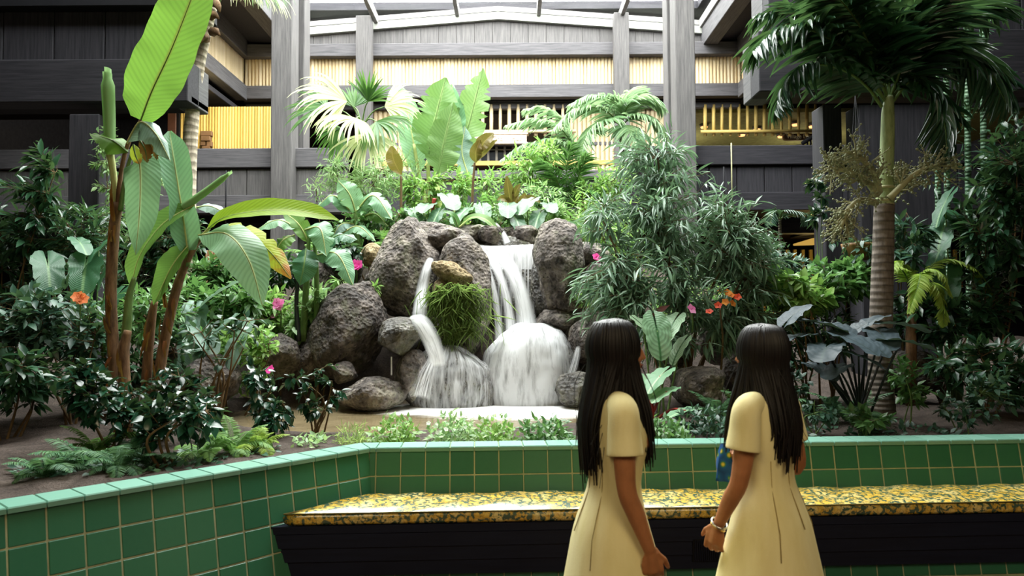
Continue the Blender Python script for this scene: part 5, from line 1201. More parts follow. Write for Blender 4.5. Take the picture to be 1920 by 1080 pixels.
def fern(label, base, n, L, mat='fern', arch=.5, group=None, lean=None, name='fern', pw=.2):
    key = (mat, round(arch, 1), pw)
    if key not in _fc: _fc[key] = [fernframe(1, 5+k, arch*(.8+.3*k), pw=pw).mesh('frond', LM[mat]) for k in range(3)]
    r = empty(name, base, label, 'fern', group); a0 = RNG.random()*6
    for k in range(n):
        a = a0+k*2.4+RNG.normal()*.2; l = L*(.7+.5*RNG.random()); tlt = RNG.normal()*.12+.1*(k % 3)
        if lean is not None: a = lean+RNG.normal()*.9
        inst('frond', _fc[key][k % 3], r, Matrix.Rotation(a, 4, 'Z') @ Matrix.Rotation(-tlt, 4, 'X') @ Matrix.Diagonal((l, l, l, 1)))
    return r
def heartmesh(name, mat, lobes=.28, wave=.04, seed=0, sharp=.0):
    """heart shaped blade: stalk joint at the origin, tip along +Y (length 1), lobes behind"""
    rg = np.random.default_rng(seed); na, nr = 29, 5; vs = [(0, 0, 0)]; uv = [(.3, 0, 0)]; tris = []; q = []
    for i in range(na):
        a = -PI*.97+2*PI*.97*i/(na-1); c = math.cos(a)
        r = (.62+.38*max(0, c)**2.2)*(1-.0*abs(a)) if abs(a) < PI/2 else .62-.0*abs(c)+lobes*abs(c)**1.5*.6
        r *= (1-.12*abs(math.sin(a))**2) if c > 0 else 1
        r *= 1+.02*math.sin(a*14+seed)
        for k in range(1, nr+1):
            t = k/nr; x, y = math.sin(a)*r*t*.78, math.cos(a)*r*t
            z = .10*abs(x)*1.2-.16*y*y*(1 if y > 0 else .9)+wave*t*t*math.sin(a*9+seed)*.7; vs.append((x, y, z)); uv.append((.3+.7*y*(y > 0)+.0+abs(a)*.35*t, x*1.6, 0))
    for i in range(na-1):
        b0, b1 = 1+i*nr, 1+(i+1)*nr; tris.append((0, b1, b0)); 
        for k in range(nr-1): q.append((b0+k, b1+k, b1+k+1, b0+k+1))
    return MB().add(vs, q, tris, uv=uv).mesh(name, LM[mat])
_hm = {}
def aroid(label, base, leafs, mat, stem, name='elephant_ear', cat='plant', group=None, thick=.008, lobes=.28):
    """leafs: (px,py,Y,length px, heading deg, pitch deg) ; every leaf has its stalk"""
    k = (mat, lobes)
    if k not in _hm: _hm[k] = [heartmesh('leaf', mat, lobes, .05, s) for s in range(3)]
    r = empty(name, base, label, cat, group); base = np.asarray(base, float)
    for i, (px, py, Y, lp, hd, pt) in enumerate(leafs):
        c = P(px, py, Y); l = px2m(lp, Y); M = Matrix.Translation(Vector(c-base)) @ Matrix.Rotation(math.radians(hd), 4, 'Z') @ Matrix.Rotation(math.radians(pt), 4, 'X') @ Matrix.Diagonal((l, l, l, 1))
        o = inst('leaf', _hm[k][i % 3], r, M); m = MB(); b = base+np.array([RNG.normal()*.03, RNG.normal()*.03, 0]); mid = b*.45+c*.55+UP*.06+(c-b)*[.05, .05, 0]; tube(m, catmull([b, mid, c], 12), [thick*1.3, thick*.7], 7); m.build('stalk', MT[stem], r)
    return r
LM['mint'] = leafm('mint_green_leaf', (52, 92, 62), (84, 122, 84), .3, .4, .45, 8, (140, 172, 130))
# the big willow-leaved shrub
Y = 7.0; b = onground(1288, 7.0)
shrub('leafy_shrub', 'big arching shrub with narrow grey green leaves above the two women', 'shrub', b,
      [PB(1225, 300, Y+.3, 82, 62, .5), PB(1150, 410, Y+.2, 75, 62, .5), PB(1275, 385, Y, 95, 80, .6), PB(1370, 440, Y, 85, 75, .5), PB(1235, 500, Y, 110, 80, .6), PB(1345, 540, Y, 100, 80, .5), PB(1420, 505, Y, 62, 70, .4), PB(1150, 520, Y-.1, 70, 60, .4), PB(1130, 590, Y-.1, 45, 50, .3), PB(1300, 620, Y, 70, 45, .4), PB(1440, 570, Y+.2, 60, 60, .4), PB(1105, 545, Y-.1, 40, 45, .3), PB(1185, 590, Y-.1, 60, 55, .4), PB(1390, 610, Y, 70, 50, .4), PB(1250, 650, Y-.1, 45, 50, .3)],
      800, 9, 'lance', .175, .024, 'willow', 'twig', 7, .024, .6, .4, lo=False, tw=.004, shell=.35)
shrub('leafy_shrub', 'bright green slender-leaved shrub behind the arching shrub, right of the pitted boulder', 'shrub', onground(1190, 9.2), [PB(1180, 450, 9.2, 90, 80, .5), PB(1100, 400, 9.4, 40, 50, .4), PB(1290, 560, 8.6, 90, 60, .4)], 120, 9, 'lance', .15, .026, 'fresh', 'twig', 4, .02, .4, .35, lo=True)
shrub('leafy_shrub', 'mixed green shrub low behind the thin trunk, dotted with red blooms', 'shrub', onground(1370, 7.6), [PB(1385, 610, 7.6, 80, 55, .4), PB(1440, 640, 7.6, 50, 50, .4), PB(1330, 580, 7.7, 50, 40, .3)], 110, 9, 'lance', .13, .024, 'mid', 'twig', 4, .014, .3, .3, lo=True, flowers=('red', 5, .032))
# fill on the mound behind the falls
for (lab, px, Y, blobs, nt, kd, L, Wd, mat, kw) in (
    ('pale feathery bush in front of the parapet end', 640, 10.6, [(640, 330, 45, 40), (700, 345, 50, 40), (600, 350, 25, 25)], 130, 'lance', .12, .02, 'paleg', {}),
    ('light green bush below the back banana leaves', 810, 10.8, [(790, 360, 55, 35), (850, 350, 45, 40)], 130, 'ovate', .11, .04, 'fresh', {}),
    ('pale green bush right of the brown-leaved sapling', 960, 10.9, [(930, 345, 50, 40), (990, 320, 55, 45), (1020, 290, 40, 30)], 180, 'lance', .12, .03, 'fresh', {}),
    ('airy pale bush left of the dark young feather palm', 1000, 10.2, [(1010, 375, 60, 40), (960, 395, 45, 25)], 130, 'lance', .11, .025, 'paleg', {}),
    ('yellow green bush beneath the tall feather palm', 1120, 10.4, [(1110, 375, 50, 45), (1090, 430, 45, 35), (1150, 340, 40, 40)], 150, 'lance', .12, .03, 'fresh', {}),
    ('leafy bush above the left shoulder of the tall grey boulder', 700, 9.5, [(690, 405, 50, 30), (640, 440, 40, 30), (745, 400, 30, 25)], 130, 'ovate', .10, .04, 'mid', dict(flowers=('mag', 3, .04))),
    ('dark bush between the ridge rocks and the brown-leaved sapling', 860, 9.6, [(800, 410, 50, 22), (865, 405, 50, 25), (930, 405, 50, 22)], 190, 'ovate', .09, .03, 'mid', {}),
    ('pale bush on the ridge behind the water sheet', 1000, 9.8, [(985, 410, 45, 22), (1040, 400, 30, 22)], 90, 'ovate', .10, .04, 'paleg', {}),
    ('light fine-leaved bush beside the fan palm trunk', 740, 11.2, [(720, 330, 40, 45), (765, 320, 35, 40)], 120, 'lance', .12, .02, 'paleg', {})):
    shrub('leafy_shrub', lab, 'shrub', onground(px, Y), [PB(a, b_, Y, c, d, .35) for a, b_, c, d in blobs], nt, 8, kd, L, Wd, LM and mat, 'twig', 3, .012, .3, .25, lo=True, tw=.003, **kw)
for k, (lab, px, Y, n, L, mat) in enumerate((('pale fern above the left rocks near the parapet', 625, 10.2, 11, .7, 'fern'), ('yellow green fern under the back bananas', 880, 10.4, 12, .8, 'fern_y'), ('large pale fern below the faded sign board', 960, 11.2, 13, 1.15, 'fern'),
        ('pale fern right of the back banana stalks', 1015, 10.9, 12, .9, 'fern'), ('cream green fern in front of the fan palm trunk', 770, 9.9, 12, .62, 'fern_y'), ('fern on the ridge left of the falls', 835, 9.3, 9, .42, 'fern'), ('fern beside the tall feather palm trunk', 1135, 11.2, 12, .95, 'fern'), ('light fern at the right shoulder of the mound', 1085, 9.8, 11, .6, 'fern_y'), ('fern behind the low banana clump', 740, 10.4, 11, .8, 'fern'))):
    fern(lab, onground(px, Y), n, L, mat, .45)
# broad pale leaves along the ridge
b = onground(880, 9.4)
aroid('row of broad pale leaves on the ridge above the falls', onground(850, 9.4), [(800, 385, 9.3, 40, 170, -20), (842, 372, 9.4, 44, 200, -30), (868, 398, 9.2, 40, 150, -30), (905, 392, 9.3, 36, 190, -40), (820, 402, 9.2, 34, 160, -40), (775, 398, 9.3, 34, 210, -30)], 'mint', 'stem_g', 'broad_leaf_plant')
aroid('whitish round leaves right of the small black rock', onground(985, 9.4), [(952, 388, 9.3, 40, 180, -30), (990, 380, 9.4, 44, 150, -30), (968, 412, 9.2, 36, 200, -40), (1010, 405, 9.3, 36, 160, -40), (1030, 385, 9.4, 34, 190, -25)], 'mint', 'stem_g', 'broad_leaf_plant')
r = empty('strap_leaf_plant', onground(870, 9.0), 'long green strap leaf arching over the small black rock', 'plant')
bleaf(r, [(862, 425, 9.0), (885, 408, 8.95), (912, 412, 8.85), (940, 440, 8.8)], 20, 'ban_mid', (0, -.7, .8)); bleaf(r, [(860, 428, 9.0), (850, 405, 8.95), (830, 395, 8.9)], 16, 'mid', (0, -.7, .8))
def sapling(label, pts, leafs, Y, mat='olive'):
    r = empty('rubber_plant', P(*pts[0], Y), label, 'plant'); pipe(r, [(*q, Y) for q in pts], [3, 2.5, 2], 'twig', 'stem', 8)
    for k, (a, c, d, w_) in enumerate(leafs): bleaf(r, [(*a, Y-.02), (*c, Y-.05), (*d, Y-.05)], w_, mat, (.1*(-1)**k, -1, .3), .2, .0, 60+k, rib=False, prof=[.1, .6, .9, 1, .95, .8, .5, .15])
sapling('thin sapling with one big olive brown leaf before the bamboo band', [(751, 440), (752, 380), (752, 330)], [((752, 328), (738, 300), (734, 274), 30)], 9.6)
sapling('thin sapling with two round olive brown leaves beside the back bananas', [(887, 420), (886, 360), (890, 305)], [((892, 305), (892, 285), (900, 262), 24), ((896, 285), (908, 266), (926, 250), 30), ((894, 300), (910, 280), (932, 262), 16)], 9.8)
sapling('rubber plant with upright bronze leaves above the falls', [(958, 430), (962, 405), (958, 380)], [((958, 385), (954, 360), (950, 330), 20), ((960, 380), (945, 372), (932, 375), 14), ((962, 375), (968, 358), (975, 345), 14), ((962, 400), (978, 378), (985, 362), 18), ((958, 395), (942, 388), (930, 382), 12), ((964, 400), (966, 380), (972, 366), 12), ((962, 398), (990, 372), (1015, 380), 14)], 9.7)
pipe(empty('flower_shoot', P(811, 420, 9.4), 'single upright pinkish flower shoot above the tall grey boulder', 'plant'), [(810, 425, 9.4), (811, 395, 9.4), (815, 372, 9.4)], [1.5, 3, 4], 'stem_r', 'stem', 8)
# left background
Yb_ = 8.5
shrub('climbing_vine', 'small-leaved variegated vine climbing beside the left column', 'vine', onground(205, 8.4), [PB(200, 300, 8.5, 22, 85, .2), PB(235, 410, 8.4, 40, 60, .2), PB(285, 345, 8.5, 35, 25, .2), PB(205, 430, 8.4, 40, 50, .2)], 170, 8, 'ovate', .075, .028, 'paleg', 'twig', 4, .012, .35, .2, lo=True)
shrub('leafy_shrub', 'dark narrow-leaved shrub at the left edge below the column', 'shrub', onground(165, 7.2), [PB(170, 420, 7.2, 55, 50, .4), PB(110, 440, 7.2, 60, 70, .4), PB(150, 500, 7.1, 70, 40, .4)], 130, 9, 'lance', .15, .03, 'deep', 'twig', 4, .016, .3, .3, lo=True)
aroid('dark broad-leaved plant behind the front banana stem', onground(170, 6.6), [(185, 470, 6.6, 60, 130, -50), (160, 500, 6.5, 62, 200, -55), (205, 500, 6.6, 50, 110, -60), (150, 455, 6.6, 40, 230, -30), (215, 560, 6.5, 46, 160, -50), (90, 500, 6.6, 60, 220, -50), (60, 560, 6.6, 60, 190, -50)], 'deep' if 0 else 'ban_dark', 'stem_g', 'broad_leaf_plant')
shrub('leafy_shrub', 'mid green shrub filling the gap between the two front bananas', 'shrub', onground(255, 6.6), [PB(270, 590, 6.6, 60, 60, .4), PB(190, 600, 6.7, 50, 60, .4), PB(330, 570, 6.8, 40, 50, .3)], 150, 8, 'ovate', .10, .036, 'mid', 'twig', 4, .012, .3, .25, lo=True)
shrub('leafy_shrub', 'shrub with orange hibiscus blooms at the left edge', 'shrub', onground(140, 6.0), [PB(150, 610, 6.0, 45, 50, .3), PB(90, 600, 6.0, 60, 80, .4), PB(40, 640, 6.0, 60, 90, .4)], 150, 8, 'ovate', .11, .05, 'dull', 'twig', 4, .012, .3, .25, lo=True)
hb = empty('hibiscus_flower', P(152, 558, 5.85), 'orange hibiscus bloom at the left edge beside the front banana', 'flower')
for k in range(3): flower(hb, P(150+k*4-4, 557+k*2, 5.85), .052, 'orange', 6)
pipe(hb, [(152, 560, 5.86), (150, 590, 5.9), (148, 620, 6.0)], [1.5, 1.5, 1.5], 'stem_g', 'stem', 6)
for (lab, px, Y, blobs, nt, kd, L, Wd, mat, kw) in (
    ('broad-leaved shrub below the yellowing banana leaf', 410, 7.4, [(400, 580, 70, 40), (350, 560, 45, 40), (450, 560, 50, 35)], 140, 'ovate', .14, .06, 'mid', {}),
    ('light shrub with pink flowers left of the dark rocks', 530, 8.0, [(520, 590, 55, 35), (560, 605, 40, 40), (490, 560, 40, 30)], 150, 'ovate', .11, .04, 'fresh', dict(flowers=('pink', 7, .045, 1))),
    ('pale leafy shrub between small banana stems and large brown boulder', 590, 7.9, [(575, 575, 35, 40), (600, 560, 28, 25), (560, 620, 30, 40)], 100, 'ovate', .12, .045, 'paleg', {}),
    ('bushy shrub in front of the brown bamboo panel', 440, 8.6, [(445, 500, 55, 45), (480, 540, 40, 30), (380, 520, 50, 40)], 150, 'ovate', .13, .05, 'mid', {}),
    ('deep green shrub under the small banana clump', 520, 8.6, [(520, 500, 50, 40), (590, 500, 40, 30), (640, 470, 40, 25)], 130, 'ovate', .12, .05, 'deep', {}),
    ('dark shrub behind the pale palm trunk', 300, 8.2, [(310, 470, 50, 60), (250, 500, 50, 60), (360, 440, 40, 40)], 150, 'ovate', .12, .045, 'deep', {}),
    ('soft green shrub by the purplish rock at the left of the pool', 440, 7.0, [(445, 690, 45, 45), (480, 640, 40, 40), (410, 650, 40, 40)], 130, 'ovate', .10, .04, 'fresh', {}),
    ('low dark shrub behind the front banana stems', 200, 6.4, [(170, 690, 60, 50), (260, 690, 50, 45), (330, 640, 40, 50)], 130, 'ovate', .10, .045, 'deep', {})):
    shrub('leafy_shrub', lab, 'shrub', onground(px, Y), [PB(a, b_, Y, c, d, .3) for a, b_, c, d in blobs], nt, 8, kd, L, Wd, mat, 'twig', 3, .012, .3, .25, lo=True, tw=.003, **kw)
aroid('plant with arrow-shaped pale leaves behind the bare branches', onground(380, 6.9), [(362, 660, 6.7, 62, 185, -70), (412, 620, 6.7, 60, 120, -50), (380, 625, 6.8, 56, 230, -40), (425, 540, 7.0, 62, 110, -30), (365, 590, 6.9, 50, 200, -50), (455, 625, 6.8, 46, 150, -60), (440, 655, 6.7, 42, 170, -60)], 'ban_grey', 'stem_g', 'arrowhead_plant')
# bare branched shrub at the pool edge
r = shrub('bare_branch_shrub', 'sparse shrub of bare forked branches with few leaves at the pool edge', 'shrub', onground(405, 6.35), [PB(430, 640, 6.3, 50, 60, .25), PB(380, 620, 6.3, 50, 50, .25), PB(470, 610, 6.3, 35, 40, .2)], 26, 5, 'ovate', .09, .045, 'dull', 'twig', 8, .014, .4, .3)
# glossy shrubs in front
for (lab, bx, Y, blobs, nt) in (
    ('dark glossy shrub in front of the front banana stems', 215, 5.0, [(200, 745, 62, 55), (150, 720, 40, 45), (250, 790, 30, 30)], 95),
    ('dark glossy shrub on a thin stem behind the left tiled wall', 325, 4.55, [(325, 775, 62, 40), (290, 800, 30, 35), (375, 790, 30, 40)], 85),
    ('dark glossy shrub between the bananas and the pool', 300, 5.3, [(330, 720, 50, 40), (285, 750, 40, 45), (375, 750, 30, 30)], 75),
    ('dark glossy upright shrub standing before the brown pool water', 492, 5.6, [(495, 735, 30, 45), (510, 785, 38, 35), (478, 700, 18, 20)], 62)):
    shrub('glossy_shrub', lab, 'shrub', onground(bx, Y), [PB(a, b_, Y, c, d, .22) for a, b_, c, d in blobs], nt, 7, 'ovate', .085, .042, 'gloss', 'twig', 4, .012, .5, .2, tw=.003)
shrub('glossy_shrub', 'slender glossy sprigs leaning right over the pool', 'shrub', onground(588, 5.75), [PB(612, 700, 5.75, 22, 22, .12), PB(560, 720, 5.75, 25, 25, .12), PB(630, 735, 5.75, 20, 18, .1), PB(590, 760, 5.75, 28, 20, .12)], 32, 6, 'ovate', .075, .038, 'gloss', 'twig', 8, .008, .4, .2, tw=.003)
for k, (lab, px, Y, n, L, mat) in enumerate((('feathery fern at the far left behind the tiled wall', 165, 4.5, 10, .30, 'fern_d'), ('low fern left of the stemmed glossy shrub', 225, 4.35, 11, .26, 'fern_d'), ('fern behind the low left ferns', 185, 5.0, 10, .34, 'fern'), ('small fern under the stemmed glossy shrub', 290, 4.5, 9, .24, 'fern_d'), ('fern right of the stemmed glossy shrub', 390, 4.75, 10, .28, 'fern'),
        ('bushy fern in front of the upright glossy shrub', 440, 4.95, 12, .30, 'fern'), ('fern at the foot of the upright glossy shrub', 480, 5.05, 11, .26, 'fern_y'), ('fern beside the banana trunks', 262, 5.0, 9, .30, 'fern_d'), ('fern at the pool edge right of the dark grey boulder', 450, 6.5, 10, .34, 'fern'), ('fern in the far left corner of the bed', 90, 4.3, 10, .3, 'fern_d'))):
    fern(lab, onground(px, Y), n, L, mat, .6, pw=.24)
mass('ground_cover', 'small mixed seedlings on the soil behind the left tiled wall', [[*onground(250, 4.5), .5, .35, .05], [*onground(420, 5.0), .4, .3, .04], [*onground(150, 4.6), .4, .4, .06]], 420, 'ovate', .06, .03, 'dull', .2, .5)
# soft ground cover along the back wall
for (lab, px, Y, rx, h, n, mat, L, fl) in (
    ('pale green creeping plants left of the ferny clump on the planter edge', 580, 5.35, 32, .05, 90, 'paleg', .06, 0), ('small feathery clump left of the rounded bush on the planter edge', 660, 5.4, 34, .10, 260, 'grass', .07, 0),
    ('rounded bluish green bush on the planter edge before the pool', 738, 5.3, 46, .16, 520, 'fresh', .05, 0), ('bushy clump with tiny white blooms under the narrow fall', 845, 5.35, 46, .16, 480, 'paleg', .05, 1),
    ('soft green clump under the white dome of water', 925, 5.35, 44, .15, 440, 'fresh', .05, 1), ('leafy clump beside the left woman at the planter edge', 1020, 5.3, 52, .16, 480, 'mid', .06, 1), ('green creeping clump between the two women', 1235, 5.4, 56, .13, 420, 'mid', .06, 0),
    ('creeping clump left of the right woman', 1315, 5.6, 56, .14, 420, 'dull', .06, 0)):
    b = onground(px, Y); r = empty('ground_cover', b, lab, 'ground cover'); m = MB(); s2 = MB(); n2 = n
    c, cc, _ = blobpts([[b[0], b[1], b[2]+h*.3, px2m(rx, Y), .22, h], [b[0]+.05, b[1]-.12, b[2]+h*.2, px2m(rx*.8, Y), .16, h*.8]], n, .45); c[:, 2] = np.maximum(c[:, 2], b[2]+.015)
    d = rv(n)*.8+(c-cc)*2+UP*.25; leaves(m, TPL['ovate' if mat != 'grass' else 'needle'], c, d, UP+rv(n)*.5+np.array([0, -.3, 0]), L*(.6+.7*RNG.random(n)), L*.55*(.6+.5*RNG.random(n)) if mat != 'grass' else np.full(n, .006))
    for k in range(16): q = c[RNG.integers(n)]; tube(s2, [b+np.array([(q[0]-b[0])*.5, (q[1]-b[1])*.5, 0]), q], [.003, .002], 3, None, False)
    s2.build('stem', MT['stem_g'], r)['kind'] = 'stuff'; o = m.build('foliage', LM[mat], r); o['kind'] = 'stuff'
    if fl:
        for k in range(7): q = c[RNG.integers(n)]; flower(r, q+UP*.03, .018, 'white')
mass('ground_cover', 'scattered low seedlings on the open soil at the right', [[*onground(1560, 5.6), .5, .5, .05], [*onground(1700, 5.5), .5, .4, .05], [*onground(1440, 5.5), .3, .4, .06]], 420, 'ovate', .06, .032, 'dull', .2, .5)
for k, (lab, px, Y, n, L, mat) in enumerate((('small fern beside the thin shrub trunk', 1345, 6.2, 10, .34, 'fern_d'), ('fern left of the elephant ears', 1430, 6.0, 11, .38, 'fern_d'), ('fern among the elephant ear stalks', 1590, 5.9, 11, .42, 'fern_d'), ('fern right of the thin shrub trunk', 1385, 6.5, 11, .4, 'fern'))): fern(lab, onground(px, Y), n, L, mat, .5)
for (lab, px, Y, blobs, nt, mat) in (('low dark plant on the soil under the elephant ears', 1530, 5.5, [(1540, 770, 34, 22)], 30, 'dull'), ('small plant on the soil right of the elephant ears', 1620, 5.45, [(1625, 785, 40, 22)], 34, 'mid'), ('small leafy plant at the foot of the ringed palm', 1700, 5.9, [(1695, 700, 26, 28), (1715, 740, 22, 20)], 40, 'mid'), ('dark leafy plant in the right corner of the bed', 1800, 5.6, [(1790, 770, 34, 30), (1860, 740, 50, 50)], 60, 'dull'),
        ('dark low plants behind the right woman', 1475, 6.2, [(1480, 720, 40, 40), (1450, 690, 40, 40)], 60, 'dull')):
    shrub('small_plant', lab, 'plant', onground(px, Y), [PB(a, b_, Y, c, d, .2) for a, b_, c, d in blobs], nt, 6, 'ovate', .075, .04, mat, 'stem_g', 3, .006, .3, .15, lo=True, tw=.0025)
# patterned leaves and anthurium between the women
Y = 6.4
aroid('plant with large white-veined leaves right of the left woman', onground(1235, Y), [(1232, 620, Y, 58, 190, -64), (1262, 606, Y+.1, 46, 140, -40), (1206, 612, Y+.1, 44, 230, -44), (1276, 650, Y+.1, 40, 120, -50)], 'cala', 'stem_g', 'white_veined_plant')
aroid('low plant with a pale leaf on red stalks beside the left woman', onground(1215, 6.1), [(1238, 705, 6.0, 48, 130, -30), (1218, 720, 6.0, 40, 190, -40), (1250, 735, 5.9, 40, 120, -20), (1285, 770, 5.7, 44, 110, -10)], 'ban_pale', 'stem_r', 'red_stalked_plant', thick=.011)
r = empty('bract_leaf', P(1232, 590, 6.8), 'dusky red leaf blade standing above the white-veined leaves', 'leaf')
bleaf(r, [(1212, 600, 6.8), (1232, 586, 6.75), (1256, 572, 6.75)], 16, 'bract', (0, -.6, .8), rib=False); pipe(r, [(1212, 600, 6.8), (1220, 640, 6.8), (1235, 700, 6.7)], [1.5, 1.5, 2], 'twig', 'stalk', 6)
rf = empty('red_flower_spray', P(1345, 558, 6.6), 'spray of red and orange blooms inside the arching shrub', 'flower')
for k in range(7): flower(rf, P(1325+RNG.random()*70, 548+RNG.random()*44, 6.45), .036, 'red' if k % 2 else 'flame')
pipe(rf, [(1350, 580, 6.5), (1355, 640, 6.7), (1350, 720, 6.9)], [1.5, 2, 2], 'twig', 'stem', 6)
for (lab, px, py, Y, n, m_) in (('magenta bloom cluster on the grey rock left of the tall boulder', 666, 497, 8.35, 4, 'mag'), ('single magenta bloom by the right shoulder of the pitted boulder', 1127, 485, 8.2, 2, 'mag'), ('pink bloom cluster above the low shrub left of the rocks', 524, 570, 7.55, 5, 'pink'), ('small pink bloom behind the upright glossy shrub', 506, 694, 6.6, 1, 'mag'), ('pink bloom inside the arching shrub', 1296, 580, 6.4, 1, 'pink')):
    f = empty('flower_cluster', P(px, py, Y), lab, 'flower')
    for k in range(n): flower(f, P(px+RNG.normal()*7*(n > 1), py+RNG.normal()*4*(n > 1), Y-.02), .05, m_)
    pipe(f, [(px, py, Y), (px+3, py+20, Y+.1), (px+2, py+45, Y+.25)], [1.2, 1.5, 1.5], 'stem_g', 'stem', 6)
# elephant ears
Y = 5.75
aroid('clump of dark slate elephant ear leaves on black stalks before the ringed palm', onground(1612, 5.85), [(1525, 604, Y, 63, 250, -9), (1590, 634, Y-.2, 68, 210, -19), (1548, 652, Y-.3, 70, 150, -12), (1492, 632, Y-.1, 56, 100, -11), (1652, 626, Y, 63, 170, -19), (1690, 640, Y-.1, 65, 262, -9), (1680, 608, Y+.1, 65, 270, -6), (1628, 642, Y-.15, 53, 200, -22), (1488, 590, Y, 51, 300, 30), (1625, 606, Y+.2, 53, 285, 24), (1572, 690, Y-.2, 51, 130, -14), (1535, 690, Y-.1, 48, 200, -19), (1560, 610, Y+.1, 56, 200, -10), (1610, 668, Y-.3, 52, 240, -20)], 'taro', 'stem_d', 'elephant_ear', thick=.009)
# right background
for (lab, px, Y, blobs, nt, kd, L, Wd, mat) in (
    ('light green broad-leaved shrub left of the ringed palm', 1560, 7.4, [(1560, 530, 60, 45), (1520, 560, 50, 30), (1610, 520, 45, 40)], 170, 'ovate', .13, .06, 'mid'),
    ('pale round-leaved shrub in front of the slim dark column', 1520, 7.0, [(1515, 555, 40, 28), (1475, 545, 35, 40)], 90, 'ovate', .12, .075, 'fresh'),
    ('deep green shrub behind the elephant ears', 1500, 7.3, [(1490, 640, 55, 50), (1560, 620, 50, 40), (1440, 620, 40, 50)], 150, 'ovate', .12, .045, 'deep'),
    ('glossy shrub right of the ringed palm trunk', 1700, 7.2, [(1700, 440, 24, 45), (1690, 480, 30, 30)], 45, 'lance', .16, .045, 'dull'),
    ('dark shrub under the tree fern fronds at the right', 1760, 7.0, [(1750, 600, 60, 50), (1840, 560, 70, 80), (1700, 580, 40, 40)], 150, 'ovate', .14, .06, 'deep'),
    ('low dark shrub in the right end of the bed', 1850, 6.2, [(1840, 680, 60, 50), (1910, 700, 60, 60), (1790, 690, 40, 40)], 130, 'ovate', .12, .05, 'deep'),
    ('low dark shrub in the far left end of the bed', 20, 5.6, [(20, 730, 70, 50), (80, 700, 50, 50), (-40, 700, 60, 70)], 130, 'ovate', .11, .05, 'deep'),
    ('tall dark shrub at the far left behind the hibiscus', 30, 7.0, [(40, 420, 70, 90), (0, 520, 70, 90), (80, 330, 40, 60)], 150, 'lance', .17, .05, 'deep'),
    ('dark tall shrub at the right edge beside the bamboo culms', 1850, 7.0, [(1860, 420, 60, 110), (1900, 300, 50, 90)], 150, 'lance', .18, .05, 'deep'),
    ('leafy bush in front of the golden slats', 1470, 8.4, [(1470, 520, 45, 40), (1440, 470, 35, 40), (1500, 500, 40, 25)], 120, 'ovate', .10, .04, 'dull')):
    shrub('leafy_shrub', lab, 'shrub', onground(px, Y), [PB(a, b_, Y, c, d, .3) for a, b_, c, d in blobs], nt, 7, kd, L, Wd, mat, 'twig', 4, .012, .3, .25, lo=True, tw=.003)
Y = 6.9; r = empty('tree_fern', onground(1705, Y), 'light green tree fern with arching fronds right of the ringed palm', 'fern')
m = MB(); tube(m, [onground(1705, Y), P(1708, 620, Y), P(1712, 545, Y)], [.05, .045, .04], 10); m.build('trunk', MT['trunk_br'], r)
for f in ([(1712, 545, Y), (1690, 505, Y-.1), (1665, 505, Y-.2), (1650, 540, Y-.25)], [(1712, 545, Y), (1725, 515, Y-.2), (1720, 540, Y-.4), (1705, 585, Y-.45)], [(1712, 545, Y), (1735, 508, Y-.1), (1765, 515, Y-.2), (1785, 555, Y-.25)], [(1712, 545, Y), (1700, 500, Y+.1), (1685, 490, Y+.1), (1672, 500, Y)],
          [(1712, 545, Y), (1745, 530, Y-.3), (1765, 560, Y-.4), (1770, 610, Y-.4)], [(1712, 545, Y), (1760, 490, Y+.1), (1820, 500, Y), (1860, 550, Y)]): frond(r, f, .12, .022, 'fern_y', 26, .35, .5, 1.8, jit=.06)
# bamboo culms at the right edge
bc = [(1756, 190, 600, 7.5), (1773, 170, 600, 7.6), (1812, 120, 600, 7.7), (1842, 150, 600, 7.5)]
for k, (px, y0_, y1_, Y) in enumerate(bc):
    b = onground(px+3, Y); r = empty('bamboo_culm', b, ('leftmost of the green bamboo culms at the right edge', 'second green bamboo culm from the left at the right edge', 'third green bamboo culm out at the far right', 'rightmost green bamboo culm, out at the far right')[k], 'bamboo', 'green bamboo culms')
    m = MB(); top = P(px, y0_-120, Y); n = 16
    for i in range(n):
        a = b+(top-b)*i/n; c = b+(top-b)*(i+1)/n; tube(m, [a, a+(c-a)*.04, a+(c-a)*.5, c-(c-a)*.04, c], [px2m(6.4, Y), px2m(5.4, Y), px2m(5.3, Y), px2m(5.4, Y), px2m(6.4, Y)], 10, None, False)
    m.build('culm', MT['culm'], r)
    lm = MB()
    for i in range(9, 16):
        a = b+(top-b)*i/n; twig_leaves(lm, None, a, a+np.array([RNG.normal()*.2, -.15, .12]), 6, TPL['lance'], .15, .022, .5)
    o = lm.build('foliage', LM['palm_d'], r); o['kind'] = 'stuff'
aroid('broad dark leaves hanging across the bamboo culms', onground(1790, 7.2), [(1772, 380, 7.2, 50, 90, -60), (1768, 430, 7.2, 50, 130, -50), (1762, 470, 7.1, 50, 100, -60), (1800, 420, 7.2, 60, 200, -50), (1760, 510, 7.1, 50, 60, -50), (1775, 520, 7.0, 54, 150, -60)], 'ban_dark', 'stem_g', 'broad_leaf_plant')
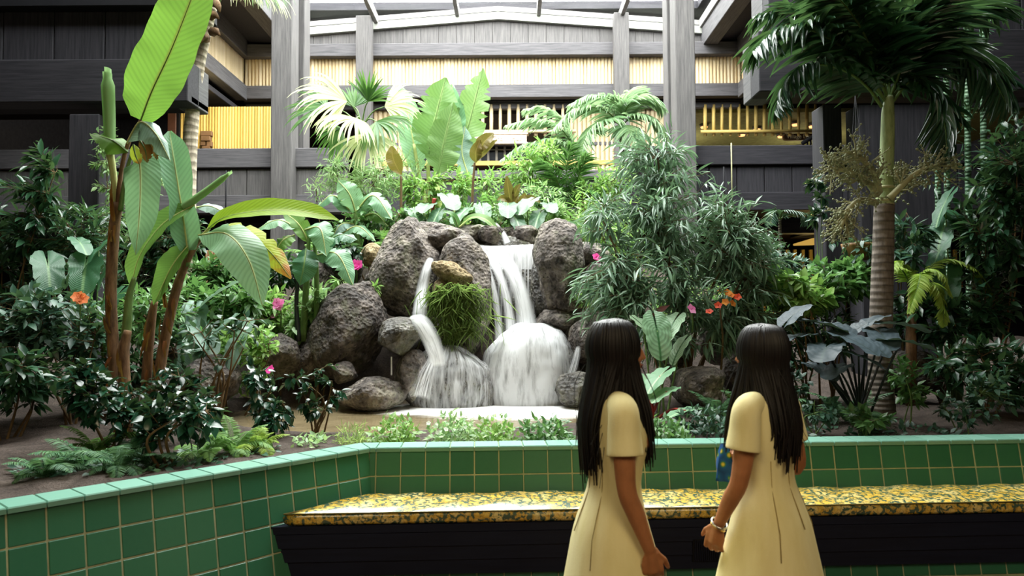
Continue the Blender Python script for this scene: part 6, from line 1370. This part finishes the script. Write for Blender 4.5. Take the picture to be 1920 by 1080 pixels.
# glossy climber on the slim column and the hanging basket
shrub('climbing_vine', 'glossy-leaved climber on the left side of the slim dark column', 'vine', np.array([P(1548, 600, 8.9)[0], 8.9, onground(1548, 8.9)[2]]), [PB(1530, 340, 8.8, 16, 20, .1), PB(1532, 372, 8.8, 16, 14, .1), PB(1534, 402, 8.8, 16, 18, .1)], 22, 6, 'ovate', .12, .05, 'gloss', 'stem_g', 3, .008, .3, .15)
Y = 7.6; c = P(1610, 468, Y); r = empty('hanging_basket', c-UP*.12, 'woven tan hanging basket with trailing leaves left of the ringed palm', 'basket')
m = MB(); w_ = px2m(30, Y); loft(m, [(c+UP*z, w_*k, w_*k) for z, k in ((-.11, .5), (-.08, .72), (-.03, .9), (.03, 1), (.06, 1.04))], 18); m.build('bowl', MT['bamboo_b'], r)
for k in range(3): m = MB(); a = k*2.1; tube(m, [c+np.array([w_*math.cos(a), w_*math.sin(a), .06]), c+UP*1.6], [.002, .002], 4); tube(m, [c+UP*1.6, c+UP*2.3], .002, 4) if k == 0 else None; m.build('cord', MT['black'], r)
lm = MB(); sm = MB()
for k in range(22):
    a = c+np.array([RNG.normal()*.08, RNG.normal()*.08, .06]); e = a+np.array([RNG.normal()*.16, -abs(RNG.normal())*.14, .05-RNG.random()*.28]); twig_leaves(lm, sm, a, e, 6, TP['ovate'], .10, .045, .5)
o = lm.build('foliage', LM['dull'], r); o['kind'] = 'stuff'; sm.build('stem', MT['stem_g'], r)
# grass tuft hanging on the centre boulder
Y = 7.82; r = empty('grass_tuft', P(860, 600, Y), 'shaggy green grass tuft hanging down the big brown boulder between the falls', 'grass'); m = MB(); N = 900
top = np.array([P(858+RNG.normal()*27, 530+RNG.random()*95, Y-.02-.12*RNG.random()) for _ in range(N)])
d = np.stack([RNG.normal(size=N)*.55, -.35-.3*RNG.random(N), -.55-.5*RNG.random(N)+.6*(RNG.random(N) < .25)], -1)
leaves(m, TP['needle'], top, d, np.tile(np.array([0, -1, .4]), (N, 1)), .13+.14*RNG.random(N), np.full(N, .0055), 2.2); o = m.build('grass_blades', LM['grass'], r); o['kind'] = 'stuff'
m = MB(); lm = MB()
for k in range(40):
    a = P(850+RNG.normal()*26, 540+RNG.random()*60, Y); e = a+np.array([RNG.normal()*.06, -.08, -.10-.12*RNG.random()]); twig_leaves(lm, m, a, e, 8, TPL['lance'], .05, .012, .6, tw=.002)
o = lm.build('sprigs', LM['grass'], r); o['kind'] = 'stuff'; m.build('runner', MT['stem_y'], r)
# small plants growing on and between the rocks
for (lab, px, py, Y, rx, ry, nt) in (('little plant between the dark boulder and the tall grey boulder', 706, 540, 8.0, 14, 10, 10), ('tuft on the right end of the mossy slab', 1100, 560, 8.0, 22, 20, 22), ('leafy tuft at the foot of the tall grey boulder', 640, 530, 8.1, 20, 16, 18)):
    b = P(px, py+ry, Y); shrub('small_plant', lab, 'plant', b, [PB(px, py, Y-.05, rx, ry, .1)], nt, 5, 'lance', .10, .022, 'fresh', 'stem_g', 2, .004, .3, .12, lo=True, tw=.002)
# ------------------------------------------------------------------ the two women
def _skin():
    t = NT('tan_skin'); v = t.coord('Object'); f = t.noise(v, 14, 4)
    return t.end(t.pbr(t.ramp(f, [(.3, (150, 98, 62)), (.7, (172, 114, 74))]), .5, .4, t.bump(t.noise(v, 90, 2), .05, .002), Subsurface_Weight=.08, Subsurface_Radius=(.02, .008, .004)))
MT['skin'] = _skin()
def _hair():
    t = NT('black_brown_hair'); u = t.uvp(); x, y, z = t.sep(u)[:3]; f = t.noise(t.comb(t.math('MULTIPLY', x, 3.), t.math('MULTIPLY', y, 30.), z), 1., 3); g = t.n('ShaderNodeNewGeometry').outputs['Random Per Island']
    return t.end(t.pbr(t.ramp(t.math('ADD', t.math('MULTIPLY', f, .5), t.math('MULTIPLY', g, .5)), [(.2, (9, 8, 9)), (.9, (27, 22, 21))]), .48, .3))
MT['hair'] = _hair()
def _cloth():
    t = NT('pale_yellow_cloth'); v = t.coord('Object'); f = t.noise(v, 160, 2); g = t.noise(t.coord('Object', (6, 6, 1.2)), 2, 3)
    return t.end(t.pbr(t.ramp(g, [(.3, (226, 215, 156)), (.7, (238, 229, 178))]), .8, .2, t.bump(t.math('ADD', t.math('MULTIPLY', f, .15), g), .25, .012)))
MT['dress'] = _cloth(); MT['seam'] = plain('seam_thread', (150, 128, 66), .8); MT['silver'] = plain('polished_silver', (206, 206, 204), .2, .5, .02, 8, 1.); MT['gold'] = plain('polished_gold', (206, 170, 92), .22, .5, .02, 8, 1.)
MT['eye_w'] = plain('eye_white', (226, 220, 210), .25); MT['iris'] = plain('brown_iris', (48, 28, 18), .2); MT['lip'] = plain('rose_lip', (150, 74, 62), .5); MT['brow'] = plain('dark_brow', (34, 26, 22), .7); MT['sandal'] = plain('tan_sandal', (110, 78, 48), .7)
def remeshed(name, mb, mat, parent, vox=.005, smooth=3):
    """closes overlapping pieces into one continuous skin"""
    tmp = bpy.data.objects.new('body_source', mb.mesh('body_source', mat)); COL.objects.link(tmp)
    r = tmp.modifiers.new('r', 'REMESH'); r.mode = 'VOXEL'; r.voxel_size = vox; s = tmp.modifiers.new('s', 'SMOOTH'); s.iterations = smooth; s.factor = .5
    me = bpy.data.meshes.new_from_object(tmp.evaluated_get(bpy.context.evaluated_depsgraph_get())); me.name = name
    bpy.data.objects.remove(tmp); me.polygons.foreach_set('use_smooth', np.ones(len(me.polygons), bool))
    if not me.materials: me.materials.append(mat)
    o = bpy.data.objects.new(name, me); COL.objects.link(o); o.parent = parent; return o
def ell(mb, c, r, n=3, R=None):
    v, f = ico(n); p = v*np.array(r)
    if R is not None: p = p @ np.array(R).T
    return mb.add(p+np.array(c), tris=f)
def rotv(v, ax, a):
    ax = nz(np.array(ax, float)); v = np.array(v, float); return v*math.cos(a)+np.cross(ax, v)*math.sin(a)+ax*np.dot(ax, v)*(1-math.cos(a))
def hand(mb, wrist, d, n, thumb_side, curl=(.5, .7, .5), sc=1., spread=.06):
    """d: wrist to knuckles, n: the way the palm faces, thumb_side: towards the thumb"""
    d = nz(np.array(d, float)); n = nz(np.array(n, float)-d*np.dot(n, d)); s = nz(np.array(thumb_side, float)-d*np.dot(thumb_side, d)-n*np.dot(thumb_side, n)); w = np.array(wrist, float)
    R = np.stack([s, d, n], 1); pl = .082*sc
    tube(mb, catmull([w-d*.02, w+d*.01, w+d*pl*.5, w+d*pl*.95], 8), [.0195*sc, .020*sc, .023*sc, .021*sc], 10)
    ell(mb, w+d*pl*.55, (.037*sc, .046*sc, .0135*sc), 3, R)
    ell(mb, w+d*pl*.25+s*.018*sc+n*.006, (.018*sc, .032*sc, .015*sc), 2, R)
    ax = np.cross(d, n); ln = (.90, 1.0, .95, .76)
    for k in range(4):
        o = (1.5-k)*.0205*sc; p = w+d*(pl*(.93-.03*abs(k-1.2)))+s*o; q = [p-d*.03, p]; dd = nz(d+s*(1.5-k)*spread); L = np.array((.042, .027, .021))*ln[k]*sc
        for j in range(3):
            dd = rotv(dd, ax, curl[j]*(1+.08*k)); q.append(q[-1]+dd*L[j])
        tube(mb, q, [.0095*sc, .0092*sc, .0086*sc, .0078*sc, .0062*sc], 8); ell(mb, q[-1], (.0064*sc,)*3, 1)
    tb = w+d*pl*.22+s*.026*sc+n*.004; d1 = nz(d*.72+s*.62+n*.28); q = [tb-d1*.012, tb, tb+d1*.036*sc]; d2 = nz(d1*.8+d*.4-s*.16+n*.25); q += [q[-1]+d2*.028*sc]; q += [q[-1]+nz(d2+n*.2)*.02*sc]
    tube(mb, q, [.012*sc, .0125*sc, .0105*sc, .0095*sc, .007*sc], 8); ell(mb, q[-1], (.007*sc,)*3, 1)
def person(name, label, X, Y, yaw, arms, hair_ends, scale=1., stride=.10, headturn=0., seed=0):
    root = empty(name, (X, Y, 0), label, 'person'); root.rotation_euler = (0, 0, yaw); root.scale = (scale,)*3
    def put(mb, nm, mat, par=root, smooth=True):
        o = bpy.data.objects.new(nm, mb.mesh(nm, mat, smooth)); COL.objects.link(o); o.parent = par; return o
    b = MB(); rg = np.random.default_rng(seed)
    loft(b, [((0, -.005, .70), .10, .07), ((0, -.012, .76), .150, .105), ((0, -.012, .82), .158, .112), ((0, -.004, .90), .138, .092), ((0, 0, .97), .112, .078), ((0, .004, 1.05), .120, .084), ((0, .012, 1.13), .134, .102), ((0, .004, 1.20), .142, .086),
             ((0, -.006, 1.262), .146, .064), ((0, -.008, 1.292), .105, .052), ((0, -.006, 1.318), .056, .050), ((0, -.002, 1.35), .047, .048), ((0, .004, 1.40), .046, .048)], 24)
    for s in (-1, 1):
        ell(b, (s*.062, .075, 1.135), (.05, .045, .05)); ell(b, (s*.143, -.006, 1.258), (.042, .045, .045)); ell(b, (s*.066, -.062, .80), (.066, .052, .07))
    hc = np.array([0, .012, 1.462]); RZ = np.array([[math.cos(headturn), -math.sin(headturn), 0], [math.sin(headturn), math.cos(headturn), 0], [0, 0, 1]])
    hd = MB(); ell(hd, (0, 0, 0.012), (.069, .086, .090), 4); ell(hd, (0, .030, -.052), (.052, .058, .058)); ell(hd, (0, .062, -.088), (.024, .022, .018)); ell(hd, (0, .045, -.02), (.058, .048, .06))
    tube(hd, [(0, .088, .018), (0, .100, -.008), (0, .108, -.026), (0, .094, -.034)], [.008, .0095, .013, .007], 8)
    for s in (-1, 1):
        ell(hd, (s*.010, .096, -.030), (.008, .010, .007), 2); ell(hd, (s*.028, .082, .028), (.022, .012, .008), 2); ell(hd, (s*.040, .066, -.028), (.020, .020, .018), 2)
        ell(hd, (s*.074, -.008, -.012), (.008, .018, .028), 2); 
    ell(hd, (0, .092, -.052), (.020, .010, .006), 2); ell(hd, (0, .090, -.062), (.017, .010, .006), 2)
    for k in range(len(hd.v)): hd.v[k] = hd.v[k] @ RZ.T + hc
    b.add(np.concatenate(hd.v), np.concatenate(hd.q) if hd.q else (), np.concatenate(hd.t), poly=hd.poly)
    for s, fy in ((-1, stride), (1, -stride)):
        tube(b, catmull([(s*.082, -.01, .80), (s*.085, fy*.3, .62), (s*.080, fy*.62+.012, .45), (s*.076, fy*.8-.01, .28), (s*.074, fy, .075)], 20), [.088, .076, .053, .050, .031], 14)
        tube(b, [(s*.074, fy-.045, .04), (s*.074, fy+.02, .045), (s*.077, fy+.09, .03), (s*.079, fy+.155, .022)], [.030, .034, .030, .018], 10); ell(b, (s*.077, fy+.10, .026), (.038, .06, .018))
    for (sh, el, wr, hdir, pn, th, curl) in arms:
        tube(b, catmull([sh, (np.array(sh)*.5+np.array(el)*.5)+np.array([.004, -.004, 0]), el, np.array(el)*.6+np.array(wr)*.4, wr], 18), [.043, .041, .0345, .0335, .0215], 12)
        hand(b, wr, hdir, pn, th, curl, .98)
    remeshed('body', b, MT['skin'], root, .0046)
    e = lambda p: np.array(p) @ RZ.T + hc
    for s in (-1, 1):
        m = MB(); ell(m, e((s*.029, .074, .010)), (.0135, .0125, .0115), 3); ey = put(m, 'eye', MT['eye_w']); m = MB(); ell(m, e((s*.029, .0835, .010)), (.0062, .0042, .0062), 2); put(m, 'iris', MT['iris'], ey)
        m = MB(); tube(m, [e((s*.012, .096, .030)), e((s*.028, .094, .035)), e((s*.046, .080, .030))], [.003, .0035, .002], 6); put(m, 'eyebrow', MT['brow'])
    m = MB(); ell(m, e((0, .098, -.0525)), (.019, .006, .0045), 2); ell(m, e((0, .096, -.061)), (.016, .006, .005), 2); put(m, 'lips', MT['lip'])
    # dress: one continuous A-line shell with short sleeves
    dr = MB(); SD = 44; rings = [(.50, 0, .245, .205), (.60, -.002, .224, .186), (.70, -.006, .202, .163), (.80, -.012, .180, .140), (.88, -.008, .156, .114), (.95, 0, .132, .094), (1.00, .002, .128, .092), (1.06, .006, .136, .100), (1.13, .014, .149, .118), (1.19, .006, .156, .103), (1.240, -.004, .160, .080), (1.276, -.008, .146, .068), (1.299, -.008, .108, .060), (1.312, -.007, .074, .056), (1.322, -.006, .063, .054)]
    vs = []; uv = []; pw_ = 2.25
    for i, (z, cy, rx, ry) in enumerate(rings):
        fold = max(0, (.92-z)/.42)
        for k in range(SD):
            a = 2*PI*k/SD; ca, sa = math.cos(a), math.sin(a); f = 1+.022*fold*math.sin(a*7+seed)+.012*fold*math.sin(a*11+1)
            vs.append((rx*f*math.copysign(abs(ca)**(2/pw_), ca), cy+ry*f*math.copysign(abs(sa)**(2/pw_), sa), z)); uv.append((z, k/SD, 0))
    dr.add(vs, [(i*SD+k, i*SD+(k+1) % SD, (i+1)*SD+(k+1) % SD, (i+1)*SD+k) for i in range(len(rings)-1) for k in range(SD)], uv=uv)
    for (sh, el, *_) in arms:
        sh, el = np.array(sh), np.array(el); d = nz(el-sh); inn = sh-np.array([np.sign(sh[0])*.045, 0, -.012])
        sx = np.sign(sh[0]); p = catmull([sh+np.array([-sx*.095, 0, .030]), sh+np.array([-sx*.05, 0, .016]), sh+np.array([sx*.004, 0, -.002]), sh+d*.085, sh+d*.158], 14); tube(dr, p, [.034, .050, .056, .061, .067], 18, None, False)
        m_ = MB()
    do = put(dr, 'dress', MT['dress']); so = do.modifiers.new('cloth_thickness', 'SOLIDIFY'); so.thickness = .004; so.offset = -1; sb = do.modifiers.new('round', 'SUBSURF'); sb.levels = 1; sb.render_levels = 1
    m = MB(); zz = [r[0] for r in rings][3:13]; tube(m, [(.0, rings[i][1]-rings[i][3]*1.012, rings[i][0]) for i in range(3, 13)], .002, 5); put(m, 'back_seam', MT['seam'], do)
    for s in (-1, 1):
        m = MB(); pts = []
        for i in (2, 3, 4, 5, 6, 7):
            z, cy, rx, ry = rings[i]; a = -PI/2+s*.75; ca, sa = math.cos(a), math.sin(a); pts.append((rx*1.006*math.copysign(abs(ca)**(2/pw_), ca), cy+ry*1.006*math.copysign(abs(sa)**(2/pw_), sa), z))
        tube(m, pts, .0016, 5); put(m, 'dart_seam', MT['seam'], do)
    # hair: cap and long locks, parted in the middle
    h = MB(); v, f = ico(4); sel = v.copy(); keepv = ~((sel[:, 1] > .45) & (sel[:, 2] < .62) & (np.abs(sel[:, 0]) < .8)); mp = -np.ones(len(v), int); ids = np.where(keepv & (sel[:, 2] > -.75))[0]; mp[ids] = np.arange(len(ids)); ff = mp[f]; ff = ff[(ff >= 0).all(1)]
    h.add((v[ids]*np.array([.075, .092, .101])+np.array([0, -.006, .012])) @ RZ.T+hc, tris=ff)
    NL = 620; zb, zf = hair_ends
    for i in range(NL):
        th = rg.uniform(-2.50, 2.50); lay = rg.random(); back = 1/(1+math.exp((abs(th)-1.75)*7)); off = .001+.012*lay
        ax_, ay_, az_ = .074+off, .091+off, .100+off*.7; y0 = .055-.10*rg.random(); sg = 1 if th >= 0 else -1; pts = [hc+RZ @ np.array([sg*.004, y0, .012+az_*math.sqrt(max(.02, 1-(y0/ay_)**2))])]
        for el_ in (62, 38, 14, -10, -28): e_ = math.radians(el_); pts.append(hc+RZ @ np.array([math.sin(th)*math.cos(e_*.85)*ax_, -.006-math.cos(th)*math.cos(e_*.85)*ay_, .012+math.sin(e_)*az_]))
        ze = (zb*back+zf*(1-back))+rg.normal()*.035+.05*(lay < .12); fl = rg.normal()*.012
        xb, yb = .082*math.sin(th)*(1-.1*lay)+fl, -.090-.024*lay-.02*math.cos(th); xf, yf = sg*(.066+.03*lay)+fl, .110+.024*lay
        for t_, z in ((.35, 1.33), (.7, 1.25), (.9, 1.17), (1., ze)):
            z = max(z, ze) if z != ze else ze; ps = pts[5]; xt, yt = xb*back+xf*(1-back), yb*back+yf*(1-back)
            if z < 1.16: yt += .014*back
            pts.append(np.array([ps[0]*(1-t_)+xt*t_, ps[1]*(1-t_)+yt*t_, z]))
        pts = [q for k, q in enumerate(pts) if k == 0 or np.linalg.norm(q-pts[k-1]) > .008]
        tube(h, catmull(pts, 16), [.004, .0075, .008, .008, .0075, .006, .0022], 5, None, False, rg.random()*9)
    for k in range(10):                              # loose wisps
        th = rg.uniform(-2.4, 2.4); a = hc+np.array([math.sin(th)*.10, -math.cos(th)*.12, -.05]); e2 = np.array([math.sin(th)*.15, -.10-.03*math.cos(th) if abs(th) < 1.8 else .13, 1.12+rg.normal()*.05]); tube(h, catmull([a, (a+e2)/2+rg.normal(size=3)*.02, e2], 12), [.002, .0015, .001], 4, None, False)
    put(h, 'hair', MT['hair'])
    for s, fy in ((-1, stride), (1, -stride)):
        m = MB(); box(m, s*.076-.042, s*.076+.042, fy-.07, fy+.175, 0, .012, .004); sd = put(m, 'sandal', MT['sandal'], root, False)
        m = MB(); tube(m, [(s*.076-.042, fy+.08, .01), (s*.076, fy+.085, .062), (s*.076+.042, fy+.08, .01)], .006, 6); put(m, 'strap', MT['sandal'], sd)
    return root
WY = 2.82; wx = P(1150, 800, WY)[0]
W1 = person('person', 'woman in pale yellow dress facing right, black hair to her chest, fist at side', wx, WY, math.radians(8)-PI/2,
    [((.150, -.006, 1.258), (.186, -.006, .985), (.196, .072, .775), (.0, .16, -1), (-1, .1, 0), (.1, 1, .2), (.75, 1.0, .7)),
     ((-.150, -.006, 1.258), (-.188, -.02, .99), (-.196, .02, .775), (.0, .1, -1), (1, .1, 0), (-.1, 1, .2), (.4, .5, .4))], (1.06, 1.10), 1.0, .10, 0., 3)
WY2 = 2.95; wx2 = P(1436, 800, WY2)[0]
W2 = person('person', 'woman in pale yellow dress facing left, seen from behind, silver bangle on wrist', wx2, WY2, math.radians(180-47)-PI/2,
    [((-.150, -.006, 1.258), (-.188, .012, .985), (-.190, .105, .800), (.0, .30, -1), (1, .2, 0), (-.1, 1, .3), (.45, .6, .5)),
     ((.150, -.006, 1.258), (.190, -.03, .995), (.090, .130, 1.045), (-.85, .45, .25), (.0, .0, -1), (.4, .9, .1), (.7, .9, .6))], (1.10, 1.13), .985, .06, 0., 8)
def ring(root, c, ax, R, r, mat, nm):
    ax = nz(np.array(ax, float)); e = nz(np.cross(ax, (0, 1, .3))); f = np.cross(ax, e); m = MB(); N = 24; p = [np.array(c)+R*(math.cos(2*PI*k/N)*e+math.sin(2*PI*k/N)*f) for k in range(N+1)]; tube(m, p, r, 8, None, False)
    o = bpy.data.objects.new(nm, m.mesh(nm, mat)); COL.objects.link(o); o.parent = root; return o
w = np.array((-.190, .105, .800)); dq = nz(w-np.array((-.188, .012, .985)))
ring(W2, w-dq*.012, dq+np.array([.12, 0, .1]), .031, .0042, MT['silver'], 'bangle'); ring(W2, w+dq*.004, dq+np.array([-.2, 0, .1]), .030, .003, MT['gold'], 'bangle')
# blue and yellow printed scarf held in front of the right woman
def w2w(q): a = W2.rotation_euler.z; q = np.array(q)*.985; return np.array([wx2+q[0]*math.cos(a)-q[1]*math.sin(a), WY2+q[0]*math.sin(a)+q[1]*math.cos(a), q[2]])
def _scarf():
    t = NT('blue_printed_cloth'); v = t.coord('Object'); d = t.vor(v, 22.)
    return t.end(t.pbr(t.ramp(d, [(.12, (214, 190, 60)), (.24, (60, 120, 70)), (.34, (20, 84, 140)), (.7, (14, 60, 112))], 'LINEAR'), .7, .3))
m = MB(); vs = []; NU, NVv = 13, 10
for j in range(NVv):
    t = j/(NVv-1)
    for i in range(NU):
        u = i/(NU-1)*2*PI; rr = .014+.026*math.sin(min(1, t*1.25)*PI*.62); rr *= 1+.28*math.sin(u*4+t*3); vs.append(w2w((-.005+rr*math.cos(u), .185+rr*.8*math.sin(u), 1.085-.15*t)))
m.add(vs, [(j*NU+i, j*NU+i+1, (j+1)*NU+i+1, (j+1)*NU+i) for j in range(NVv-1) for i in range(NU-1)], poly=[[(NVv-1)*NU+i for i in range(NU-1)]])
tag(m.build('scarf', _scarf(), None, True, w2w((-.005, .185, .935))), 'small blue and yellow printed scarf held before the right woman\'s waist', 'scarf')
